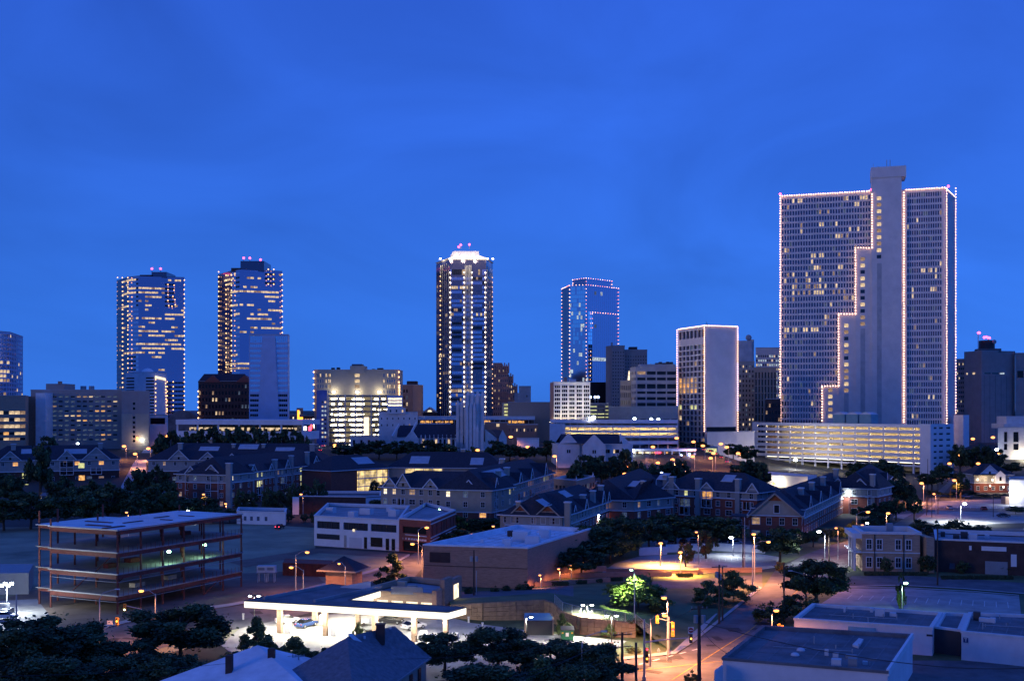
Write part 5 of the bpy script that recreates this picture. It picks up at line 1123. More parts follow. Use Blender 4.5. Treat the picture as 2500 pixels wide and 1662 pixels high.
        m = MB(); q0, q1 = at(s - w / 2 + .25, -.04), at(s + w / 2 - .25, -.04); m.quad((*q0, z0 + .12), (*q1, z0 + .12), (*q1, z0 + 2.4), (*q0, z0 + 2.4)); k = fn(*pxpy(*q0, z0 + 1.2)); m.build('balcony_recess', k if k != 'glass' else 'glass_black', root)  # flat sheet for the balcony recess, black where its shade is painted
        for t in (-1, 0, 1): m = MB(); p = at(s + t * (w / 2 - .12), -.8); m.beam((*p, z0 + .1), (*p, z0 + h - .2), .2, .2); m.build('balcony_post', trim, b_)
    return at, sp
def apt(label, px, Y, name='apartment_house', cat='apartment house'):
    return thing(name, label, cat, (*P(px, Y), terr(*P(px, Y)) - 1.0))
def apartments():
    # A far left row
    r = apt('far left apartment row with grey gables half hidden by trees', 140, 515); zb = 4
    wing(r, P(-40, 500), P(291, 520), 18, 14.6, zb, 6.4, gables=((25, 9, 4.2), (163, 8, 4.4), (235, 12, 5.6)), chim=((30, 6, 2, 22), (245, 6, 2, 22)), wells=((50, 76, .45, .75), (156, 212, .4, .72)), st=3, pitch=5,
         lit=((33, 1126, 'lit_amber'), (43, 1143, 'lit_amber'), (183, 1125, 'lit_amber'), (246, 1124, 'lit_amber'), (270, 1113, 'lit_hot'), (165, 1126, 'lit_dim')), balc=((163, 6, 1), (163, 6, 2), (235, 5, 1)), seed=1, low='brick_dark')
    for px, py, k in ((199, 1136, 'lit_lime'), (62, 1161, 'lit_lime'), (62, 1187, 'lit_lime'), (200, 1166, 'lit_amber')):
        Y = 499; m = MB(); m.box(P(px - 7, Y)[0], P(px + 7, Y)[0], Y - .3, Y, zz(py + 6, Y), zz(py - 6, Y)); m.build('stair_landing_light', k, r)
    # back row
    r = apt('long back apartment row with pale roof wells and four chimneys', 590, 520)
    wing(r, P(362, 512), P(785, 505), 20, 14.6, 4, 7.4, gables=((437, 9.5, 4.6), (508, 8, 3.6), (567, 5, 3)), chim=((429, 5, 1.9, 22.2), (557, 7, 1.5, 21.8), (631, 7, 1.5, 21.8), (754, 5, 2, 22)), wells=((475, 523, .55, .78), (570, 618, .65, .92), (663, 710, .55, .75)), st=3, pitch=5,
         lit=((405, 1112, 'lit_hot'), (400, 1125, 'lit_dim'), (425, 1120, 'lit_dim')), seed=2, low='brick_dark')
    # B corner building
    r = apt('brick and tan corner apartment house with arched balconies, left block', 556, 430)
    lit = ((572, 1150, 'lit_hot'), (572, 1168, 'lit_hot'), (469, 1165, 'lit_amber'), (517, 1166, 'lit_amber'), (531, 1168, 'lit_amber'), (632, 1162, 'lit_lime'), (632, 1183, 'lit_lime'), (737, 1142, 'lit_lime'), (737, 1163, 'lit_lime'), (735, 1182, 'lit_lime'))
    wing(r, P(430, 432), P(557, 424), 17, 12.9, 0, 5.2, gables=((467, 5.2, 2.9), (517, 8, 3.6)), chim=((560, -.9, 2.1, 17.4),), balc=((467, 4.6, 3), (467, 4.6, 2), (467, 4.6, 1), (517, 7, 3), (517, 7, 2), (517, 7, 1)), st=4, pitch=3.6, lit=lit, split=9.6, seed=3, hipR=.4)
    wing(r, P(557, 424), P(798, 513), 17, 12.9, 0, 6.4, gables=((617, 5, 3), (660, 4, 2.6), (700, 4.6, 3.6), (770, 7, 4)), chim=((617, -.3, 1.8, 15.8), (673, -.3, 2.2, 17), (713, -.3, 1.9, 18), (752, -.3, 1.8, 19)), st=4, pitch=3.6, lit=lit, split=9.6, seed=4, hipL=.4, balc=((632, 4, 1), (632, 4, 2), (690, 4, 2), (737, 4, 2)))
    # C courtyard building
    r = apt('courtyard apartment building with yellow lit galleries and brick end wall', 960, 475)
    at, sp = wing(r, P(808, 452), P(948, 478), 18, 12.8, 0, 5.6, st=4, wells=((885, 925, .35, .8),), split=12.8, low='brick_red', sides=False, seed=5, slotwin=False, band=False)
    gal = []
    def gallery(at, sp, pa, pb, rows, k, d=-.05):
        a, b = sp(pa), sp(pb); n = max(2, int((b - a) / 3.4))
        for (z0, z1) in rows:
            m = MB(); m.quad((*at(a, d), z0), (*at(b, d), z0), (*at(b, d), z1), (*at(a, d), z1)); m.build('gallery_glow', k, r)  # flat glowing sheet stands in for the lamplit gallery interior
            m = MB(); m.prism([at(a - .2, -1.1), at(b + .2, -1.1), at(b + .2, -.06), at(a - .2, -.06)], z0 - .35, z0 - .05); s = m.build('gallery_floor', 'white_trim', r)
            m = MB(); m.beam((*at(a, -1.0), z0 + 1.0), (*at(b, -1.0), z0 + 1.0), .1, .1)
            for i in range(int((b - a) / .5)): p = at(a + i * .5, -1.0); m.beam((*p, z0), (*p, z0 + 1), .04, .04)
            m.build('railing', 'white_trim', s)
            for i in range(n + 1): p = at(a + (b - a) * i / n, -.95); m = MB(); m.beam((*p, z0 - .1), (*p, z1 + .1), .22, .22); m.build('gallery_post', 'white_trim', s)
    gallery(at, sp, 872, 945, ((9.0, 11.9), (5.6, 8.5), (2.2, 5.2)), 'lit_gallery')
    at, sp = wing(r, P(946, 480), P(1232, 474), 18, 12.8, 0, 6.4, st=4, wells=((997, 1044, .25, .7), (1146, 1178, .2, .62), (1216, 1230, .2, .6)), split=.2, up='stucco_tan', sides=False, seed=6, slotwin=False, band=False, chim=((1122, 9, 1.8, 20.5), (1169, 9, 1.8, 20.3)))
    gallery(at, sp, 990, 1080, ((9.2, 12.2), (6.0, 8.8)), 'lit_gallery'); gallery(at, sp, 1177, 1215, ((9.4, 11.0),), 'lit_lime')
    # D centre front house
    r = apt('tan and brick apartment house with three gables and warm lit corner windows, centre', 1080, 356)
    lit = ((935, 1196, 'lit_hot'), (948, 1198, 'lit_hot'), (960, 1198, 'lit'), (981, 1212, 'lit_lime'), (981, 1235, 'lit_dim'), (1005, 1197, 'lit_dim'), (1022, 1224, 'lit_amber'), (1100, 1199, 'lit_hot'), (1185, 1250, 'lit_amber'), (1245, 1200, 'lit_lime'), (1253, 1200, 'lit_lime'), (1292, 1187, 'lit_amber'), (1330, 1165, 'lit_lime'), (1327, 1206, 'neon_red'))
    wing(r, P(930, 362), P(1200, 346), 17, 12.7, 0, 5.0, gables=((953, 5, 3.0), (985, 5.4, 4.4), (1052, 5.2, 3.0), (1146, 5.2, 3.0)), st=4, pitch=3.3, lit=lit, split=5.6, up='stucco_tan', seed=7, balc=((981, 3, 1), (981, 3, 2), (1052, 4, 1), (1146, 4, 1)), hipR=.4)
    wing(r, P(1200, 346), P(1352, 442), 17, 12.7, 0, 6.0, gables=((1209, 4.4, 3.6), (1268, 5, 3.4), (1296, 5, 3.8), (1330, 5, 4.6)), st=4, pitch=3.4, lit=lit, split=5.6, up='stucco_tan', seed=8, chim=((1243, 3, 2.6, 17.6), (1263, 3, 2.6, 18), (1296, 10, 2.2, 20)), wells=((1218, 1266, .45, .8),), hipL=.4, balc=((1209, 4, 1), (1209, 4, 2), (1209, 4, 3), (1268, 4, 2), (1296, 4, 2)))
    # E near house with orange gables
    r = apt('tan apartment house with two orange gable boards behind the brown hall', 1330, 300)
    lit = ((1227, 1264, 'lit_amber'), (1483, 1232, 'lit_amber'), (1481, 1255, 'lit_amber'), (1440, 1262, 'lit_cool'), (1450, 1262, 'lit'))
    wing(r, P(1221, 303), P(1372, 297), 17, 9.3, 0, 5.2, gables=((1271, 5.6, 2.8, 'stucco_tan'), (1338, 6.6, 3.0, 'stucco_tan')), gmat='orange_board', st=3, pitch=3.2, lit=lit, split=3.0, up='stucco_tan', seed=9, chim=((1259, 2, 1.3, 12.8), (1386, -.6, 1.5, 13.2)), hipR=.3)
    wing(r, P(1372, 297), P(1490, 348), 16, 9.3, 0, 5.4, gables=((1400, 2.6, 2.0), (1428, 3.4, 2.8), (1470, 4.2, 3.8), (1483, 3, 3)), st=3, pitch=3.0, lit=lit, split=6.4, low='brick_red', up='stucco_grey', seed=10, chim=((1432, .4, 1.5, 13.2), (1456, .4, 1.5, 13.6), (1480, 1, 1.5, 14.4)), wells=((1362, 1378, .5, .8), (1420, 1436, .62, .9)), hipL=.3)
    # F middle house
    r = apt('hipped apartment house with bluish lamps and turret bay between orange gables and galleries', 1560, 370)
    lit = ((1494, 1242, 'lit_amber'), (1504, 1244, 'lit_amber'), (1530, 1243, 'lit_cool'), (1574, 1238, 'lit_hot'), (1556, 1242, 'lit_cool'))
    wing(r, P(1488, 352), P(1548, 345), 20, 9.6, 0, 6.2, gables=(), st=3, pitch=3.2, lit=lit, split=6.2, seed=11, chim=((1530, 8, 1.6, 15.2),), wells=((1505, 1524, .6, .85),), hipR=.35)
    wing(r, P(1548, 345), P(1628, 425), 18, 9.6, 0, 6.0, gables=((1558, 4, 3.4), (1585, 3.4, 3.2), (1598, 3.4, 3.4), (1622, 4, 3.6)), st=3, pitch=3.4, lit=lit, split=6.2, seed=12, hipL=.35)
    # G
    r = apt('dark apartment house with yellow stair windows and tall chimneys, right of centre', 1735, 362)
    lit = ((1673, 1203, 'lit_lime'), (1673, 1226, 'lit_lime'), (1672, 1250, 'lit_lime'), (1720, 1206, 'lit_amber'), (1847, 1206, 'lit'))
    wing(r, P(1612, 374), P(1848, 352), 17, 11.4, 0, 5.6, gables=((1640, 6, 3.2), (1727, 5, 2.6), (1838, 4, 3.0)), st=4, pitch=3.6, lit=lit, split=9.0, seed=13, chim=((1641, -.7, 1.9, 15.4), (1705, -.7, 1.7, 15.2), (1802, -.7, 1.6, 15.6), (1608, 4, 1.6, 15.6)), wells=((1590, 1614, .45, .8), (1746, 1774, .5, .85)), balc=((1673, 4, 1), (1673, 4, 2), (1727, 4, 2), (1727, 4, 3), (1825, 3, 2)))
    # H brick house with big gable
    r = apt('red brick house with wide tan gable and orange peak beside the lit lot', 1892, 320)
    lit = ((1841, 1267, 'lit_dim'), (1921, 1275, 'lit_dim'))
    at, sp = wing(r, P(1830, 320), P(1957, 316), 16, 7.6, 0, 2.4, st=2, pitch=3.6, lit=lit, split=7.5, low='brick_red', up='brick_red', seed=14, wh=1.9, band=False, hipL=.6, hipR=.6)
    m = MB(); a, b, c = sp(1832), sp(1955), sp(1892); zt = 13.6; m.poly([(*at(a, -.4), 7.4), (*at(b, -.4), 7.4), (*at(c, -.4), zt)]); g = m.build('front_gable', 'stucco_tan', r)
    m = MB(); t = .66; m.poly([(*at(a + (c - a) * t, -.46), 7.4 + (zt - 7.4) * t), (*at(b + (c - b) * t, -.46), 7.4 + (zt - 7.4) * t), (*at(c, -.46), zt)]); m.build('gable_peak', 'orange_board', g)
    m = MB(); m.quad((*at(a - .9, -1), 6.8), (*at(c, -1), zt + .2), (*at(c, 17), zt + .2), (*at(a - .9, 17), 6.8)); m.quad((*at(b + .9, 17), 6.8), (*at(c, 17), zt + .2), (*at(c, -1), zt + .2), (*at(b + .9, -1), 6.8)); m.build('gable_roof', 'shingle', g)
    m = MB()
    for e, s in ((a - .9, -1), (b + .9, 1)): m.beam((*at(c, -1.05), zt + .1), (*at(e, -1.05), 6.75), .16, .4)
    m.beam((*at(a + (c - a) * t, -.6), 7.4 + (zt - 7.4) * t), (*at(b + (c - b) * t, -.6), 7.4 + (zt - 7.4) * t), .16, .25); m.build('rake_trim', 'stucco_tan', g)
    m = MB(); m.quad((*at(c - .2, -.48), 8.2), (*at(c + 1.2, -.48), 8.2), (*at(c + 1.2, -.48), 10.4), (*at(c - .2, -.48), 10.4)); w = m.build('window', 'glass', r)
    m = MB()
    for x0, x1, z0, z1 in ((-.4, 1.4, 10.4, 10.6), (-.4, 1.4, 8.0, 8.2), (-.4, -.2, 8.2, 10.4), (1.2, 1.4, 8.2, 10.4)): m.prism([at(c + x0, -.6), at(c + x1, -.6), at(c + x1, -.44), at(c + x0, -.44)], z0, z1)
    m.build('frame', 'white_trim', w)
    m = MB(); m.prism([at(-5, 1), at(-.1, 1), at(-.1, 8), at(-5, 8)], 3.2, 3.5); m.build('porch_deck', 'white_trim', r); m = MB(); m.prism([at(-5.6, .4), at(-.1, .4), at(-.1, 9), at(-5.6, 9)], 6.6, 6.9); m.build('porch_roof', 'shingle', r)
    for d in (1.2, 4.5, 7.8): m = MB(); m.beam((*at(-4.8, d), 0), (*at(-4.8, d), 6.7), .3, .3); m.build('porch_post', 'white_trim', r)
    r2 = apt('row of dark roofed brick townhouses receding behind the red brick house', 2020, 370)
    wing(r2, P(1962, 330), P(2085, 430), 15, 8.2, 0, 5.4, gables=((1975, 4, 3.4), (2000, 4, 3.6), (2024, 4.4, 3.8), (2048, 4.4, 4), (2070, 4.6, 4.2)), st=3, pitch=4, split=5.4, seed=15, chim=((1985, 3, 2.4, 13.4), (2010, 3, 2.4, 14), (2036, 3, 2.6, 14.5)))
    # I right house
    r = apt('dark apartment house with twin front gables below the wide garage, right', 2100, 408)
    lit = ((2102, 1200, 'lit_dim'), (2113, 1203, 'lit_amber'))
    wing(r, P(2036, 407), P(2142, 398), 18, 9.4, -.5, 6.6, gables=((2047, 6.2, 3.2), (2101, 6.6, 3.4)), st=3, pitch=3.6, lit=lit, split=6.4, seed=16, chim=((2130, -.5, 1.6, 14.6), (2022, 8, 1.6, 15.6)), balc=((2047, 5, 2), (2101, 6, 2), (2101, 6, 1)), hipR=.4)
    wing(r, P(2142, 398), P(2176, 470), 16, 9.4, -.5, 5.6, gables=((2150, 4, 3.4), (2163, 4, 3.4)), st=3, pitch=3.6, split=6.4, seed=17, hipL=.4)
emis('lit_gallery', (1.0, .72, .30), .85, var=.7, scale=.35)
apartments()

def mid_buildings():
    # white block lit by a wall lamp
    pl = [P(1818, 512), P(1972, 492), P(1994, 503), P(1840, 540)]
    r = building('white_hall', 'low white hall with glowing lamp on its long wall', 'hall', pl, 7.6, 'white_wall', z0=-1, roof='roof_white', cop='white_trim')
    m = MB(); x, y = lerp(pl[0], pl[1], .5); m.box(x - .5, x + .5, y - .7, y - .2, 4.6, 5.2); m.build('wall_lamp', 'bulb_white', r); lamp_light(r, x + .2, y - 2.2, 4.8, 2600, (1, .85, .6), .4); lamp_light(r, pl[1][0] - 1.5, pl[1][1] - 2, 3.0, 900, (1, .7, .4), .4)
    # corner shop with white coping
    pl = [P(1351, 462), P(1407, 447), P(1452, 476), P(1400, 492)]
    r = building('corner_shop', 'small tan brick corner shop with white parapet and street lamp glow', 'shop', pl, 8.9, 'brick_tan', z0=-1, roof='roof_dark', cop='white_trim', faces={0: ([(1.5, 3.4), (4.4, 6.4), (7.2, 9)], [(1.2, 3.8), (5.0, 6.4)], rnd(('lit_dim', .2), seed=1), .25), 1: (grid(elen(pl, 1), 7, .6), [(1.2, 3.6), (4.6, 6.6)], rnd(('lit_faint', .2), seed=2), .25)})
    for p in (pl[1], lerp(pl[1], pl[2], .9)):
        m = MB(); m.tube([(*p, 8.9), (*p, 9.9), (*p, 10.3), (*p, 11.2)], [.35, .35, .2, .02], 6); m.build('finial', 'white_trim', r)
    building('low_shop', 'low flat tan shop right of the corner shop', 'shop', [P(1452, 480), P(1486, 478), P(1486, 495), P(1456, 500)], 5.2, 'brick_tan', z0=-1, roof='roof_dark')
    # brick warehouse and white low block on the left
    pl = [P(731, 402), P(893, 398), P(930, 402), P(930, 425), P(735, 425)]
    r = building('brick_warehouse', 'low brown warehouse with pale parapet line and white end wall', 'warehouse', pl, 6.2, 'brick_dark', z0=-.5, roof='roof_dark', cop='white_trim')
    m = MB(); q = inset(pl, -.06); m.quad((*q[1], -.4), (*q[2], -.4), (*q[2], 6), (*q[1], 6)); m.build('end_wall', 'white_wall', r)
    m = MB(); m.prism([P(714, 398), P(730, 398), P(730, 403), P(714, 403)], -.5, 6.0); m.build('sign_pylon', 'white_wall', r)
    pl = [P(578, 366), P(697, 362), P(700, 376), P(582, 380)]
    building('white_low_block', 'low white block with small square windows behind the grass lot', 'building', pl, 4.0, 'white_wall', z0=-.5, roof='roof_grey', cop='white_trim', faces={0: ([(c, c + 1.0) for c in (2.5, 4.8, 7.2, 10)], [(1.2, 2.6)], 'glass_pale', .15)})
    # white two storey workshop
    pl = [W(767, 1331), W(974, 1345), W(1000, 1300), W(800, 1292)]; L_ = elen(pl, 0); s = L_ / 207.0
    r = building('white_workshop', 'white two storey workshop with long window bands beside red brick shop', 'building', pl, 8.1, 'white_wall', z0=-.5, roof='roof_grey', cop='white_trim', faces={0: ([(7 * s, 64 * s), (73 * s, 133 * s), (140 * s, 201 * s)], [(4.9, 6.9)], 'glass', .35)})
    u, _ = norm2(pl[0], pl[1]); nb = (-u[1], u[0])
    def fq(nm, a, b, z0, z1, k, d=-.06):
        m = MB(); p0, p1 = (pl[0][0] + u[0] * a * s + nb[0] * d, pl[0][1] + u[1] * a * s + nb[1] * d), (pl[0][0] + u[0] * b * s + nb[0] * d, pl[0][1] + u[1] * b * s + nb[1] * d); m.prism([p0, p1, (p1[0] + nb[0] * .2, p1[1] + nb[1] * .2), (p0[0] + nb[0] * .2, p0[1] + nb[1] * .2)], z0, z1); return m.build(nm, k, r)
    fq('window', 7, 64, 2.0, 3.4, 'glass'); fq('roller_door', 88, 118, .1, 2.9, 'metal_white'); fq('door', 124, 131, .1, 3.2, 'glass_black'); fq('window', 140, 168, .8, 3.3, 'glass_black'); fq('door', 176, 184, .1, 3.2, 'glass_black'); fq('door', 190, 198, .1, 3.2, 'glass_black'); fq('door', 75, 81, .1, 3.4, 'metal_grey'); fq('lamp', 97, 101, 4.6, 5.2, 'lit_hot', -.2)
    for i in range(3):
        for k in range(1, 5): a = (7, 73, 140)[i] + k * 12; fq('mullion', a - .5, a + .5, 4.9, 6.9, 'metal_dark', .2)
    for (t, v, w, h) in ((.12, .5, 2.4, 1.6), (.42, .3, 2.2, 1.5), (.55, .5, 3.6, 1.7), (.88, .45, 2.6, 1.9), (.8, .75, 1.6, 1.2)):
        p = lerp(lerp(pl[0], pl[1], t), lerp(pl[3], pl[2], t), v); m = MB(); m.obox(p, u, w, 2, 7.25, 7.3 + h); m.build('roof_unit', 'metal_white', r)
    # red brick shop
    C = pl[1]; pr = [C, W(1051, 1352), W(1112, 1319), W(1040, 1296)]; e0, e1 = elen(pr, 0), elen(pr, 1)
    r = building('red_brick_shop', 'red brick shop with arched side windows and pale cornice at the street lamp', 'shop', [(C[0] + .05, C[1])] + pr[1:], 8.6, 'brick_red', z0=-.5, roof='roof_grey', cop='white_trim', faces={
        0: ([(1.2, e0 - 1.4)], [(.3, 2.9), (5.0, 6.8)], 'glass_black', .4), 1: ([(e1 * t, e1 * t + .95) for t in (.05, .22, .40, .50, .60, .76, .90)], [(4.6, 7.2)], 'glass', .3)})
    m = MB(); u1, _ = norm2(pr[1], pr[2]); n1 = (u1[1], -u1[0]); a = (pr[1][0] + n1[0] * .15, pr[1][1] + n1[1] * .15); b = (pr[2][0] + n1[0] * .15, pr[2][1] + n1[1] * .15)
    for z in (4.2, 3.4, 7.8): m.beam((*a, z), (*b, z), .3, .22)
    m.build('stone_band', 'stone_pale', r)
    m = MB(); u0, _ = norm2(pr[0], pr[1]); f0, f1 = (pr[0][0] + u0[0] * 1.2, pr[0][1] - .35), (pr[0][0] + u0[0] * (e0 - 1.2), pr[1][1] - .25)
    m.beam((*f0, 4.6), (*f1, 4.6), .25, .2); m.build('sill_band', 'stone_pale', r)
    m = MB(); g0 = [(pr[1][0] + u1[0] * e1 * t + n1[0] * .12, pr[1][1] + u1[1] * e1 * t + n1[1] * .12) for t in (.15, .45)]; m.quad((*g0[0], .2), (*g0[1], .2), (*g0[1], 2.8), (*g0[0], 2.8)); m.build('shop_window', 'glass_black', r)
    m = MB(); g0 = [(pr[1][0] + u1[0] * e1 * t + n1[0] * .12, pr[1][1] + u1[1] * e1 * t + n1[1] * .12) for t in (.5, .8)]; m.quad((*g0[0], .2), (*g0[1], .2), (*g0[1], 2.8), (*g0[0], 2.8)); m.build('shop_door', 'brick_brown', r)
    mm = MB()
    for i in range(9): p = lerp(f0, f1, (i + .5) / 9); mm.box(p[0] - .3, p[0] + .3, p[1] - .1, p[1], 3.3, 3.8)
    mm.build('sign_letters', 'stone_pale', r)
    # lit house and white corner building far right
    Y = 505; r = apt('small house with lit porch and white dormer at the right', 2425, Y, 'porch_house', 'house')
    wing(r, P(2378, Y), P(2472, Y), 12, 8.2, 0, 4.6, st=2, pitch=3, split=4.2, low='brick_red', up='stucco_grey', seed=20, gables=((2416, 9, 4.2, 'white_trim'),), gmat='white_wall', lit=((2386, 1169, 'lit'), (2398, 1171, 'lit'), (2408, 1171, 'lit'), (2422, 1170, 'lit')))
    m = MB(); x0, x1 = P(2430, Y - 3)[0], P(2455, Y - 3)[0]; m.box(x0, x1, Y - 3, Y - .05, 4.2, 8.0); m.poly([(x0, Y - 3, 8), (x1, Y - 3, 8), ((x0 + x1) / 2, Y - 3, 10)]); m.build('bay', 'white_wall', r); m = MB(); m.box((x0 + x1) / 2 - .5, (x0 + x1) / 2 + .5, Y - 3.1, Y - 2.95, 5.4, 7.2); m.build('bay_window', 'glass_black', r)
    m = MB(); m.prism([P(2375, Y - 4), P(2430, Y - 4), P(2430, Y), P(2375, Y)], 8.0, 8.3); m.build('porch_roof', 'shingle', r)
    for px, py in ((2387, 1169), (2423, 1170), (2417, 1184), (2450, 1187)):
        m = MB(); x = P(px, Y - 3.4)[0]; m.box(x - .25, x + .25, Y - 3.6, Y - 3.3, zz(py + 2, Y), zz(py - 2, Y)); m.build('porch_lamp', 'bulb_white', r)
    lamp_light(r, *P(2418, Y - 5), 3.4, 900, (1, .7, .4)); lamp_light(r, *P(2450, Y - 6), 3.2, 900, (1, .75, .5)); lamp_light(r, *P(2404, Y - 2), 6.8, 300, (1, .7, .45))
    Y = 440; pl = [P(2464, Y), P(2540, Y), P(2540, Y + 20), P(2464, Y + 20)]
    r = building('white_corner_building', 'white building with glowing wall lamp cut by the right edge', 'building', pl, zz(1172, Y), 'white_wall', z0=-.5, roof='roof_white')
    m = MB(); m.box(P(2467, Y)[0], P(2476, Y)[0], Y - .6, Y - .1, zz(1203, Y), zz(1188, Y)); m.build('wall_lamp', 'mercury', r); lamp_light(r, P(2474, Y)[0], Y - 2.5, 5, 2500, (.95, .95, 1), .5)
    bx('brick_side', 'brick_tan', r, P(2455, Y)[0], P(2463.8, Y)[0], Y, Y + 4, -.5, zz(1212, Y))
mid_buildings()
# ================================================================== streets, lots, lawns
def sheet(name, pts, z, m, kind='structure'):
    mb = MB(); mb.poly([(*W(px, py), z) for px, py in pts]); return struct(name, mb, m, kind)
def ribbon(name, lpts, rpts, z, m):
    mb = MB()
    for i in range(len(lpts) - 1):
        a, b, c, d = W(*lpts[i]), W(*rpts[i]), W(*rpts[i + 1]), W(*lpts[i + 1]); mb.quad(*[(*p, terr(*p) + z) for p in (a, b, c, d)])
    return struct(name, mb, m)
def streets():
    # lawns and bare ground
    sheet('lawn', [(-200, 1700), (-200, 1290), (600, 1278), (770, 1288), (770, 1340), (1000, 1352), (900, 1430), (560, 1560), (200, 1640)], .02, 'dry_grass')
    sheet('construction_ground', [(-60, 1540), (-60, 1480), (80, 1440), (560, 1400), (760, 1392), (800, 1430), (640, 1480), (330, 1520), (100, 1560)], .03, 'dirt')
    sheet('lawn', [(1080, 1700), (1080, 1440), (1480, 1400), (1700, 1400), (1900, 1395), (1880, 1440), (1700, 1580), (1500, 1620), (1440, 1700)], .02, 'grass')
    sheet('lawn', [(1800, 1700), (1960, 1450), (2100, 1370), (2700, 1370), (2900, 1700)], .02, 'grass')
    sheet('lawn', [(1400, 1400), (1480, 1300), (2080, 1285), (2080, 1310), (1900, 1380), (1500, 1410)], .02, 'grass')
    # left street
    ribbon('street', [(-200, 1600), (150, 1560), (310, 1522), (450, 1497), (560, 1482), (700, 1455), (860, 1412), (950, 1385), (1000, 1358), (1040, 1330), (1080, 1290)],
           [(-200, 1720), (180, 1650), (330, 1600), (470, 1560), (580, 1535), (740, 1500), (920, 1450), (1010, 1410), (1045, 1372), (1075, 1340), (1120, 1290)], .05, 'asphalt')
    ribbon('pavement_strip', [(-200, 1590), (150, 1551), (310, 1514), (450, 1489), (560, 1474), (700, 1448), (860, 1406), (950, 1379), (1000, 1352)], [(-200, 1599), (150, 1559), (310, 1521), (450, 1496), (560, 1481), (700, 1454.3), (860, 1411.4), (950, 1384.4), (1000, 1357.4)], .16, 'pavement')
    ribbon('street', [(560, 1372), (770, 1338), (975, 1350), (1000, 1352)], [(600, 1385), (780, 1350), (975, 1362), (1000, 1362)], .045, 'dirt')
    # right street, branch and junction
    ribbon('street', [(1440, 1720), (1518, 1612), (1650, 1598), (1700, 1565), (1780, 1501), (1862, 1436), (1890, 1395), (1960, 1356), (2030, 1330), (2085, 1316), (2180, 1281), (2230, 1252), (2262, 1225), (2300, 1190), (2330, 1165)],
           [(1700, 1760), (1735, 1680), (1800, 1610), (1855, 1560), (1930, 1490), (1985, 1440), (2030, 1405), (2085, 1376), (2110, 1350), (2130, 1335), (2210, 1288), (2256, 1254), (2284, 1226), (2316, 1190), (2342, 1165)], .06, 'asphalt')
    ribbon('street', [(1485, 1428), (1640, 1416), (1760, 1410), (1860, 1402)], [(1490, 1444), (1640, 1436), (1760, 1436), (1862, 1437)], .05, 'asphalt')
    ribbon('cross_street', [(1060, 1662), (1300, 1640), (1518, 1612)], [(1060, 1780), (1350, 1770), (1450, 1720)], .055, 'asphalt')
    ribbon('cross_street', [(2180, 1612), (2300, 1612), (2520, 1618), (2700, 1620)], [(2150, 1690), (2300, 1690), (2520, 1690), (2700, 1690)], .05, 'asphalt')
    ribbon('pavement_strip', [(1518, 1605), (1645, 1591), (1690, 1563), (1770, 1500), (1852, 1433)], [(1518, 1611.5), (1649, 1597.5), (1699, 1564.7), (1779, 1500.7), (1861, 1435.5)], .17, 'pavement')
    ribbon('pavement_strip', [(1622, 1594), (1690, 1540), (1733, 1498)], [(1650, 1594), (1716, 1540), (1752, 1498)], .10, 'pavement')
    for a, b in (((1530, 1640), (1780, 1612)), ((1640, 1660), (1830, 1540)), ((1832, 1538), (1950, 1440))):
        mb = MB(); p, q = W(*a), W(*b); mb.beam((*p, .085), (*q, .085), .14, .01); struct('lane_marking', mb, 'paint_yellow')
    for i in range(5):
        mb = MB(); p, q = lerp(W(1560, 1622), W(1720, 1580), i / 5), lerp(W(1560, 1622), W(1720, 1580), (i + .5) / 5); mb.beam((*p, .086), (*q, .086), .3, .01); struct('crossing_bar', mb, 'paint_white')
    ribbon('street', [(2080, 1406), (2200, 1404), (2350, 1412), (2520, 1424), (2700, 1430)], [(2050, 1432), (2200, 1428), (2350, 1436), (2520, 1450), (2700, 1460)], .05, 'asphalt')
    ribbon('kerb', [(2050, 1432.5), (2200, 1428.5), (2350, 1436.5), (2520, 1450.5)], [(2050, 1434.2), (2200, 1430.2), (2350, 1438.2), (2520, 1452.2)], .18, 'pavement')
    sheet('car_park', [(1995, 1480), (2062, 1436), (2200, 1436), (2380, 1446), (2488, 1455), (2495, 1520), (2300, 1560), (2000, 1540)], .07, 'lot_concrete')
    ribbon('kerb', [(2062, 1434.6), (2200, 1434.6), (2380, 1444.6), (2488, 1453.6)], [(2062, 1436.2), (2200, 1436.2), (2380, 1446.2), (2488, 1455.2)], .2, 'pavement')
    # orange lit car park, with low walls
    sheet('car_park', [(1470, 1397), (1500, 1375), (1564, 1357), (1700, 1352), (1820, 1346), (1905, 1360), (1895, 1385), (1815, 1396), (1600, 1404)], .06, 'lot_concrete')
    sheet('car_park', [(1560, 1338), (1600, 1312), (1830, 1312), (1840, 1340)], .05, 'asphalt')
    # filling station forecourt
    sheet('forecourt', [(540, 1575), (600, 1520), (1000, 1480), (1150, 1520), (1335, 1545), (1530, 1564), (1500, 1590), (1350, 1640), (1050, 1700), (700, 1700)], .045, 'lot_concrete')
    sheet('car_park', [(-80, 1545), (-80, 1470), (90, 1462), (120, 1500), (60, 1535)], .05, 'lot_concrete')
    # right, far lots
    sheet('car_park', [(2180, 1262), (2240, 1225), (2440, 1218), (2560, 1230), (2560, 1275), (2300, 1282)], .05, 'lot_concrete')
    sheet('car_park', [(2260, 1302), (2400, 1290), (2560, 1290), (2560, 1318), (2300, 1318)], .05, 'asphalt')
    ribbon('street', [(2150, 1250), (2300, 1238), (2560, 1244)], [(2150, 1259), (2300, 1247), (2560, 1254)], .07, 'asphalt')
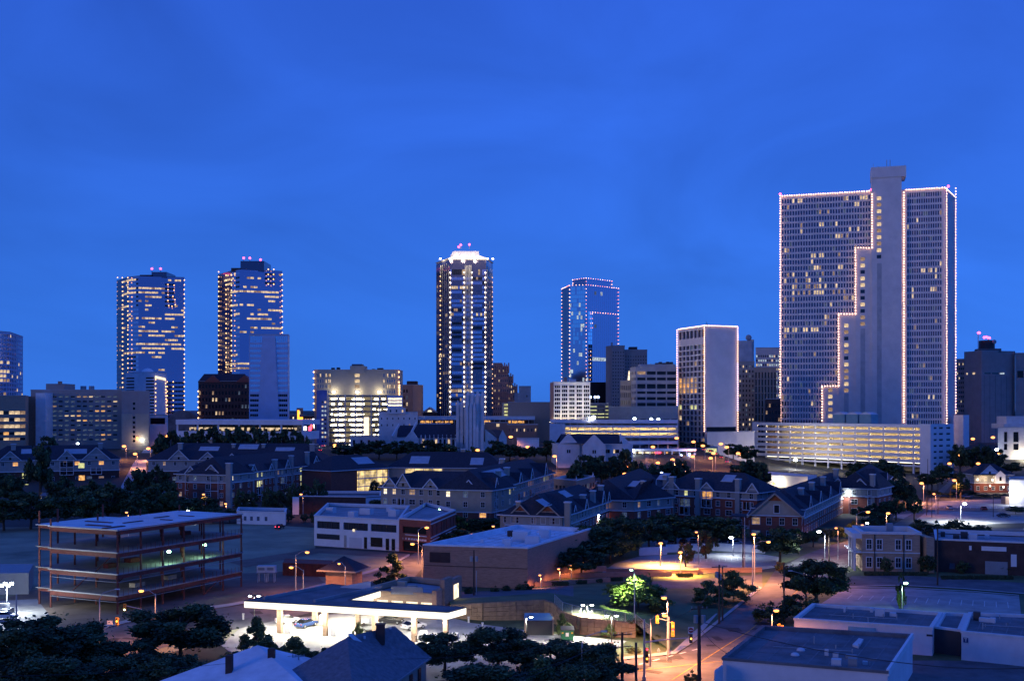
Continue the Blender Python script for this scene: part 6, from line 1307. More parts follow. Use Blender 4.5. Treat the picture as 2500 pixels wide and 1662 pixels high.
    for i in range(15):
        for (a, b, c, d) in (((2080, 1452), (2460, 1470), (2068, 1462), (2462, 1484)), ((1590, 1368), (1800, 1362), (1586, 1375), (1802, 1369)), ((2260, 1236), (2480, 1236), (2256, 1241), (2482, 1241))):
            t = i / 14; mb = MB(); mb.beam((*lerp(W(*a), W(*b), t), .085), (*lerp(W(*c), W(*d), t), .085), .12, .01); struct('bay_line', mb, 'paint_white')
    R = random.Random(6)
    for i in range(26):
        a, b = R.choice((((1560, 1640), (1860, 1520)), ((250, 1570), (700, 1480)))); x, y = lerp(W(*a), W(*b), R.random()); w, l = R.uniform(.8, 2.5), R.uniform(1.5, 5); x += R.uniform(-3, 3); mb = MB(); mb.obox((x, y), (cos(i), sin(i)), l, w, .064, .0815 + .0004 * i); struct('asphalt_patch', mb, 'asphalt_dark')
    # orange street climbing beside the hospital
    mb = MB(); a = [(*P(285, 470), terr(*P(285, 470)) + .3), (*P(365, 470), terr(*P(365, 470)) + .3), (*P(356, 560), terr(*P(356, 560)) + .3), (*P(325, 560), terr(*P(325, 560)) + .3), (*P(385, 625), 15.2), (*P(352, 625), 15.2)]
    mb.v = a; mb.f = [(0, 1, 2, 3), (3, 2, 4, 5)]; mb.m = [0, 0]; struct('street', mb, 'pavement')
    mb = MB(); Ys = (470, 520, 560, 600, 640, 700)
    for i in range(len(Ys) - 1):
        mb.quad(*[(*p, terr(*p) + .3) for p in (P(1575, Ys[i]), P(1850, Ys[i]), P(1850, Ys[i + 1]), P(1575, Ys[i + 1]))])
    struct('avenue', mb, 'asphalt')
streets()

def mound():
    Fp = [(1100, 1475, 2.4), (1180, 1470, 3.2), (1260, 1465, 3.5), (1331, 1462, 3.6), (1354, 1471, 3.5), (1374, 1490, 3.2), (1420, 1503, 3.1), (1501, 1513, 2.8), (1552, 1520, 2.4), (1600, 1560, .9), (1645, 1590, .06)]
    Mp = [(1095, 1462, 2), (1180, 1457, 2.4), (1260, 1451, 2.6), (1340, 1446, 2.6), (1400, 1455, 2.8), (1440, 1459, 2.8), (1480, 1462, 2.6), (1540, 1468, 2.2), (1600, 1478, 1.6), (1660, 1500, .8), (1690, 1548, .06)]
    Bp = [(1090, 1446, .06), (1180, 1442, .06), (1260, 1437, .06), (1340, 1432, .06), (1400, 1428, .06), (1450, 1426, .06), (1500, 1425, .06), (1560, 1430, .06), (1640, 1438, .06), (1710, 1445, .06), (1770, 1482, .06)]
    w3 = lambda t: (*W(t[0], t[1], t[2]), t[2]); f, m_, b = [w3(t) for t in Fp], [w3(t) for t in Mp], [w3(t) for t in Bp]
    g = MB(); d = MB()
    for i in range(len(f) - 1):
        g.quad(f[i], f[i + 1], m_[i + 1], m_[i]); (d if i < 4 else g).quad(m_[i], m_[i + 1], b[i + 1], b[i])
    struct('grass_bank', g, 'grass'); struct('driveway', d, 'asphalt')
    r = thing('retaining_wall', 'curved tan block retaining wall glowing behind the dumpster', 'wall', (*f[5][:2], 0)); n = 0
    R = random.Random(3); bm = {}
    for i in range(8):
        p, q = f[i], f[i + 1]; u, l = norm2(p, q); k = max(1, round(l / 1.1))
        for j in range(k):
            a, e = lerp(p, q, j / k), lerp(p, q, (j + 1) / k); zt = min(a[2], e[2]); rows = max(1, round(zt / .8))
            for s in range(rows):
                o = R.uniform(-.05, .05); m = MB(); nx = (u[1], -u[0]); z0, z1 = zt * s / rows, zt * (s + 1) / rows - .05
                aa, ee = (a[0] + u[0] * .03, a[1] + u[1] * .03), (e[0] - u[0] * .03, e[1] - u[1] * .03)
                m.prism([(aa[0] + nx[0] * (.3 + o), aa[1] + nx[1] * (.3 + o)), (ee[0] + nx[0] * (.3 + o), ee[1] + nx[1] * (.3 + o)), (ee[0] - nx[0] * .1, ee[1] - nx[1] * .1), (aa[0] - nx[0] * .1, aa[1] - nx[1] * .1)], z0, z1)
                n += 1
                m.build('block', 'retaining', r)
    m = MB()
    for i in range(8): m.quad((f[i][0], f[i][1], 0), (f[i + 1][0], f[i + 1][1], 0), f[i + 1], f[i])
    m.build('wall_core', 'dirt', r)
    fr = thing('chain_link_fence', 'chain link fence with steel posts along the top of the retaining wall', 'fence', f[6])
    pts = [f[4], f[5], lerp(f[5], f[6], .5), f[6], lerp(f[6], f[7], .35), lerp(f[6], f[7], .7), f[7], lerp(f[7], f[8], .5), f[8], lerp(f[8], f[9], .4), lerp(f[8], f[9], .8)]
    wm = MB()
    for i, p in enumerate(pts):
        m = MB(); m.tube([p, (p[0], p[1], p[2] + 1.5)], .05, 5); m.build('post', 'galvanised', fr)
        if i:
            q = pts[i - 1]; m = MB(); m.tube([(q[0], q[1], q[2] + 1.48), (p[0], p[1], p[2] + 1.48)], .035, 4); m.build('rail', 'galvanised', fr)
            k = int(norm2(p, q)[1] / .3)
            for j in range(k):
                a, b_ = lerp(q, p, j / k), lerp(q, p, min(1, (j + 3) / k)); wm.tube([a, (b_[0], b_[1], b_[2] + 1.45)], .008, 3, caps=False); wm.tube([(a[0], a[1], a[2] + 1.45), b_], .008, 3, caps=False)
    wm.build('wire_mesh', 'galvanised', fr, kind='stuff')
mound()

def lot_walls():
    def wallrun(name, label, pts, h, m, t=.3, cap=None, pan=6.0):
        r = thing(name, label, 'wall', (*W(*pts[0]), 0))
        for i in range(len(pts) - 1):
            a, b = W(*pts[i]), W(*pts[i + 1]); u, l = norm2(a, b); k = max(1, round(l / pan))
            for j in range(k):
                p, q = lerp(a, b, j / k), lerp(a, b, (j + 1) / k); mb = MB(); mb.beam((p[0] + u[0] * .02, p[1] + u[1] * .02, h / 2), (q[0] - u[0] * .02, q[1] - u[1] * .02, h / 2), t, h); mb.build('panel', m, r)
            if cap: mb = MB(); mb.beam((*a, h + .06), (*b, h + .06), t + .15, .12); mb.build('coping', cap, r)
        return r
    wallrun('white_wall', 'white wall along the back of the orange lit car park', [(1560, 1356), (1627, 1353), (1628, 1348), (1745, 1344), (1868, 1350)], 2.1, 'white_wall')
    wallrun('brick_wall', 'low brown brick wall along the front of the orange lit car park', [(1480, 1398), (1545, 1400), (1702, 1402), (1703, 1398), (1860, 1396)], 1.0, 'brick_brown', cap='brick_tan')
    wallrun('terrace_wall', 'upper stepped brown terrace wall right of the brown hall', [(1300, 1400), (1400, 1398), (1480, 1394)], 1.3, 'brick_brown')
    wallrun('terrace_wall', 'middle stepped brown terrace wall with hedge pieces', [(1310, 1414), (1400, 1410), (1500, 1408), (1640, 1406)], 1.1, 'brick_brown')
    wallrun('terrace_wall', 'lowest stepped brown terrace wall above the driveway', [(1305, 1432), (1420, 1424), (1490, 1420)], 1.0, 'brick_brown')
    for i, (a, b, py) in enumerate(((1308, 1388, 1428), (1392, 1432, 1424), (1440, 1470, 1421), (1480, 1520, 1417), (1650, 1690, 1407), (2108, 2262, 1404), (2296, 2470, 1413))):
        p, q = W(a, py), W(b, py); mb = MB(); R = random.Random(i); l = norm2(p, q)[1]
        for k in range(int(l * 60)):
            c = lerp(p, q, R.random()); s = .14; x, y, z = c[0], c[1] - R.uniform(.2, .8), R.uniform(.1, .8); d = [R.uniform(-s, s) for _ in range(6)]
            mb.quad((x - s, y, z - s + d[0]), (x + s, y + d[1], z - s), (x + s, y + d[2], z + s), (x - s + d[3], y, z + s))
        one('hedge', 'low clipped hedge ' + [' before the brick office house', ' before the long brick shop'][i - 5].strip() if i > 4 else 'low clipped hedge on the brown terraces, ' + ['longest at the lowest step', 'second from the left', 'third from the left', 'fourth from the left', 'rightmost one'][i], 'hedge', mb, 'leaf_dark')
lot_walls()

# ================================================================== construction frame
def steel_frame():
    C, E = W(287, 1499), W(589, 1432); u, Lr = norm2(C, E); v = (-u[1], u[0]); Ll = hit(C, v, 124); Lx = hit(C, v, 82)
    def at(a, b): return (C[0] + u[0] * a + v[0] * b, C[1] + u[1] * a + v[1] * b)
    r = thing('steel_frame_building', 'red steel frame of an unfinished four storey building with bare decks', 'building', (*at(Lr / 2, Ll / 2), 0))
    zs = [3.4, 7.4, 11.4, 15.6]; R = random.Random(9)
    A = [Lr * i / 6 for i in range(7)]; Bc = [0, Ll / 3, 2 * Ll / 3, Ll]
    for i, a in enumerate(A):
        for j, b in enumerate(Bc):
            if j in (1, 2) and i in (0,): continue
            m = MB(); m.beam((*at(a, b), -.3), (*at(a, b), zs[-1] - .3 + (1.6 if (j == 3 and i % 2 == 0) else 0)), .28, .28); m.build('column', 'steel_red', r)
    for a in (1.4, A[1], A[3]):
        m = MB(); m.beam((*at(a, Lx), -.3), (*at(a, Lx), zs[-1] + 2.6), .3, .3); m.build('column', 'steel_red', r)
    for k, z in enumerate(zs):
        dk = [at(0, 0), at(Lr, 0), at(Lr, Ll + .3), at(A[3] + .4, Ll + .3), at(A[3] + .4, Lx + .3), at(1.2, Lx + .3), at(1.2, Ll + .3), at(0, Ll + .3)]
        m = MB(); m.prism(inset(dk, -.25), z - .16, z); m.build('deck', 'deck_wet' if k == 3 else 'lot_concrete', r)
        for b in Bc:
            m = MB(); m.beam((*at(0, b), z - .55), (*at(Lr, b), z - .55), .3, .7 if b in (0, Ll) else .5); m.build('beam', 'steel_red', r)
        for a in A:
            m = MB(); m.beam((*at(a, .2), z - .52), (*at(a, Ll - .2), z - .52), .28, .9 if a == 0 else .5); m.build('cross_beam', 'steel_red', r)
        for a, b in (((1.4, Lx), (A[3], Lx)), ((1.4, Ll), (1.4, Lx)), ((A[3], Ll), (A[3], Lx))):
            m = MB(); m.beam((*at(*a), z - .5), (*at(*b), z - .5), .26, .5); m.build('beam', 'steel_red', r)
        m = MB()
        for t in range(31): a = Lr * t / 30; p = at(a, -.32); m.beam((*p, z - .1), (*p, z + 1.1), .06, .06)
        if k < 3: m.build('edge_clip', 'steel_red', r, kind='stuff')
        m = MB(); m.beam((*at(-.3, -.3), z + .02), (*at(Lr + .3, -.3), z + .02), .05, .16); m.beam((*at(-.3, -.3), z + .02), (*at(-.3, Ll), z + .02), .05, .16); m.build('edge_trim', 'metal_grey', r)
        for t in range(1, 18):
            a = Lr * t / 18; m = MB(); m.beam((*at(a, .3), z - .3), (*at(a, Ll - .3), z - .3), .1, .26); m.build('joist', 'steel_red', r)
    for z in (2.2, 5.9, 6.2):
        if z == 6.2: continue
        for p, q in ((at(-.1, -.1), at(Lr, -.1)), (at(-.1, -.1), at(-.1, Ll))):
            m = MB(); m.tube([(*p, z), (*lerp(p, q, .5), z - .05), (*q, z)], .05, 4); m.build('guard_cable', 'galvanised', r)
    for (a0, a1, b, z0, z1) in ((0, A[1], Ll / 3, 7.4, 11), (A[4], A[5], 0, .2, 3.2), (A[2], A[3], 2 * Ll / 3, 3.6, 7), (0, A[1], 2 * Ll / 3, 3.6, 7)):
        m = MB(); m.beam((*at(a0, b), z0), (*at(a1, b), z1), .14, .14); m.build('brace', 'steel_red', r)
    for (a, b, l, w, ang) in ((4, 9, 6, .8, 0), (12, 8, 5, .6, 1), (18, 5, 3, .5, 0), (22, 10, 4, .6, 1), (9, 14, 7, .7, 0), (26, 7, 4, .5, 0), (3, 4, 5, 1.0, 1)):
        m = MB(); m.obox(at(a, b), u if ang else v, l, w, zs[3] + .004, zs[3] + .14); m.build('steel_bundle', 'steel_red', r)
    for (a, b, k, s) in ((6, 8, 1, 2.2), (14, 10, 1, 3.0), (20, 6, 0, 2.5), (28, 9, 2, 2), (10, 5, 0, 2.6)):
        m = MB(); z = zs[k]; m.obox(at(a, b), u, s, s * .6, z, z + .8); m.build('material_stack', 'container_red' if k else 'beige', r)
    for t, (a, b, z, lab) in enumerate(((hit(C, u, 421), .9, 9.9, 'left green work lamp hanging inside the steel frame'), (hit(C, u, 508), .9, 10.1, 'right green work lamp hanging inside the steel frame'))):
        p = at(a, b); o = thing('work_lamp', lab, 'lamp', (*p, z)); m = MB(); m.sphere((*p, z), .42, .42, .3, nu=8, nv=5); m.build('bulb', 'lamp_green', o); m = MB(); m.tube([(*p, z + .25), (*p, 10.9)], .03, 4); m.build('cable', 'metal_dark', o); lamp_light(o, *p, z - .5, 450, (.5, 1, .65), .3)
    # roof rods
    # shed, flood lamp left of the frame, drill rigs and skip right of it
    pl = [W(-30, 1452), W(70, 1450), W(82, 1425), W(-30, 1425)]; z = 4.4
    s = building('site_shed', 'pale blue site shed behind the white floodlight at the left edge', 'shed', pl, z, 'metal_grey', z0=-.2, roof='metal_grey', cop=None, par=.05)
    b = building('red_container', 'long dark red container beside the sodium lamps', 'container', [W(690, 1404), W(806, 1408), W(812, 1398), W(696, 1393)], 2.9, 'container_red', z0=0, roof='container_red', cop=None, par=.05)
    for i in range(16):
        p = lerp(W(690, 1404), W(806, 1408), (i + .5) / 16); m = MB(); m.box(p[0] - .12, p[0] + .12, p[1] - .12, p[1], .15, 2.75); m.build('rib', 'container_red', b)
    for i, px in enumerate((640, 662)):
        x, y = W(px, 1420); t = thing('silo_stand', ['left', 'right'][i] + ' of two white box units on legs near the frame', 'machine', (x, y, 0))
        for dx in (-.7, .7):
            for dy in (-.6, .6): m = MB(); m.beam((x + dx * 1.15, y + dy * 1.1, 0), (x + dx, y + dy, 2.2), .1, .1); m.build('leg', 'metal_white', t)
        m = MB(); m.box(x - 1, x + 1, y - .8, y + .8, 2.2, 3.6); m.build('box', 'metal_white', t); m = MB(); m.box(x - .7, x + .7, y - .86, y - .8, 2.7, 3.3); m.build('panel', 'metal_grey', t); m = MB(); m.box(x - 1.2, x + 1.2, y - 1, y + 1, 2.05, 2.2); m.build('platform', 'metal_grey', t)
steel_frame()

# ================================================================== filling station
def station():
    zt, zb = 5.7, 4.6
    q = [W(597, 1466, zt), W(1093, 1494, zt), W(1137, 1482, zt), W(851, 1464, zt), W(928, 1441, zt), W(810, 1425, zt)]
    r = thing('filling_station_canopy', 'flat L shaped filling station canopy with glowing white fascia', 'canopy', (*cen(q), 0))
    m = MB(); n = len(q); e = inset(q, -.05)
    m.poly([(*p, zt + .02) for p in inset(q, .1)]); m.build('roof', 'roof_dark', r)
    m = MB(); m.poly([(*p, zb + .03) for p in inset(q, .12)[::-1]]); m.build('soffit', 'white_wall', r)
    for i in range(n):
        a, b = q[i], q[(i + 1) % n]; u, l = norm2(a, b); nx = (u[1], -u[0]); m = MB()
        m.prism([(a[0] + nx[0] * .1, a[1] + nx[1] * .1), (b[0] + nx[0] * .1, b[1] + nx[1] * .1), b, a], zb, zt - .06); m.build('fascia', 'fascia_lit' if i in (0, 1, 2, 3) else 'metal_dark', r)
        m = MB(); m.beam((*a, zt), (*b, zt), .3, .12); m.build('edge_cap', 'metal_dark', r)
    u, l = norm2(q[0], q[1]); v = (-u[1], u[0])
    def at(a, b): return (q[0][0] + u[0] * a + v[0] * b, q[0][1] + u[1] * a + v[1] * b)
    for a, b in ((2.5, 9), (12, 11)):
        m = MB(); m.beam((*at(a, 2), zt + .25), (*at(a + 4.5, b + 8), zt + .25), .5, .45); m.build('roof_duct', 'roof_grey', r)
    m = MB(); p = at(13, 15.5); m.v = [(*at(9.5, 17), zt + .03), (*at(15.5, 17), zt + .03), (*at(15.5, 17), zt + 1.5), (*at(9.7, 17), zt + .3)]; m.f = [(0, 1, 2, 3)]; m.m = [0]; m.build('sign_back', 'metal_white', r)
    for a, b in ((5, 3.0), (7.5, 11), (13.5, 3.0), (16.5, 9.5), (22.5, 3.0), (29.5, 3.0), (35, 3.0)):
        m = MB(); m.obox(at(a, b), u, .75, .75, 0, zb + .03); m.build('post', 'brick_tan', r)
        g = MB(); p = at(a, b); g.obox(at(a + 1.6, b), u, 1.0, .7, .15, 1.9); g.build('fuel_pump', 'metal_white', r)
    for a in (3, 8, 13.5, 19, 24, 29, 34):
        for b in (1.6, 4.3):
            m = MB(); m.obox(at(a, b), u, 1.1, 1.1, zb - .06, zb + .02); m.build('soffit_lamp', 'canopy_panel', r)
    for a, b in ((9, 9), (13, 9), (11, 13), (14, 13), (12, 17)):
        m = MB(); m.obox(at(a, b), u, 1.1, 1.1, zb - .06, zb + .02); m.build('soffit_lamp', 'canopy_panel', r)
    # shop behind
    sp = [W(880, 1500), W(1060, 1512), W(1122, 1480), W(1000, 1464)]
    s = building('station_shop', 'brown brick filling station shop with stepped parapet behind the canopy', 'shop', sp, 4.4, 'brick_tan', z0=0, roof='roof_grey', cop='brick_tan', faces={0: (grid(elen(sp, 0), 5, .8), [(.5, 3.0)], 'lit_hot', .2)})
    m = MB(); a, b = sp[1], sp[2]; u2, l2 = norm2(a, b)
    for t0, t1, z in ((.0, .22, 5.2), (.3, .62, 6.6), (.62, 1.0, 6.0)):
        p0, p1 = lerp(a, b, t0), lerp(a, b, t1); m.beam((*p0, z / 2), (*p1, z / 2), .9, z)
    m.build('pier_wall', 'brick_brown', s)
    m = MB(); p0, p1 = lerp(a, b, .66), lerp(a, b, .86); nx = (u2[1] * .5, -u2[0] * .5); m.quad((p0[0] + nx[0], p0[1] + nx[1], 2.2), (p1[0] + nx[0], p1[1] + nx[1], 2.2), (p1[0] + nx[0], p1[1] + nx[1], 4.9), (p0[0] + nx[0], p0[1] + nx[1], 4.9)); m.build('niche_glow', 'lit_hot', s)  # flat glowing sheet in place of a lamplit niche
    m = MB(); p = [W(955, 1448, 4.4), W(1032, 1450, 4.4)]; m.beam((*p[0], 5.0), (*p[1], 5.0), .3, 1.4); m.build('parapet', 'metal_grey', s)
    for (t, vv) in ((.2, .6), (.5, .4)):
        c = lerp(lerp(sp[0], sp[1], t), lerp(sp[3], sp[2], t), vv); m = MB(); m.obox(c, u, 1.6, 1.2, 3.6, 4.9); m.build('roof_unit', 'beige', s)
    # hipped gazebo
    c = W(840, 1440); g = thing('hipped_gazebo', 'small square pavilion with dark hipped roof behind the canopy', 'pavilion', (*c, 0)); m = MB(); m.obox(c, u, 6, 5, 0, 4.6); m.build('wall', 'brick_brown', g)
    hp = [(c[0] + u[0] * i * 4.4 + v[0] * j * 3.8, c[1] + u[1] * i * 4.4 + v[1] * j * 3.8) for i, j in ((-1, -1), (1, -1), (1, 1), (-1, 1))]
    m = MB()
    for i in range(4): m.poly([(*hp[i], 4.5), (*hp[(i + 1) % 4], 4.5), (*c, 7.2)])
    m.build('roof', 'slate', g); m = MB()
    for i in range(4): m.beam((*hp[i], 4.45), (*hp[(i + 1) % 4], 4.45), .15, .3)
    m.build('eave_trim', 'stucco_tan', g)
    # dumpster, its enclosure, planters
    x, y = W(1385, 1562); t = thing('dumpster', 'green lidded dumpster with yellow stickers by the retaining wall', 'dumpster', (x, y, 0)); m = MB(); m.v = [(x - .95, y - .7, .15), (x + .95, y - .7, .15), (x + 1.0, y + .7, .15), (x - 1.0, y + .7, .15), (x - 1.05, y - .85, 1.75), (x + 1.05, y - .85, 1.75), (x + 1.05, y + .8, 2.1), (x - 1.05, y + .8, 2.1)]; m.f = [(0, 1, 5, 4), (1, 2, 6, 5), (2, 3, 7, 6), (3, 0, 4, 7), (3, 2, 1, 0)]; m.m = [0] * 5; m.build('body', 'green_paint', t)
    m = MB(); m.v = [(x - 1.1, y - .9, 1.78), (x + 1.1, y - .9, 1.78), (x + 1.1, y + .85, 2.15), (x - 1.1, y + .85, 2.15), (x - 1.1, y - .9, 1.86), (x + 1.1, y - .9, 1.86), (x + 1.1, y + .85, 2.23), (x - 1.1, y + .85, 2.23)]; m.f = [(4, 5, 6, 7), (0, 1, 5, 4), (1, 2, 6, 5), (3, 0, 4, 7)]; m.m = [0] * 4; m.build('lid', 'metal_dark', t)
    for a, b, z0, z1, k in ((-.3, .2, .8, 1.4, 'paint_white'), (-.95, -.65, 1.25, 1.5, 'paint_yellow'), (.6, .9, 1.25, 1.5, 'paint_yellow')): m = MB(); m.box(x + a, x + b, y - .87, y - .8, z0, z1); m.build('sticker', k, t)
    for s_ in (-1, 1): m = MB(); m.box(x + s_ * 1.0 - .1, x + s_ * 1.0 + .1, y - .6, y + .6, .8, 1.0); m.build('lift_pocket', 'green_paint', t)
    x, y = W(1316, 1550); t = thing('bin_enclosure', 'small grey walled bin enclosure with lit rim', 'enclosure', (x, y, 0)); m = MB()
    m.box(x - 2.2, x + 2.2, y - .15, y, 0, 2.5); m.build('gate', 'metal_dark', t)
    for s_ in (-1, 1): m = MB(); m.box(x + s_ * 2.3 - .15, x + s_ * 2.3 + .15, y - .1, y + 3.4, 0, 2.7); m.build('side_wall', 'brick_tan', t)
    m = MB(); m.box(x - 2.4, x + 2.4, y + 3.2, y + 3.5, 0, 3.0); m.build('back_wall', 'brick_tan', t); m = MB(); m.v = [(x - 2.5, y - .2, 2.55), (x + 2.5, y - .2, 2.55), (x + 1.9, y + 3.6, 3.1), (x - 2.4, y + 3.6, 3.1)]; m.f = [(0, 1, 2, 3)]; m.m = [0]; m.build('lid_roof', 'teal_metal', t)
station()

# ================================================================== brown hall
def seams(r, pl, z, n, m):
    for i in range(1, n):
        a, b = lerp(pl[0], pl[1], i / n), lerp(pl[3], pl[2], i / n); mb = MB(); mb.beam((*lerp(a, b, .03), z + .012), (*lerp(a, b, .97), z + .012), .16, .03); mb.build('roof_seam', m, r)
    for t in (.31, .64):
        a, b = lerp(pl[0], pl[3], t), lerp(pl[1], pl[2], t); mb = MB(); mb.beam((*lerp(a, b, .02), z + .02), (*lerp(a, b, .98), z + .02), .1, .04); mb.build('roof_seam', m, r)
def pipes(r, pl, z, seed, n=5):
    R = random.Random(seed)
    for i in range(n):
        p = lerp(lerp(pl[0], pl[1], R.uniform(.1, .9)), lerp(pl[3], pl[2], R.uniform(.1, .9)), R.uniform(.15, .85)); mb = MB(); mb.tube([(*p, z), (*p, z + R.uniform(.4, 1.0))], .09, 6); mb.build('vent_pipe', 'galvanised', r)
    a, b = lerp(pl[0], pl[3], .45), lerp(pl[1], pl[2], .5); mb = MB(); mb.tube([(*lerp(a, b, .2), z + .15), (*lerp(a, b, .7), z + .15)], .06, 5); mb.build('conduit', 'galvanised', r)
def brown_hall():
    z = 8.0; pl = [W(1034, 1337, z), W(1288, 1345, z), W(1442, 1297, z), W(1262, 1288, z)]
    r = building('brown_hall', 'windowless brown brick hall with pale flat roof and roof units', 'hall', pl, z + .5, 'brick_brown', z0=-.3, roof='roof_white', cop='roof_white', par=.6)
    u, _ = norm2(pl[0], pl[1])
    m = MB(); nx = (u[1] * .08, -u[0] * .08); a, b = lerp(pl[0], pl[1], .06), lerp(pl[0], pl[1], .26); m.prism([(a[0] + nx[0], a[1] + nx[1]), (b[0] + nx[0], b[1] + nx[1]), b, a], 5.0, 7.2); m.build('louvre_panel', 'brick_dark', r)
    m = MB(); a, b = pl[0], pl[1]; m.beam((a[0] + nx[0] * .6, a[1] + nx[1] * .6, 4.3), (b[0] + nx[0] * .6, b[1] + nx[1] * .6, 4.3), .06, .12); m.build('string_course', 'brick_dark', r)
    for (t, v, w, d, h) in ((.42, .62, 2.6, 2, 1.4), (.62, .42, 3.6, 3, 2.2), (.72, .62, 2.4, 2, 1.8), (.55, .32, 2, 1.4, .8), (.8, .35, 3.2, 2.4, 1.6), (.66, .2, 1.4, 1.2, .9), (.3, .3, .8, .8, .6), (.5, .85, 3, .8, .35)):
        p = lerp(lerp(pl[0], pl[1], t), lerp(pl[3], pl[2], t), v); m = MB(); m.obox(p, u, w, d, z - .1, z + h); m.build('roof_unit', 'metal_white' if h > .5 else 'lavender_wall', r)
    p = lerp(lerp(pl[0], pl[1], .32), lerp(pl[3], pl[2], .32), .62); m = MB(); m.tube([(*p, z), (*p, z + 1.2)], 1.0, 10); m.build('roof_fan', 'brick_dark', r)
    seams(r, pl, 7.9, 9, 'concrete'); pipes(r, pl, 7.9, 1)
brown_hall()

# ================================================================== roofs at the bottom edge
def near_roofs():
    zt = 8.0; A = (*W(629, 1574, zt), zt); FL = W(388, 1662, 4.4); FL = (*lerp(A[:2], FL, 1.06), 4.2); BR = (*W(766, 1607, 4.9), 4.9); FR = (*W(840, 1760, 4.2), 4.2); BL = (A[0] - 5, A[1] + 11, 4.4)
    r = thing('pale_roofed_house', 'house with pale hipped roof and two short chimneys at bottom left', 'house', (A[0], A[1] - 3, 0)); c = [FL, FR, BR, BL]; m = MB()
    for i in range(4): m.poly([c[i], c[(i + 1) % 4], A])
    m.build('roof', 'roof_white', r); m = MB(); m.prism([lerp(p[:2], A[:2], .08) for p in c], -.3, 4.3); m.build('wall', 'white_wall', r)
    for a, b, yt, yb in ((552, 568, 1598, 1624), (655, 671, 1582, 1616)):
        Y = W((a + b) / 2, yb, 6.6)[1]; m = MB(); x0, x1 = P(a, Y)[0], P(b, Y)[0]; m.box(x0, x1, Y - .4, Y + .4, 5, zz(yt, Y)); m.build('chimney', 'brick_dark', r)
    zr = 9.4; R0 = (*W(848, 1553, zr), zr); R1 = (*W(963, 1527, zr), zr); E1 = (*W(1052, 1603, 5.0), 5.0); E2 = (*W(968, 1663, 5.0), 5.0); E3 = (*lerp(E1[:2], E2[:2], 2.0), 5.0); L1 = (*lerp(R0[:2], W(668, 1662, 5.2), 1.12), 4.8); BL = (R0[0] - 3, R0[1] + 9, 5.0); BR = (R1[0] - 1, R1[1] + 7, 5.0)
    r = thing('dark_roofed_house', 'house with large dark shingle roof, brick chimney and pale roof strips', 'house', (R0[0], R0[1] - 4, 0))
    m = MB(); m.poly([R0, E3, E1, R1]); m.poly([R0, L1, E3]); m.poly([R1, E1, BR]); m.poly([R0, R1, BR, BL]); m.poly([R0, BL, L1]); m.build('roof', 'shingle_near', r)
    m = MB(); q = [lerp(p[:2], R0[:2], .06) for p in (L1, E3, E1, BR, BL)]; m.prism(q, -.3, 4.9); m.build('wall', 'stucco_tan', r)
    for p, q_ in ((E1, E3), (L1, E3)): m = MB(); m.beam((p[0], p[1], p[2] - .1), (q_[0], q_[1], q_[2] - .1), .15, .25); m.build('gutter', 'metal_grey', r)
    u, l = norm2(E1, E3); n = (u[1], -u[0])
    for t in (.12, .25, .4, .55):
        p = lerp(E1[:2], E3[:2], t); p = lerp(p, R0[:2], .055); m = MB(); m.obox(p, u, 1.0, .2, 2.6, 4.3); w = m.build('window', 'glass', r)
    def onroof(px, py, dz=.45):    # point on the main slope seen at this pixel
        a, b, c_ = Vector(R0), Vector(R1), Vector(E1); nn = (b - a).cross(c_ - a).normalized(); o = Vector((0, 0, H)); d = Vector((kx(px), 1, -(py - HZ) / F)); t = (a - o).dot(nn) / d.dot(nn); p = o + d * t; return (p.x, p.y, p.z + dz)
    m = MB(); m.quad(*[onroof(*t) for t in ((848, 1556), (858, 1553), (911, 1597), (899, 1603))]); m.build('skylight', 'metal_white', r)
    m = MB(); m.quad(*[onroof(*t) for t in ((903, 1604), (906, 1603), (925, 1621), (921, 1623))]); m.build('roof_strip', 'metal_white', r)
    for px, py in ((853, 1581), (890, 1567), (953, 1543)): m = MB(); p = onroof(px, py); m.tube([p, (p[0], p[1], p[2] + .35)], .15, 6); m.build('roof_vent', 'metal_white', r)
    x, y, z = onroof(929, 1562); m = MB(); m.box(x - .55, x + .55, y - .4, y + .4, z - 1, zz(1524, y)); ch = m.build('chimney', 'brick_dark', r); m = MB(); m.box(x - .65, x + .65, y - .5, y + .5, zz(1524, y), zz(1521, y)); m.build('chimney_cap', 'brick_dark', ch)
    ap = (*W(809, 1577, 8.3), 8.3); a1 = onroof(858, 1624, .02); m = MB(); bk = onroof(862, 1572, .02); m.poly([ap, a1, bk]); lft = (*W(770, 1606, 7.0), 7.0); m.poly([ap, bk, R0, lft]); m.build('gable_roof', 'shingle_near', r)
    # right: flat roofed block in the corner
    z = 5.0; pl = [W(1764, 1615, z), W(2167, 1648, z), W(2228, 1557, z), W(1862, 1535, z)]
    r = building('flat_roof_block', 'near flat dark roofed white block with roof units, bottom right', 'building', pl, z + .25, 'lavender_wall', z0=-.2, roof='roof_dark', cop='roof_dark', par=.2)
    seams(r, pl, z + .05, 8, 'roof_seam'); pipes(r, pl, z + .05, 2)
    m = MB(); a, b = pl[1], pl[2]; m.beam((*a, z + .35), (*b, z + .35), .35, .8); m.build('parapet', 'white_wall', r)
    m = MB(); p = W(1744, 1632, z); q = W(1764, 1617, z); m.prism([p, (q[0], q[1] - .3), q, (p[0] + .4, p[1] + .9)], -.2, z - .2); m.build('corner_pier', 'lavender_wall', r)
    def rp(px, py): return W(px, py, z)
    u, _ = norm2(pl[0], pl[1])
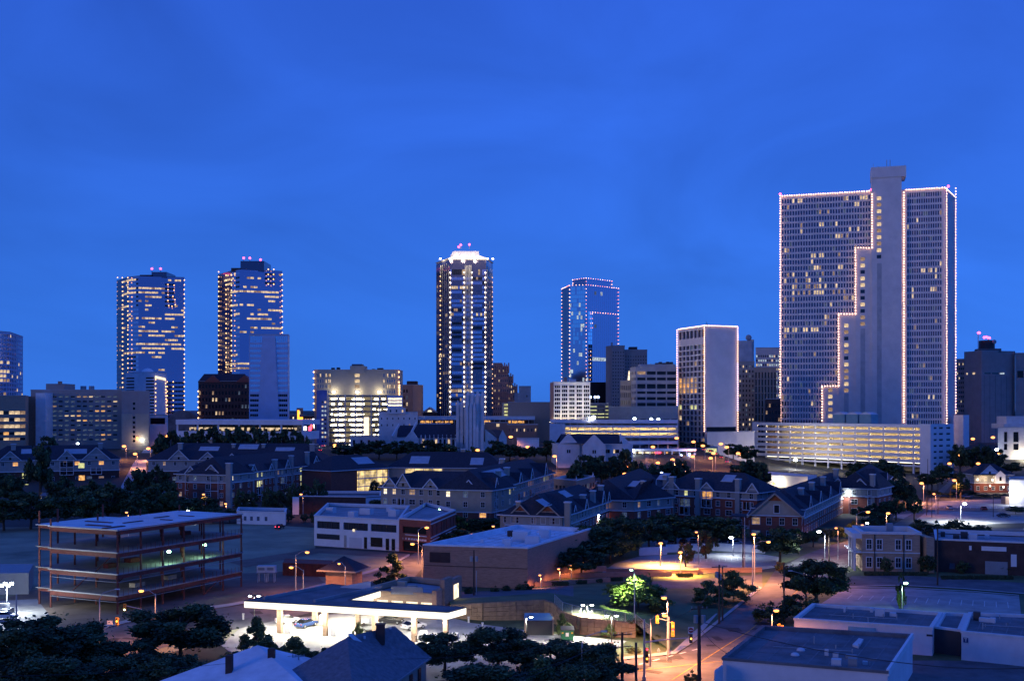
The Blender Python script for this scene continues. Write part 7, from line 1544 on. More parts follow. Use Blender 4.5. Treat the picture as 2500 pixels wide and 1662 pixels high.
    for (px, py, w, d, h, k) in ((2042, 1628, 1.2, 1.0, 1.1, 'metal_white'), (2082, 1628, 1.1, 1.0, 1.2, 'metal_grey'), (2040, 1604, .7, .6, .6, 'metal_white'), (2078, 1606, 1.4, .7, .5, 'metal_grey'), (2112, 1622, .6, .5, .5, 'metal_white'), (2018, 1600, .5, .3, .9, 'metal_white'), (2130, 1612, 1.2, .5, .3, 'metal_grey')):
        m = MB(); m.obox(rp(px, py), u, w, d, z - .04, z + h); o = m.build('roof_unit', k, r)
    for px, py in ((1955, 1588), (1941, 1600)): m = MB(); m.sphere((*rp(px, py), z + .1), .6, .6, .35); m.build('roof_vent', 'metal_white', r)
    m = MB(); m.prism([rp(2081, 1578), rp(2096, 1583), rp(2108, 1565), rp(2097, 1562)], z, z + .35); m.build('skylight', 'metal_white', r)
    f0, f1 = pl[0], pl[1]
    for t in (.38, .48): p = lerp(f0, f1, t); m = MB(); m.obox((p[0] + u[1] * .1, p[1] - u[0] * .1), u, .9, .15, 1.6, 3.0); m.build('window', 'glass_black', r)
    # low white shop row behind it
    z = 4.0; pl = [W(1939, 1514, z), W(2276, 1537, z), W(2300, 1500, z), W(1984, 1478, z)]; u, l = norm2(pl[0], pl[1]); n = (u[1], -u[0])
    r = building('low_white_shop', 'low white shop with teal awning and dark flat roof', 'shop', pl, z + .1, 'lavender_wall', z0=-.2, roof='roof_dark', cop='white_trim', par=.15)
    seams(r, pl, z - .05, 9, 'roof_seam'); pipes(r, pl, z - .05, 3)
    s0, s1 = hit(pl[0], u, 2071), hit(pl[0], u, 2138)
    def fp(s, d): return (pl[0][0] + u[0] * s + n[0] * d, pl[0][1] + u[1] * s + n[1] * d)
    m = MB(); m.v = [(*fp(s0, .05), 3.7), (*fp(s1, .05), 3.7), (*fp(s1, 1.1), 2.7), (*fp(s0, 1.1), 2.7), (*fp(s0, .05), 2.6), (*fp(s1, .05), 2.6)]; m.f = [(3, 2, 1, 0), (0, 4, 3), (1, 2, 5)]; m.m = [0] * 3; m.build('awning', 'teal_metal', r)
    m = MB(); m.prism([fp(s0, .06), fp(s1, .06), fp(s1, -.1), fp(s0, -.1)], .1, 2.6); m.build('shop_front', 'brick_red', r)
    for (px, py, w, h) in ((2148, 1502, 1.5, 1.2), (2180, 1502, 1.0, .5), (2128, 1492, .5, .6), (2062, 1492, .3, .7)): m = MB(); m.obox(W(px, py, z), u, w, 1, z - .1, z + h); m.build('roof_unit', 'metal_white', r)
    m = MB(); a = hit(pl[0], u, 2262); m.prism([fp(a, .05), fp(a + .9, .05), fp(a + .9, -.05), fp(a, -.05)], 3.0, 3.3); m.build('number_plate', 'metal_dark', r)
    # dark entrance and right block
    p2 = [W(2347, 1546, z), W(2560, 1566, z), W(2580, 1508, z), W(2366, 1500, z)]; u2, _ = norm2(p2[0], p2[1]); n2 = (u2[1], -u2[0])
    e = building('recessed_entrance', 'deep dark entrance with pale frame between two white shops', 'entrance', [W(2282, 1530, z), W(2345, 1538, z), W(2362, 1498, z), W(2302, 1496, z)], z - .2, 'metal_dark', z0=-.2, roof='roof_dark', cop='white_trim', par=.15)  # solid block, shade of the recess put into its dark colour
    r = building('right_white_shop', 'white shop with small blue sign cut by the right edge', 'shop', p2, z + .1, 'lavender_wall', z0=-.2, roof='roof_dark', cop='white_trim', par=.15)
    seams(r, p2, z - .05, 6, 'roof_seam'); pipes(r, p2, z - .05, 4)
    def gp(s, d): return (p2[0][0] + u2[0] * s + n2[0] * d, p2[0][1] + u2[1] * s + n2[1] * d)
    a = hit(p2[0], u2, 2350); b = hit(p2[0], u2, 2366); m = MB(); m.prism([gp(a, .08), gp(b, .08), gp(b, 0), gp(a, 0)], 2.5, 3.7); sg = m.build('sign_board', 'paint_white', r)
    m = MB(); c = (a + b) / 2; m.prism([gp(c - .35, .11), gp(c + .35, .11), gp(c + .35, .085), gp(c - .35, .085)], 2.75, 3.5); m.build('sign_blue_square', 'car_blue', sg)
    m = MB(); m.prism([gp(c - .05, .125), gp(c + .08, .125), gp(c + .08, .115), gp(c - .05, .115)], 2.9, 3.3); m.prism([gp(c - .2, .125), gp(c + .2, .125), gp(c + .2, .115), gp(c - .2, .115)], 3.32, 3.42); m.build('sign_symbol', 'paint_white', sg)
    for (px, py, w, h) in ((2385, 1512, 1.0, 1.3), (2404, 1516, 1.6, .6), (2424, 1518, .8, .7)): m = MB(); m.obox(W(px, py, z), u2, w, 1, z - .1, z + h); m.build('roof_unit', 'metal_dark' if px == 2385 else 'metal_white', r)
near_roofs()

def right_brick():
    z = 8.8; b0, b1 = W(2105, 1393), W(2246, 1396); u, l = norm2(b0, b1); v = (-u[1], u[0]); pl = [b0, b1, (b1[0] + v[0] * 13, b1[1] + v[1] * 13), (b0[0] + v[0] * 13, b0[1] + v[1] * 13)]
    cols = [(hit(b0, u, px) - .55, hit(b0, u, px) + .55) for px in (2122, 2147, 2193, 2218)]
    r = thing('brick_office_house', 'two storey tan brick office house with white framed windows, right', 'building', (*cen(pl), 0)); m = MB()
    ops = holes(m, b0, b1, -.2, z, cols, [(1.0, 3.2), (5.2, 7.4)], .2)
    for i in (1, 2, 3): m.quad((*pl[i], -.2), (*pl[(i + 1) % 4], -.2), (*pl[(i + 1) % 4], z), (*pl[i], z))
    m.build('wall', 'brick_tan', r); panes(r, ops, 'glass', frame=.2, dep=.2); m = MB(); m.poly([(*p, z - .7) for p in pl]); m.build('roof', 'roof_dark', r); coping(r, pl, z - .1, w=.5, h=.6, out=.35)
    m = MB(); n = (u[1], -u[0]); m.beam((b0[0] + n[0] * .1, b0[1] + n[1] * .1, 4.4), (b1[0] + n[0] * .1, b1[1] + n[1] * .1, 4.4), .2, .25); m.build('string_course', 'white_trim', r)
    for px in (2135, 2206): s = hit(b0, u, px); p = (b0[0] + u[0] * s + n[0] * .12, b0[1] + u[1] * s + n[1] * .12); m = MB(); m.tube([(*p, 0), (*p, z)], .12, 5); m.build('downpipe', 'metal_dark', r)
    for d in (.3, 4, 8): p = (b0[0] - u[0] * 1.7 + v[0] * d, b0[1] - u[1] * 1.7 + v[1] * d); m = MB(); m.tube([(*p, 0), (*p, 7.6)], .3, 8); m.build('porch_column', 'white_trim', r)
    for z0 in (4.2, 7.6): m = MB(); m.prism([(b0[0] - u[0] * 2.2, b0[1] - u[1] * 2.2), (b0[0] - u[0] * .05, b0[1] - u[1] * .05), (pl[3][0] - u[0] * .05, pl[3][1] - u[1] * .05), (pl[3][0] - u[0] * 2.2, pl[3][1] - u[1] * 2.2)], z0, z0 + (.3 if z0 < 5 else 1.2)); m.build('porch_slab', 'white_trim', r)
    m = MB(); m.obox(lerp(pl[2], pl[3], .35), u, 1.5, 1.5, z - .6, z + 1.2); m.build('chimney', 'metal_grey', r)
    c0, c1 = W(2284, 1395), W(2560, 1408); u2, l2 = norm2(c0, c1); v2 = (-u2[1], u2[0]); q = [c0, c1, (c1[0] + v2[0] * 22, c1[1] + v2[1] * 22), (c0[0] + v2[0] * 22, c0[1] + v2[1] * 22)]; n2 = (u2[1], -u2[0])
    r = building('long_brick_shop', 'long low dark brick shop with pale sign strip right of the office house', 'shop', q, 7.4, 'brick_dark', z0=-.2, roof='roof_grey', cop='white_trim', faces={0: ([(3.0, 4.2)], [(.8, 2.2)], 'glass_pale', .15)})
    def qp(px, d): s = hit(c0, u2, px); return (c0[0] + u2[0] * s + n2[0] * d, c0[1] + u2[1] * s + n2[1] * d)
    for nm, a, b, z0, z1, k in (('sign_strip', 2396, 2457, 5.4, 6.4, 'white_wall'), ('small_sign', 2366, 2372, 5.4, 6.4, 'white_wall'), ('side_door', 2468, 2482, 2.0, 4.8, 'white_wall'), ('garage_bay', 2405, 2460, .0, 3.0, 'metal_grey')):
        m = MB(); m.prism([qp(a, .12), qp(b, .12), qp(b, -.02), qp(a, -.02)], z0, z1); m.build(nm, k, r)
    for t, vv, w, h in ((.2, .4, 1.4, 1.3), (.28, .6, 1.6, 1.6), (.36, .5, 1.8, 1.4), (.5, .7, 1.0, .9), (.08, .7, 1, 1.2)): p = lerp(lerp(q[0], q[1], t), lerp(q[3], q[2], t), vv); m = MB(); m.obox(p, u2, w, 1.5, 6.5, 6.6 + h); m.build('roof_unit', 'metal_dark' if t < .3 else 'metal_white', r)
    m = MB(); p = W(2262, 1398); m.prism([p, (p[0] + 1.8, p[1]), (p[0] + 1.8, p[1] + 8), (p[0], p[1] + 8)], -.2, 8.2); one('brick_pier_wall', 'tall narrow brick wall between the office house and long shop', 'wall', m, 'brick_tan')
right_brick()
# ================================================================== trees
import numpy as np
def crown(seed, n, leaf, shape='round', mats=('leaf_dark', 'leaf_mid')):
    r = np.random.default_rng(seed); K = {'round': 46, 'oval': 40, 'column': 34, 'cone': 40, 'bush': 34}[shape]
    d = r.normal(size=(K, 3)); d /= np.linalg.norm(d, axis=1)[:, None]; rad_ = r.uniform(.45, .98, K)[:, None] ** .7; c = d * rad_
    if shape == 'round': c[:, 2] = np.where(c[:, 2] < -.35, c[:, 2] * .55, c[:, 2])
    if shape == 'cone':
        h = r.uniform(0, 1, K) ** 1.3; a = r.uniform(0, 2 * pi, K); q = (1 - h) * r.uniform(.5, 1, K); c = np.stack([q * np.cos(a), q * np.sin(a), h * 2 - 1], 1)
    if shape == 'bush': c[:, 2] = np.abs(c[:, 2]) * 1.5 - .75
    c[:, :2] *= 1 + .12 * np.sin(3 * np.arctan2(c[:, 1], c[:, 0]) + seed)[:, None]
    cr_ = r.uniform(.17, .34, K) * (.8 if shape == 'cone' else 1); tone = r.uniform(0, 1, K)
    k = r.integers(0, K, n); p = r.normal(size=(n, 3)); p /= np.linalg.norm(p, axis=1)[:, None]; p = c[k] + p * (cr_[k] * r.uniform(.35, 1.05, n))[:, None] * np.array([1, 1, .8])
    o_ = r.uniform(0, 1, n) < .10; p[o_] *= r.uniform(1.04, 1.2, o_.sum())[:, None]
    a = r.normal(size=(n, 3)); a /= np.linalg.norm(a, axis=1)[:, None]; b = np.cross(a, r.normal(size=(n, 3))); b /= np.linalg.norm(b, axis=1)[:, None]
    s = leaf * r.uniform(.6, 1.3, n)[:, None]; a *= s; b *= s * .62
    V = np.stack([p - a, p + b, p + a, p - b], 1).reshape(-1, 3); V[:, 2] = (V[:, 2] + 1) / 2; V[:, :2] *= .5
    me = bpy.data.meshes.new('crown'); me.vertices.add(4 * n); me.vertices.foreach_set('co', V.astype('f').ravel()); me.loops.add(4 * n); me.loops.foreach_set('vertex_index', np.arange(4 * n, dtype='i'))
    me.polygons.add(n); me.polygons.foreach_set('loop_start', np.arange(0, 4 * n, 4, dtype='i')); me.polygons.foreach_set('loop_total', np.full(n, 4, dtype='i'))
    me.polygons.foreach_set('material_index', (tone[k] + r.uniform(-.25, .25, n) > .55).astype('i') + (r.uniform(0, 1, n) < .10).astype('i'))
    for m in (*mats, 'leaf_light'): me.materials.append(MT[m])
    me.update(calc_edges=True); return me
def trunk_mesh(seed):
    R = random.Random(seed); mb = MB(); mb.tube([(0, 0, -.05), (.02, 0, .3), (.0, .02, .7), (.02, 0, 1)], [.055, .04, .034, .02], 7)
    for i in range(5):
        a = i * 1.3 + R.random(); z = .38 + .1 * i; mb.tube([(0, 0, z - .1), (.16 * cos(a), .16 * sin(a), z + .10), (.36 * cos(a), .36 * sin(a), z + .34)], [.03, .02, .007], 5)
    return mb.mesh('trunk', 'bark')
CR = {'near': [crown(i, 22000, .052, k_) for i, k_ in ((1, 'round'), (2, 'oval'), (3, 'round'), (4, 'bush'), (5, 'round'))], 'mid': [crown(10 + i, 6500, .09, 'round') for i in range(3)], 'oval': [crown(20 + i, 3400, .08, 'oval') for i in range(2)], 'far': [crown(30 + i, 2600, .13, 'round') for i in range(3)],
      'column': [crown(40, 2600, .085, 'column')], 'cone': [crown(50, 3600, .075, 'cone')], 'bush': [crown(60 + i, 2600, .085, 'bush') for i in range(2)], 'nbush': [crown(65, 7000, .06, 'bush', ('leaf_mid', 'leaf_light'))],
      'lit': [crown(70, 9000, .07, 'bush', ('leaf_mid', 'leaf_light'))], 'rust': [crown(80 + i, 3600, .085, 'oval', ('leaf_rust', 'leaf_mid')) for i in range(2)]}  # lit crowns: lamplight also put into lighter leaf colours
TR = [trunk_mesh(i) for i in range(3)]; TC = [0]
def tree(label, px, Y, w, top, kind='mid', group=None, base=None, trunk=.14, name='tree', cat='tree'):
    """px column, distance, crown width in photo pixels, row of its top"""
    x, y = P(px, Y); z0 = terr(x, y) if base is None else base; zt = zz(top, Y); h = max(1.0, zt - z0); wm = w * Y / F; TC[0] += 1; i = TC[0]
    if kind in ('bush', 'nbush', 'column', 'cone'): trunk = .03
    t = thing(name, label, cat, (x, y, z0), group); R = random.Random(i)
    if trunk > .1:
        o = bpy.data.objects.new('trunk', TR[i % 3]); COL.objects.link(o); o.parent = t; s = min(1.0, wm / h + .25); o.scale = (h * .8 * s, h * .8 * s, h * .75); o.rotation_euler = (0, 0, R.uniform(0, 6))
    else:
        o = bpy.data.objects.new('trunk', TR[i % 3]); COL.objects.link(o); o.parent = t; o.scale = (h * .3, h * .3, h * .6)
    o = bpy.data.objects.new('crown', CR[kind][i % len(CR[kind])]); COL.objects.link(o); o.parent = t; o.location = (0, 0, h * trunk); o.scale = (wm / 1.04, wm / 1.04 * R.uniform(.85, 1.1), h * (1 - trunk) / 1.04); o.rotation_euler = (0, 0, R.uniform(0, 6.28)); return t
ORD = ['first', 'second', 'third', 'fourth', 'fifth', 'sixth', 'seventh', 'eighth', 'ninth', 'tenth', 'eleventh', 'twelfth', 'thirteenth', 'fourteenth']
def row(where, lst, kind='far', grp=None, Y=None, **k):
    for i, t in enumerate(lst):
        px, w, top = t[0], t[1], t[2]; tree(f'{ORD[i]} tree from the left in the dark row {where}', px, t[3] if len(t) > 3 else Y, w, top, kind, grp or 'trees ' + where, **k)
def gY(py): return F * H / (py - HZ)
def trees():
    # near, bottom of the picture
    tree('huge dark tree filling the bottom left corner', 60, 150, 260, 1508, 'near'); tree('dark tree right of the bottom left corner tree', 190, 156, 210, 1520, 'near'); tree('low dark tree at the very bottom left', 120, 140, 260, 1580, 'near', trunk=.15)
    tree('big round dark tree left of the filling station', 440, 166, 265, 1466, 'near'); tree('low dark tree below the big round tree', 300, 148, 190, 1590, 'near', trunk=.15); tree('smaller dark tree between corner tree and big round tree', 330, 158, 130, 1562, 'near', trunk=.2); tree('dark grey bushy tree left of the pale roof', 420, 142, 190, 1600, 'near', trunk=.12)
    tree('pointed green tree at the left end of the canopy', 625, 172, 80, 1498, 'nbush'); tree('lit leafy bush in front of the canopy, left', 660, 165, 110, 1548, 'nbush', name='bush', cat='bush'); tree('lit leafy bush in front of the canopy, middle', 725, 162, 120, 1545, 'nbush', name='bush', cat='bush'); tree('dark bush behind the pale roofed house', 590, 160, 120, 1568, 'bush', name='bush', cat='bush'); tree('small dark bush between the two roofs', 790, 160, 60, 1572, 'bush', name='bush', cat='bush')
    tree('feathery shrub beside the pumps', 872, 178, 34, 1512, 'nbush', name='bush', cat='bush')
    tree('dark tree right of the dark roofed house', 1085, 158, 170, 1540, 'near', trunk=.18); tree('dark spiky tree below the bin enclosure, left', 1215, 160, 190, 1522, 'near', trunk=.18); tree('dark bushy tree below the dumpster', 1345, 152, 200, 1560, 'near', trunk=.15); tree('dark bushy tree left of the wooden power pole', 1455, 148, 170, 1568, 'near', trunk=.15); tree('low dark tree at the bottom edge, centre', 1180, 140, 260, 1600, 'near', trunk=.12); tree('pale flowering shrub at the bottom edge, centre', 1310, 142, 130, 1590, 'nbush', name='bush', cat='bush'); tree('low dark tree at the bottom edge left of the signals', 1430, 138, 180, 1610, 'near', trunk=.12)
    tree('small bare bush at the foot of the thick wooden pole', 1690, 152, 50, 1632, 'bush', name='bush', cat='bush')
    # middle distance
    tree('dark conical tree left of the brown hall', 958, gY(1424), 92, 1349, 'cone')
    for i, (px, Y, w, t) in enumerate(((1345, 262, 100, 1322), (1395, 262, 140, 1312), (1450, 275, 150, 1272), (1515, 285, 140, 1262), (1420, 250, 110, 1335), (1490, 272, 120, 1300))): tree(f'{ORD[i]} of the big dark trees beside the brown hall, counted from the left', px, Y, w, t, 'near' if i in (2, 3) else 'mid', 'big trees beside the brown hall')
    for i, (px, Y, w, t) in enumerate(((1585, 300, 110, 1268), (1650, 306, 130, 1256), (1715, 306, 130, 1254), (1780, 302, 110, 1262))): tree(f'{ORD[i]} of the dark trees behind the orange lit lot, from the left', px, Y, w, t, 'mid', 'trees behind the orange lit lot')
    tree('small orange lit tree standing in the car park', 1674, gY(1383), 42, 1322, 'rust'); tree('taller rust coloured tree at the car park wall', 1724, gY(1364), 50, 1288, 'rust')
    tree('bright green lamp lit tree on the grass bank', 1558, 200, 168, 1392, 'lit', trunk=.0, base=.6); tree('dark bush on the bank right of the bright green tree', 1790, gY(1470), 100, 1386, 'nbush', name='bush', cat='bush'); tree('lower dark bush beside the utility pole on the bank', 1735, gY(1480), 90, 1412, 'nbush', name='bush', cat='bush')
    tree('dark tree at the corner right of the car park', 1905, gY(1372), 105, 1284, 'mid'); tree('small reddish round bush at the corner kerb', 1906, gY(1400), 34, 1370, 'rust', name='bush', cat='bush', trunk=.12); tree('large dark tree beside the right street', 1995, gY(1486), 150, 1356, 'near'); tree('dark round bush left of the right street tree', 1880, gY(1520), 95, 1462, 'bush', name='bush', cat='bush'); tree('dark shrub between street tree and white shop', 1945, gY(1515), 100, 1440, 'bush', name='bush', cat='bush')
    tree('ivy covered pole top with green lamp', 2200, gY(1490), 30, 1394, 'column', name='ivy_column', cat='ivy')
    for i, (px, w, t) in enumerate(((2164, 32, 1357), (2266, 46, 1350), (2352, 34, 1368), (2455, 52, 1374))): tree(f'{ORD[i]} clipped dark tree from the left before the brick shops', px, gY(1400), w, t, 'oval', 'clipped trees before the brick shops', trunk=.12)
    for i, (px, w, t, b) in enumerate(((1147, 36, 1428, 1456), (1208, 26, 1427, 1450), (1237, 30, 1425, 1449), (1280, 44, 1415, 1447))): tree(f'{ORD[i]} round clipped bush from the left at the foot of the brown hall', px, gY(b), w, t, 'bush', 'round bushes at the brown hall', name='bush', cat='bush')
    tree('leafy shrub against the left end of the tan retaining wall', 1374, gY(1553), 36, 1492, 'nbush', name='bush', cat='bush'); tree('small shrub before the lit part of the retaining wall', 1488, gY(1556), 40, 1520, 'nbush', name='bush', cat='bush'); tree('reddish shrub at the right end of the retaining wall', 1548, gY(1552), 46, 1508, 'rust', name='bush', cat='bush', trunk=.1); tree('low dark shrub beside the fire hydrant', 1545, gY(1592), 40, 1575, 'bush', name='bush', cat='bush'); tree('low shrub on the slope left of the signal pole', 1602, gY(1566), 34, 1546, 'bush', name='bush', cat='bush')
    tree('yellowish street tree by the white street lamp', 1985, gY(1335), 36, 1290, 'lit'); row('along the townhouses on the right street', [(2020, 40, 1288, 315), (2050, 44, 1284, 318), (2085, 46, 1270, 322), (2120, 46, 1262, 340), (2150, 46, 1250, 350), (1950, 60, 1290, 300)], 'mid')
    # behind
    row('in front of the church', [(842, 60, 1082), (882, 58, 1080), (925, 62, 1076), (968, 58, 1074), (1008, 60, 1076), (1048, 60, 1074), (1088, 56, 1080)], Y=578); tree('round dark tree with two lamps below the church tower', 1157, 560, 52, 1090, 'mid')
    row('right of the church', [(1205, 60, 1076), (1245, 64, 1082), (1285, 60, 1090), (1335, 62, 1076), (1360, 40, 1088)], Y=570)
    row('in front of the school', [(1405, 46, 1122, 480), (1430, 66, 1112, 490), (1468, 56, 1110, 490), (1505, 60, 1112, 495), (1530, 56, 1098, 505), (1560, 46, 1122, 470)])
    row('behind the station canopy', [(1600, 56, 1078, 640), (1635, 60, 1072, 645), (1662, 44, 1080, 640), (1708, 56, 1077, 640), (1790, 60, 1084, 640), (1825, 46, 1086, 640)])
    row('between avenue and apartment roofs', [(1625, 50, 1125, 480), (1660, 56, 1122, 485), (1810, 60, 1122, 490), (1845, 60, 1120, 490), (1865, 36, 1130, 480), (1600, 44, 1130, 478)]); tree('small bright green lit bush above the apartment roof, left', 1712, 470, 30, 1142, 'lit', name='bush', cat='bush'); tree('small bright green lit bush above the apartment roof, middle', 1727, 472, 26, 1141, 'lit', name='bush', cat='bush'); tree('small bright green lit bush above the apartment roof, right', 1778, 470, 24, 1148, 'lit', name='bush', cat='bush')
    row('below the long white pavilion', [(392, 40, 1058), (420, 44, 1052), (452, 44, 1050), (485, 48, 1046), (520, 48, 1043), (555, 48, 1044), (590, 46, 1040), (622, 46, 1044), (655, 48, 1048), (690, 44, 1046), (722, 36, 1052), (745, 30, 1060)], Y=560)
    tree('tall dark tree in front of the left apartment row', 98, 455, 70, 1080, 'mid'); tree('dark tree below the hospital panel', 115, 560, 50, 1066, 'far')
    row('at the far left below the apartments', [(-5, 80, 1150, 430), (25, 60, 1158, 420), (150, 70, 1160, 420), (60, 70, 1195, 400), (175, 80, 1185, 405), (225, 80, 1172, 410), (275, 70, 1185, 400), (335, 60, 1140, 440), (385, 60, 1135, 440), (410, 50, 1170, 420)], 'mid')
    row('behind the steel frame', [(10, 110, 1215, 345), (75, 110, 1205, 350), (140, 110, 1205, 350), (205, 110, 1200, 352), (265, 120, 1178, 360), (330, 100, 1198, 360), (375, 110, 1180, 365), (425, 80, 1205, 372), (470, 60, 1212, 385), (505, 60, 1210, 390)], 'mid')
    row('along the left brick apartment house', [(588, 34, 1190), (615, 32, 1195), (655, 36, 1186), (680, 34, 1190), (712, 34, 1176), (742, 36, 1172), (778, 44, 1166)], 'oval', Y=405, trunk=.12); tree('small dark tree left of the white pylon', 704, 372, 26, 1250, 'oval', trunk=.15); tree('small dark tree right of the white pylon', 742, 372, 24, 1252, 'oval', trunk=.15); tree('dark round tree before the white workshop roof', 768, 360, 30, 1245, 'oval', trunk=.15); tree('dark tree at the right end of the brown warehouse', 920, 385, 48, 1216, 'mid'); tree('tree inside the lit gallery courtyard, left', 915, 440, 30, 1166, 'oval'); tree('tree inside the lit gallery courtyard, right', 938, 440, 26, 1172, 'oval')
    row('along the front of the centre apartments', [(945, 44, 1262), (985, 40, 1268), (1030, 50, 1258), (1072, 40, 1270), (1118, 52, 1256), (1150, 44, 1266), (1205, 50, 1262)], 'mid', Y=332); row('between workshop and brown hall', [(1120, 54, 1290), (1165, 44, 1296), (1085, 36, 1300)], 'mid', Y=300)
    row('before the hipped apartments', [(1480, 50, 1262), (1520, 54, 1256), (1560, 56, 1262), (1610, 50, 1250), (1650, 44, 1256)], 'mid', Y=330); row('along the grass lot edge', [(600, 40, 1262), (640, 34, 1268), (560, 50, 1240), (520, 60, 1236)], 'mid', Y=368); row('beside the right climbing street', [(2100, 40, 1236), (2135, 44, 1228), (2165, 44, 1220), (2188, 40, 1214), (2232, 36, 1206), (2150, 40, 1262)], 'mid', Y=378)
    row('behind the far right car park', [(2280, 50, 1196), (2325, 46, 1200), (2360, 44, 1196), (2400, 40, 1206), (2440, 44, 1206)], 'far', Y=478)
    tree('dark round tree left of the orange gabled apartments', 1175, gY(1305), 66, 1262, 'mid', trunk=.12)
    row('at the foot of the wide garage', [(2095, 64, 1126, 560), (2150, 76, 1120, 555), (2180, 60, 1128, 550), (2300, 56, 1132, 560), (2275, 60, 1148, 520)], 'mid'); row('below the grey brown office', [(2345, 50, 1082), (2375, 50, 1088), (2405, 44, 1090), (2432, 44, 1094), (2470, 50, 1128)], Y=640); row('beside the right street poles', [(2195, 56, 1160, 430), (2215, 50, 1178, 420), (2345, 40, 1150, 470), (2480, 50, 1235, 400)], 'mid')
    row('of shrubs behind the brick office house', [(2245, 60, 1262), (2290, 60, 1268), (2335, 70, 1262), (2370, 60, 1272), (2400, 40, 1278)], 'bush', Y=335)
    row('right of the red brick house', [(1860, 60, 1300, 298), (1905, 50, 1292, 300)], 'mid', trunk=.1)
    # a far low wooded skyline
    mb = MB(); R = random.Random(1)
    for i in range(500):
        x = R.uniform(-2600, 2600); y = R.uniform(2600, 3000); s = R.uniform(8, 20); mb.sphere((x, y, 14), s * 1.6, s, R.uniform(6, 12), nu=6, nv=4)
    o = mb.build('distant_trees', 'leaf_dark'); o['kind'] = 'stuff'; tag(o, 'distant low wooded skyline beyond the city', 'trees')
trees()

# ================================================================== lamps
def street_lamp(label, px, py, h=9.0, kind='sodium', base=None, arm=2.2, power=7000, group='orange street lamps', far=False):
    """lamp head seen at px,py; height h; base = pixel column of its pole"""
    Y = (H - h) * F / (py - HZ); x = kx(px) * Y; z0 = terr(x, Y)
    for _ in range(12): Y = (H - h - z0) * F / (py - HZ) if py > HZ + 2 else 900; x = kx(px) * Y; z0 = .5 * z0 + .5 * terr(x, Y)
    bxp = kx(base) * Y if base else x - arm; t = thing('street_lamp', label, 'street lamp', (bxp, Y, z0), group)
    col = (1, .45, .10) if 'slim post' in label else {'sodium': (1, .36, .13), 'mercury': (.86, .95, 1), 'lamp_green': (.55, 1, .6), 'lamp_blue': (.4, .5, 1)}[kind]; em = kind if not (far and kind == 'sodium') else 'sodium_far'
    m = MB(); m.tube([(bxp, Y, z0 - .2), (bxp, Y, z0 + h * .5), (bxp, Y, z0 + h - .5)], [.14, .11, .08], 6); m.build('pole', 'galvanised', t)
    m = MB(); m.tube([(bxp, Y, z0 + h - .7), (bxp + (x - bxp) * .5, Y, z0 + h + .1), (x, Y, z0 + h + .2)], .05, 5); m.build('arm', 'galvanised', t)
    s = max(.42, .0019 * Y) * (.65 if power < 1300 else 1); m = MB(); m.box(x - .45, x + .45, Y - .2, Y + .2, z0 + h + .1, z0 + h + .28); hd = m.build('lamp_head', 'metal_grey', t)  # lens widens with distance, its size standing in for the lamp's glow
    m = MB(); m.sphere((x, Y - .05, z0 + h - .05), s, s * .7, s * .55, nu=10, nv=6); m.build('lens', em, hd, smooth=True)
    if power: lamp_light(t, x, Y - .1, z0 + h - .65, power * (2.2 if kind == 'sodium' and not far else 2.0), col, .25, spot=140 if 'slim post' in label else 165)
    return t
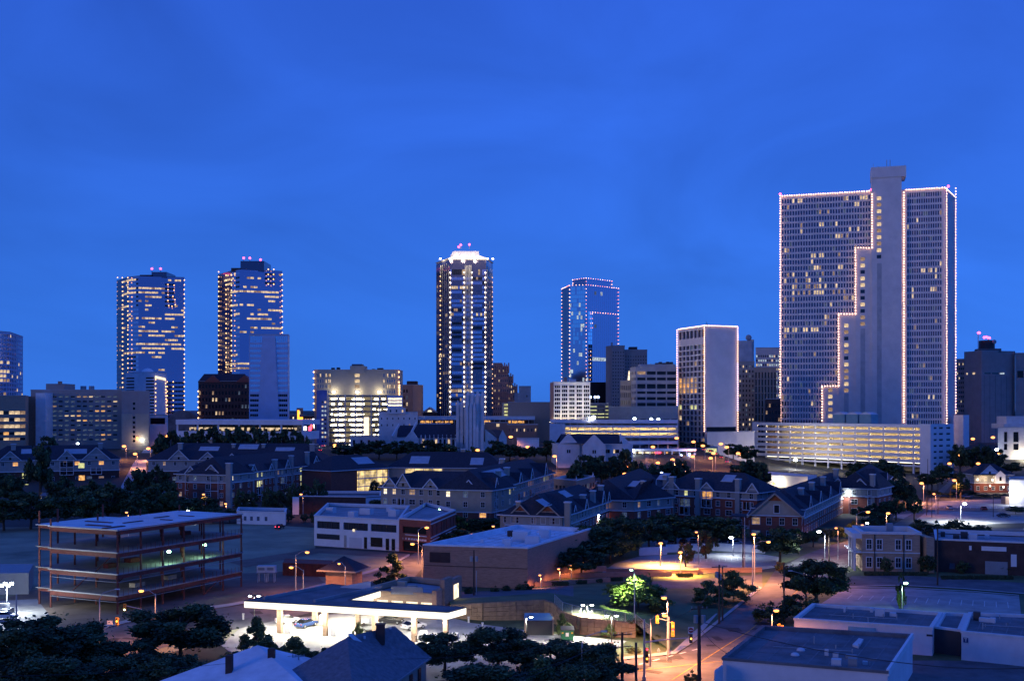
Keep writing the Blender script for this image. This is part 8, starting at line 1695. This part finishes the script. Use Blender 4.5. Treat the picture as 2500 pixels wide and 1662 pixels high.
def lamps():
    SL = street_lamp
    SL('orange street lamp between steel frame and red container, taller', 750, 1347, 9, base=722, power=2000); SL('orange street lamp above the red container, lower twin', 711, 1384, 7.6, base=741, power=1400); SL('orange street lamp behind the hipped gazebo', 828, 1375, 7.5, base=843, power=1000)
    SL('orange street lamp in front of the steel frame corner', 345, 1441, 9, base=380, power=3200); SL('orange street lamp before the red brick shop, upper', 1042, 1287, 9, base=1021, power=8000); SL('orange street lamp before the red brick shop, lower', 1007, 1327, 8.5, base=1031, power=7000); SL('orange street lamp behind the brown hall roof', 1153, 1304, 5, base=1140, power=1500)
    SL('orange street lamp on the tall signal pole at the crossing', 1621, 1458, 9.6, base=1630, power=9500); SL('orange lamp on curved arm left of the signal heads', 1623, 1501, 7.6, base=1588, power=7000)
    SL('orange street lamp on straight pole at the car park corner', 1840, 1303, 10.5, base=1842, power=8500); SL('orange street lamp on long arm over the right street', 1876, 1322, 9.5, base=1837, power=8000); SL('orange street lamp above the near flat roof', 1895, 1489, 7, base=1884, power=3500)
    SL('orange street lamp above the brick office house', 2119, 1249, 9, base=2091, power=5000); SL('pinkish street lamp right of the brick office chimney', 2168, 1252, 8.5, base=2164, power=4000)
    SL('white street lamp along the townhouse street', 1999, 1297, 8, 'mercury', base=2014, power=3500, group=None); SL('white lamp at the corner of the red brick house', 1941, 1304, 4, 'mercury', base=1938, power=900, group=None, arm=.5); SL('white lamp beside the parked van', 1785, 1311, 5, 'mercury', base=1790, power=1500, group=None); SL('white street lamp right of the townhouses', 2117, 1276, 6, 'mercury', base=2112, power=900, group=None)
    # little post lamps on the terrace steps
    for i, (px, py) in enumerate(((1318, 1403), (1364, 1388), (1392, 1380), (1421, 1371))):
        SL(f'{ORD[i]} small orange post lamp from the left on the terrace steps', px, py, 3.0, base=px + 3, power=420, group='post lamps on the terrace steps', far=True)
    # car park lamps
    SL('slim post lamp at the white car park wall', 1613, 1325, 5.6, base=1613, power=26000, group=None); SL('slim post lamp beside the small orange tree', 1661, 1347, 5.2, base=1662, power=26000, group=None)
    far = [(303, 1089, 'above the white panels beside the left apartments'), (385, 1062, 'left of pair near the hospital wing'), (405, 1064, 'right of pair near the hospital wing'), (455, 1073, 'glowing inside the left tree under the pavilion'), (617, 1071, 'glowing inside the middle tree under the pavilion'), (715, 1075, 'glowing inside the right tree under the pavilion'),
           (309, 1250, 'seen above the bare steel deck'), (1144, 1113, 'lower of two in the tree below the church'), (1166, 1101, 'upper of two in the tree below the church'), (1247, 1066, 'right of the church gables'), (1288, 1091, 'above the dark trees right of the church'), (1354, 1113, 'reddish one beside the school'), (1407, 1188, 'in front of the corner shop'), (1528, 1139, 'upper of two near the school car park'), (1525, 1156, 'lower of two near the school car park'),
           (1301, 1186, 'on the wing of the centre apartments'), (1594, 1091, 'over the station canopy'), (1606, 1129, 'below the station canopy, left'), (1642, 1121, 'below the station canopy, middle'), (1646, 1142, 'lowest one below the station canopy'), (1691, 1114, 'beside the blue station lamps'), (1716, 1088, 'at the foot of the outlined tower, left'), (1735, 1118, 'on the avenue, left of three'), (1742, 1107, 'on the avenue, upper one'), (1760, 1083, 'pinkish one before the pale podium'), (1774, 1091, 'next to the pinkish one before the podium'), (1802, 1106, 'on the avenue near the wide garage'), (1693, 1078, 'against the outlined tower windows'), (1652, 1069, 'at the left foot of the outlined tower'), (1349, 1064, 'at the left end of the curved deck'),
           (2218, 1180, 'upper of two by the right street poles'), (2227, 1190, 'lower of two by the right street poles'), (2250, 1179, 'right of two by the street poles'), (2375, 1082, 'under the orange lit office wall'), (2341, 1111, 'left in the trees below the grey brown office'), (2318, 1131, 'glowing in the round tree below the big tower'), (2388, 1131, 'above the porch house roof'), (2440, 1092, 'left of the classical building'), (2424, 1075, 'small one right of the orange office wall'), (953, 1064, 'left of the church by the pale shop'), (818, 1086, 'in the neon street traffic'), (780, 1058, 'below the slanted neon sign'), (1890, 1180, 'behind the white hall roof'), (2041, 1288, 'left one among the townhouse street trees'), (2105, 1281, 'right one among the townhouse street trees'), (497, 1206, 'on a balcony of the left brick apartments'), (735, 1206, 'low on the right end of the left brick apartments'), (1204, 1284, 'yellow one beside the centre apartments'), (852, 1265, 'above the white workshop roof'), (1570, 1146, 'right of the school car park pair'), (1668, 1132, 'in the shrubs before the avenue'), (1822, 1098, 'added at the left edge of the wide garage'), (2280, 1205, 'added over the far right car park'), (2330, 1172, 'added beside the porch house'), (150, 1128, 'added between the left apartment gables'), (330, 1108, 'added on the street beside the hospital'), (362, 1096, 'added higher up the street beside the hospital'), (800, 1115, 'added in the neon street, nearest'), (1700, 1298, 'added under the trees behind the lit car park')]
    for px, py, w in far: SL('orange street lamp ' + w, px, py, 8.0 if py > 1100 else 7.0, base=px + 5, power=5200 if py < 1200 else 900, far=True, arm=1)  # some of these are added at likely spots to spread orange light
    # white and coloured ones
    SL('glaring white floodlight on a pole before the wide garage', 1942, 1122, 6.5, 'mercury', base=1944, power=5000, group=None, arm=.6); lamp_light([o for o in COL.objects if o.get('label', '').startswith('glaring white floodlight on a pole')][0], *P(1942, 690), 6.5, 13000, (.95, .93, 1), .5); SL('glaring white lamp over the far right car park', 2355, 1229, 6.5, 'mercury', base=2345, power=16000, group=None); SL('cyan white lamp on the right twin gabled apartments', 2071, 1200, 8, 'mercury', base=2073, power=1500, group=None)
    SL('green lamp in front of the centre apartments', 1076, 1242, 8, 'lamp_green', base=1078, power=2600, group=None); SL('tiny blue lamp above the dark apartment roof', 1615, 1153, 13, 'lamp_blue', base=1616, power=0, group=None); _t = SL('white lamp above the bright green tree', 1541, 1390, 10.5, 'lamp_green', base=1549, power=300, group=None); o = lamp_light(_t, *P(1541, 198), 10.6, 30000, (.75, 1, .32), .3, spot=75); SL('green white lamp on the ivy covered pole', 2211, 1422, 6.6, 'lamp_green', base=2202, power=1800, group=None)
    SL('blue white lamp near the right office trees', 2433, 1098, 8, 'mercury', base=2431, power=2500, group=None); SL('blue lamp near the right office trees', 2446, 1112, 8, 'lamp_blue', base=2444, power=2500, group=None); SL('greenish lamp near the right office trees', 2425, 1110, 8, 'lamp_green', base=2423, power=2500, group=None)
    for i, (px, py, w) in enumerate(((459, 1246, 'tiny white lamp behind the steel frame deck'), (607, 1221, 'small white lamp at the foot of the left apartments'), (2, 1144, 'cyan white lamp at the left edge'), (190, 1082, 'small white lamp over the left apartment roof'))): SL(w, px, py, 4, 'mercury', base=px + 2, power=700, group=None, arm=.5)
    SL('warm lamp at the foot of the left brick apartments', 551, 1229, 3.5, base=553, power=900, group=None, far=True)
    SL('bluish white lamp on the orange gabled apartments, left', 1439, 1261, 6, 'mercury', base=1440, power=1200, group=None, arm=.4); SL('bluish white lamp on the orange gabled apartments, right', 1461, 1257, 6, 'mercury', base=1462, power=1200, group=None, arm=.4); SL('bluish white lamp on the hipped apartments, left', 1552, 1241, 6, 'mercury', base=1553, power=1000, group=None, arm=.4); SL('bluish white lamp on the hipped apartments, middle', 1574, 1234, 7, 'mercury', base=1575, power=1800, group=None, arm=.4); SL('blue white lamp on the dark apartment house corner', 1637, 1222, 7, 'mercury', base=1638, power=1000, group=None, arm=.4)
    # big site floodlight
    Y = 205; x = kx(17) * Y; t = thing('site_floodlight', 'glaring white site floodlight at the left edge', 'floodlight', (x, Y, 0)); m = MB(); m.tube([(x, Y, 0), (x, Y, 5.2)], .1, 6); m.build('mast', 'galvanised', t)
    for k in range(4): m = MB(); xx = x - .9 + k * .6; m.box(xx - .25, xx + .25, Y - .25, Y + .05, 5.1 + .35 * (k % 2), 5.55 + .35 * (k % 2)); m.build('lamp_head', 'mercury', t)
    lamp_light(t, x, Y - .8, 5.2, 8000, (.85, .95, 1), .5); m = MB(); m.box(x - .9, x + .9, Y - 1, Y + 1, 0, 1.1); m.build('trailer', 'metal_grey', t)
    # twin forecourt lamps
    for lab, px, py, pb, pw in (('twin headed white lamp post behind the dumpster', 1434, 1475, 1546, 16000), ('twin headed lamp post at the lit retaining wall, right', 1493, 1501, 1580, 5000), ('white lamp on thin post beside the bin enclosure', 1285, 1504, 1578, 6000), ('twin white lamps above the left end of the canopy', 621, 1453, 1530, 1500)):
        x, Y = W(px, pb); h = zz(py, Y); t = thing('forecourt_lamp', lab, 'lamp post', (x, Y, 0)); m = MB(); m.tube([(x, Y, 0), (x, Y, h)], .07, 6); m.build('pole', 'metal_dark', t); m = MB(); m.tube([(x, Y, 0), (x, Y, .9)], .25, 8); m.build('footing', 'pavement', t)
        for s in ((-1, 1) if 'twin' in lab else (1,)):
            m = MB(); m.box(x + s * .75 - .38, x + s * .75 + .38, Y - .35, Y + .35, h, h + .16); hd = m.build('lamp_head', 'metal_dark', t); m = MB(); m.sphere((x + s * .75, Y - .1, h - .04), .32, .3, .16, nu=8, nv=5); m.build('lens', 'mercury', hd)
            m = MB(); m.beam((x, Y, h + .05), (x + s * .5, Y, h + .05), .06, .06); m.build('arm', 'metal_dark', t)
        lamp_light(t, x, Y - .2, h - .35, pw, (1, .95, .74), .3, spot=160)
lamps()

# ================================================================== poles, wires, signals, signs
def pole(label, px, top, base, r=.16, m='wood_pole', arms=(), trans=0, name='utility_pole', cat='utility pole', Y=None):
    if Y is None: x, Y = W(px, base)
    else: x = kx(px) * Y
    zt = zz(top, Y); t = thing(name, label, cat, (x, Y, 0)); mb = MB(); mb.tube([(x, Y, -.3), (x, Y, zt)], [r * 1.15, r * .8], 8); mb.build('shaft', m, t)
    for (dz, w) in arms:
        mb = MB(); mb.beam((x - w / 2, Y - .2, zt - dz), (x + w / 2, Y - .12, zt - dz + .1), .12, .14); a = mb.build('crossarm', m, t)
        for s in (-.45, -.2, .2, .45): mb = MB(); mb.tube([(x + w * s, Y - .16, zt - dz + .05), (x + w * s, Y - .16, zt - dz + .35)], .05, 5); mb.build('insulator', 'metal_grey', a)
    for k in range(trans):
        s = (-1, 1, 0)[k]; mb = MB(); mb.tube([(x + s * .5, Y - .3, zt - 2.2), (x + s * .5, Y - .3, zt - 1.2)], .3, 8); mb.build('transformer', 'metal_grey', t)
    return (x, Y, zt)
def wire(label, pts, sag=.6, r=.022):
    mb = MB()
    for a, b in zip(pts[:-1], pts[1:]):
        q = [(*lerp(a, b, i / 14)[:2], lerp(a, b, i / 14)[2] - sag * 4 * (i / 14) * (1 - i / 14)) for i in range(15)]; mb.tube(q, r, 4)
    one('overhead_wire', label, 'wire', mb, 'metal_dark')
def poles():
    a = pole('thick wooden power pole at the crossing, right', 1707, 1478, 1700, .24, arms=((.4, 2.2),), trans=2); b = pole('wooden power pole with crossarm left of the signals', 1519, 1543, 1700, .2, arms=((.3, 2.6), (1.9, 2.4)))
    pole('short dark post between the two power poles', 1553, 1567, 1700, .18, m='metal_dark'); c = pole('wooden power pole with twin transformers before the brown hall', 1157, 1342, 1470, .17, trans=2); pole('thin white conduit pole beside the transformer pole', 1163, 1392, 1468, .1, m='galvanised')
    d = pole('wooden utility pole with crossarm on the grass bank', 1756, 1378, 1522, .17, arms=((.4, 2.8),), trans=1); pole('second utility pole behind the one on the bank', 1764, 1384, 1515, .14, trans=1)
    e = pole('dark pole leaning beside the car park wall', 1814, 1288, 1396, .16); pole('straight grey pole left of the red brick house', 1818, 1262, 1394, .12, m='galvanised'); f = pole('dark wooden pole in the street trees', 1914, 1376, 1516, .17); g = pole('dark wooden pole before the long brick shop', 2289, 1285, 1428, .17, arms=((.5, 2.4),)); h = pole('dark pole right of the street tree by the lamp arm', 1968, 1408, 1490, .14)
    i = pole('thin grey pole rising over the dark roof', 729, 1598, 1720, .12, m='galvanised', arms=((.2, 1.6),)); pole('wooden pole by the white street lamp', 2024, 1290, 1375, .14, arms=((.4, 2),)); pole('dark pole at the left edge of the white lit lot', 40, 1450, 1570, .14, m='galvanised')
    for k, (px, t, b_) in enumerate(((2206, 1135, 1240), (2265, 1120, 1250), (2232, 1195, 1252), (2262, 1198, 1258), (2275, 1190, 1262), (2290, 1180, 1255), (2425, 1205, 1262), (2320, 1190, 1215))): pole(f'{ORD[k]} thin pole of the cluster along the far right street', px, t, b_, .12, m='wood_pole')
    # off street lamps
    for lab, px, top, base, s in (('curved unlit street lamp left of the big round tree', 243, 1460, 1568, 1), ('unlit arm lamp in the trees of the right street', 1967, 1412, 1488, -1), ('blue grey unlit street lamp at the bottom edge', 1421, 1568, 1700, 1)):
        x, Y, z = pole(lab, px, top, base, .12, m='galvanised', name='street_lamp', cat='street lamp'); t = [o for o in COL.objects if o.get('label') == lab][0]; mb = MB(); mb.tube([(x, Y, z - .1), (x + s * .6, Y, z + .9), (x + s * 2.6, Y, z + 1.5)], .06, 5); mb.build('arm', 'galvanised', t); mb = MB(); mb.box(x + s * 2.9 - .4, x + s * 2.9 + .4, Y - .15, Y + .15, z + 1.42, z + 1.58); mb.build('lamp_head', 'metal_white', t)
    wire('thick dark cable sagging from the thick pole over the near roof', [(a[0], a[1], 10.0), (kx(2250) * 130, 130, zz(1622, 130)), (kx(2700) * 126, 126, zz(1610, 126))], .7, .05)
    wire('dark service cable drooping beside the thick pole', [(a[0], a[1], 9.2), (kx(1790) * 150, 150, zz(1602, 150))], .5, .03); wire('upper wire between thick pole and crossarm pole', [a, b, (kx(1250) * 120, 120, 9)], .6); wire('second wire left of the crossarm pole', [(b[0] - .8, b[1], b[2] - .3), (kx(1150) * 122, 122, 6)], .5); wire('lower wire left of the crossarm pole', [(b[0], b[1], b[2] - 1.8), (kx(1100) * 118, 118, 4)], .5)
    wire('wire from the bank pole to the street tree pole', [d, f], .8); wire('wire from the car park pole to the right', [e, (kx(2040) * 262, 262, zz(1310, 262))], .5); wire('wire between the bank pole and the thick pole', [d, a], .8); wire('wire across to the long shop pole', [f, g], .9); wire('wire from the transformer pole to the left', [c, (kx(900) * 240, 240, 9)], .8)
    wire('wire running left from the thin grey pole', [i, (kx(-200) * 120, 120, 9)], .8); wire('wire running right from the thin grey pole', [i, (kx(1300) * 138, 138, 8)], .8)
    # traffic signals
    def head(t, x, Y, z, lit=1, k='signal_yellow'):
        mb = MB(); mb.box(x - .22, x + .22, Y - .2, Y + .15, z - .6, z + .6); hd = mb.build('signal_head', k, t)
        for j in range(3): mb = MB(); mb.sphere((x, Y - .22, z + .38 - .38 * j), .13, .06, .13, nu=8, nv=5); mb.build('signal_lens', ('neon_red', 'amber_signal', 'lamp_green')[j] if j == lit else 'metal_dark', hd)
        return hd
    x, Y = W(1573, 1660); z = zz(1511, Y); t = thing('traffic_signal', 'traffic signal mast with long arm and sign at the crossing', 'traffic signal', (x, Y, 0)); mb = MB(); mb.tube([(x, Y, 0), (x, Y, z)], [.17, .11], 8); mb.build('mast', 'galvanised', t); mb = MB(); mb.tube([(x, Y, 0), (x, Y, .6)], .28, 8); mb.build('base', 'galvanised', t)
    xe = kx(1682) * Y; mb = MB(); mb.tube([(x, Y, zz(1567, Y)), ((x + xe) / 2, Y, zz(1560, Y)), (xe, Y, zz(1556, Y))], [.12, .1, .07], 6); mb.build('mast_arm', 'galvanised', t); head(t, xe + .25, Y - .1, zz(1557, Y), 1, 'metal_dark'); head(t, x + .35, Y - .1, zz(1590, Y), 0); head(t, x + .35, Y - .1, zz(1606, Y), 1)
    zs = zz(1537, Y); mb = MB(); mb.box(xe - .15, xe + .65, Y - .2, Y - .15, zs - .45, zs + .45); sg = mb.build('sign_plate', 'paint_white', t)
    mb = MB(); mb.poly([(xe + .25 + .36 * cos(k * pi / 8), Y - .21, zs + .36 * sin(k * pi / 8)) for k in range(16)]); mb.build('sign_disc', 'car_red', sg); mb = MB(); mb.box(xe + .0, xe + .5, Y - .225, Y - .215, zs - .07, zs + .07); mb.build('sign_bar', 'paint_white', sg)
    x, Y = W(1630, 1597); t = thing('traffic_signal', 'traffic signal heads on the tall lamp pole at the crossing', 'traffic signal', (x, Y, 0)); mb = MB(); mb.tube([(x + .15, Y, 0), (x + .15, Y, zz(1505, Y))], .13, 6); mb.build('mast', 'galvanised', t); mb = MB(); mb.tube([(x, Y, zz(1514, Y)), (kx(1606) * Y, Y, zz(1508, Y))], .06, 5); mb.build('arm', 'galvanised', t); head(t, kx(1604) * Y, Y - .2, zz(1510, Y), 1); head(t, x + .75, Y - .2, zz(1526, Y), 1); head(t, x + .75, Y - .2, zz(1542, Y), 0); mb = MB(); mb.beam((x, Y, zz(1518, Y)), (x + .75, Y - .1, zz(1518, Y)), .08, .08); mb.build('bracket', 'galvanised', t)
    x, Y = W(243, 1566); t = thing('traffic_signal', 'slanted signal arm with yellow head beside the unlit street lamp', 'traffic signal', (x, Y, 0)); mb = MB(); mb.tube([(x, Y, zz(1542, Y)), (kx(290) * Y, Y - 1, zz(1514, Y))], .09, 6); mb.tube([(x, Y, 0), (x, Y, zz(1538, Y))], .16, 6); mb.build('mast_arm', 'galvanised', t); head(t, kx(292) * Y, Y - 1.1, zz(1512, Y), 1); mb = MB(); mb.box(kx(268) * Y, kx(281) * Y, Y - 1.2, Y - 1.1, zz(1520, Y), zz(1511, Y)); mb.build('street_name_sign', 'paint_white', t)
    x, Y = W(345, 1545); t = thing('traffic_signal', 'yellow signal head with green light before the steel frame', 'traffic signal', (x, Y, 0)); mb = MB(); mb.tube([(x, Y, 0), (x, Y, zz(1486, Y)), (kx(308) * Y, Y, zz(1478, Y))], .08, 6); mb.build('mast', 'galvanised', t); head(t, kx(306) * Y, Y - .2, zz(1481, Y), 2)
    x, Y = W(1902, 1585); t = thing('traffic_signal', 'yellow signal heads behind the near flat roof', 'traffic signal', (x, Y, 0)); mb = MB(); mb.tube([(x, Y, 0), (x, Y, zz(1522, Y))], .1, 6); mb.build('mast', 'galvanised', t); head(t, x - .1, Y - .2, zz(1530, Y), 1); head(t, x + .45, Y - .1, zz(1534, Y), 0)
    # signs
    def board(label, px, base, w, h, z0, mats=('paint_white',)):
        x, Y = W(px, base); t = thing('sign_board', label, 'sign', (x, Y, 0)); mb = MB(); mb.box(x - w / 2, x + w / 2, Y - .05, Y + .05, z0, z0 + h); o = mb.build('panel', 'paint_white', t)
        for s in (-.4, .4): mb = MB(); mb.beam((x + s * w, Y + .1, 0), (x + s * w, Y + .1, z0 + h * .8), .09, .09); mb.build('post', 'wood_pole', t)
        for k in range(4): mb = MB(); mb.box(x - w * .4, x + w * (.1 + .08 * (k % 3)), Y - .065, Y - .055, z0 + h * (.2 + .18 * k), z0 + h * (.28 + .18 * k)); mb.build('lettering', 'metal_grey', o)
    board('white property sign on the verge left of the street lamp', 196, 1562, 2.0, 1.3, 1.2); board('white board sign before the left brick apartments', 693, 1250, 3.4, 1.7, 2.0); board('white street level sign at the left lit lot', 10, 1500, 2.2, 1.0, 1.2)
    x, Y = W(1608, 1595); t = thing('fire_hydrant', 'fire hydrant on the verge by the signal pole', 'hydrant', (x, Y, 0)); mb = MB(); mb.tube([(x, Y, 0), (x, Y, .65), (x, Y, .8), (x, Y, .9)], [.14, .14, .1, .03], 8); mb.build('barrel', 'galvanised', t)
    for s in (-1, 1): mb = MB(); mb.tube([(x, Y, .5), (x + s * .24, Y, .5)], .07, 6); mb.build('nozzle', 'galvanised', t)
    for k, (px, py) in enumerate(((1144, 1520), (594, 1512), (1178, 1535))): x, Y = W(px, py); mb = MB(); mb.box(x - .15, x + .15, Y - .1, Y + .1, 0, 1.0); mb.box(x - .2, x + .2, Y - .12, Y + .12, 1.0, 1.15); one('marker_post', ['small white marker post on the lawn right of the canopy', 'small white marker post on the left street verge', 'second white marker post on the right lawn'][k], 'post', mb, 'paint_white')
    m = MB()
poles()

# ================================================================== cars
CARM = {}
def car_mesh():
    prof = [(-2.15, .35), (-2.2, .7), (-2.05, .88), (-1.35, .95), (1.15, .95), (2.05, .8), (2.2, .62), (2.15, .35)]; b = MB(); i = len(b.v)
    for y in (-.86, .86): b.v += [(x, y * (1 if z < .9 else .95), z) for x, z in prof]
    n = len(prof); b.f += [tuple(range(n)), tuple(range(2 * n - 1, n - 1, -1))] + [(k, n + k, n + (k + 1) % n, (k + 1) % n)[::-1] for k in range(n)]; b.m += [0] * (n + 2)
    g = MB(); pr = [(-1.75, .94), (-1.05, 1.40), (.35, 1.42), (1.15, .94)]
    for y, s in ((-.8, .82), (.8, .82)): g.v += [(x, y if z < 1 else y * s, z) for x, z in pr]
    g.f += [(0, 1, 2, 3), (7, 6, 5, 4), (0, 4, 5, 1), (2, 6, 7, 3)]; g.m += [0] * 4
    r = MB(); r.box(-1.05, .36, -.66, .66, 1.395, 1.45)
    w = MB(); w.tube([(0, -.1, 0), (0, .1, 0)], .33, 12); h = MB(); h.tube([(0, -.115, 0), (0, .115, 0)], .19, 8)
    l = MB(); l.box(-.04, .04, -.18, .18, -.08, .08)
    return b, g, r, w, h, l
def car(label, px, py, ang, paint, tail=False, group='cars in the picture', Y=None, head=False):
    x, y = W(px, py) if Y is None else P(px, Y); z0 = terr(x, y) + (.31 if Y else .07); t = thing('car', label, 'car', (x, y, z0), None); t.rotation_euler = (0, 0, rad(ang))
    if not CARM:
        b, g, r, w, h, l = car_mesh(); CARM['p'] = (b, g, r, w, h, l); CARM['g'] = g.mesh('cabin_glass', 'glass_black'); CARM['w'] = w.mesh('tyre', 'tyre'); CARM['h'] = h.mesh('rim', 'galvanised'); CARM['hl'] = l.mesh('headlight', 'paint_white'); CARM['tl'] = l.mesh('tail_light', 'neon_red'); CARM['to'] = l.mesh('tail_light', 'car_red'); CARM['hn'] = l.mesh('headlight', 'lamp_on')
    if paint not in CARM: CARM[paint] = (CARM['p'][0].mesh('body', paint), CARM['p'][2].mesh('roof', paint))
    def ch(n, me, loc=(0, 0, 0), par=None): o = bpy.data.objects.new(n, me); COL.objects.link(o); o.parent = par or t; o.location = loc; return o
    ch('body', CARM[paint][0]); ch('cabin_glass', CARM['g']); ch('roof', CARM[paint][1])
    for sx in (-1.35, 1.35):
        for sy in (-.8, .8): wh = ch('wheel', CARM['w'], (sx, sy, .33)); ch('rim', CARM['h'], (0, 0, 0), wh)
    for sy in (-.6, .6): ch('headlight', CARM['hn' if head else 'hl'], (2.17, sy, .66)); ch('tail_light', CARM['tl' if tail else 'to'], (-2.17, sy, .74))
emis('lamp_on', (1, .95, .85), 18)
def cars():
    car('white car parked under the left end of the canopy', 702, 1521, 20, 'car_white'); car('blue car under the canopy left of the pumps', 748, 1530, 60, 'car_blue'); car('silver car under the middle of the canopy', 905, 1540, 15, 'car_silver'); car('white car leaving the canopy on the right', 1010, 1535, 40, 'car_white'); car('dark car in front of the shop windows', 955, 1522, -10, 'car_dark')
    for i, (px, py, p, a) in enumerate(((1572, 1318, 'car_blue', 20), (1612, 1332, 'car_white', 70), (1640, 1330, 'car_silver', 72), (1668, 1327, 'car_dark', 70), (1694, 1325, 'car_silver', 70), (1746, 1322, 'car_dark', 10), (1768, 1326, 'car_dark', 15))): car(f'{ORD[i]} parked car from the left behind the white car park wall', px, py, a, p)
    car('white pickup like car beside the red brick house', 1795, 1330, 5, 'car_white'); car('white car in the school car park', 1482, 1150, 5, 'car_white', Y=445); car('dark car before the left brick apartments', 668, 1247, 60, 'car_dark'); car('dark car in the far right car park', 2450, 1262, 5, 'car_dark'); car('silver car behind the far right lamp', 2360, 1215, 10, 'car_silver'); car('white car left of the far right lamp', 2318, 1243, 80, 'car_white'); car('red car in the far right car park', 2402, 1245, 78, 'car_red'); car('silver car at the right end of the far lot', 2470, 1244, 80, 'car_silver'); car('white car on the street at the left edge', 12, 1512, 10, 'car_white')
    car('car with red tail lights on the low white block', 683, 1290, 80, 'car_dark', tail=True); car('car braking behind the big round tree', 455, 1560, 30, 'car_dark', tail=True); car('second car braking behind the big round tree', 500, 1553, 30, 'car_red', tail=True); car('pale car on the lot below the left apartments', 30, 1218, 15, 'car_silver'); car('pale car under carport lamps, left', 140, 1240, 15, 'car_white')
    R = random.Random(4)
    for i in range(10):
        px, Y = 775 + R.uniform(0, 28), 560 + i * 26; car(f'{ORD[i]} car from the front in the neon street traffic', px - (Y - 560) * .06, 0, 88 + R.uniform(-3, 3), R.choice(('car_dark', 'car_silver', 'car_white')), tail=i % 2 == 0, Y=Y)
    for i in range(5): px = 1722 + i * 14; Y = 640 - i * 18; car(f'{ORD[i]} car from the back on the orange lit avenue', px, 0, 60, R.choice(('car_dark', 'car_silver')), tail=True, Y=Y)
    # carports below the left apartments
    for i, (px, py, w) in enumerate(((137, 1225, 12), (405, 1222, 10))):
        x, Y = W(px, py); t = thing('carport', ['open carport with lit underside at the far left', 'open carport with lit underside left of the brick apartments'][i], 'carport', (x, Y, 0))
        for sx in (-1, 1):
            for sy in (0, 5): m = MB(); m.beam((x + sx * w / 2, Y + sy, 0), (x + sx * w / 2, Y + sy, 2.6), .15, .15); m.build('post', 'metal_white', t)
        m = MB(); m.quad((x - w / 2 - .5, Y - .5, 2.6), (x + w / 2 + .5, Y - .5, 2.6), (x + w / 2 + .5, Y + 2.5, 3.6), (x - w / 2 - .5, Y + 2.5, 3.6)); m.quad((x + w / 2 + .5, Y + 5.5, 2.6), (x - w / 2 - .5, Y + 5.5, 2.6), (x - w / 2 - .5, Y + 2.5, 3.6), (x + w / 2 + .5, Y + 2.5, 3.6)); m.build('roof', 'metal_grey', t)
        m = MB(); m.box(x - w * .3, x + w * .3, Y + 2.4, Y + 2.6, 2.7, 2.8); m.build('tube_lamp', 'tube', t); lamp_light(t, x, Y + 1, 2.5, 500, (1, .95, .6), .4)
cars()
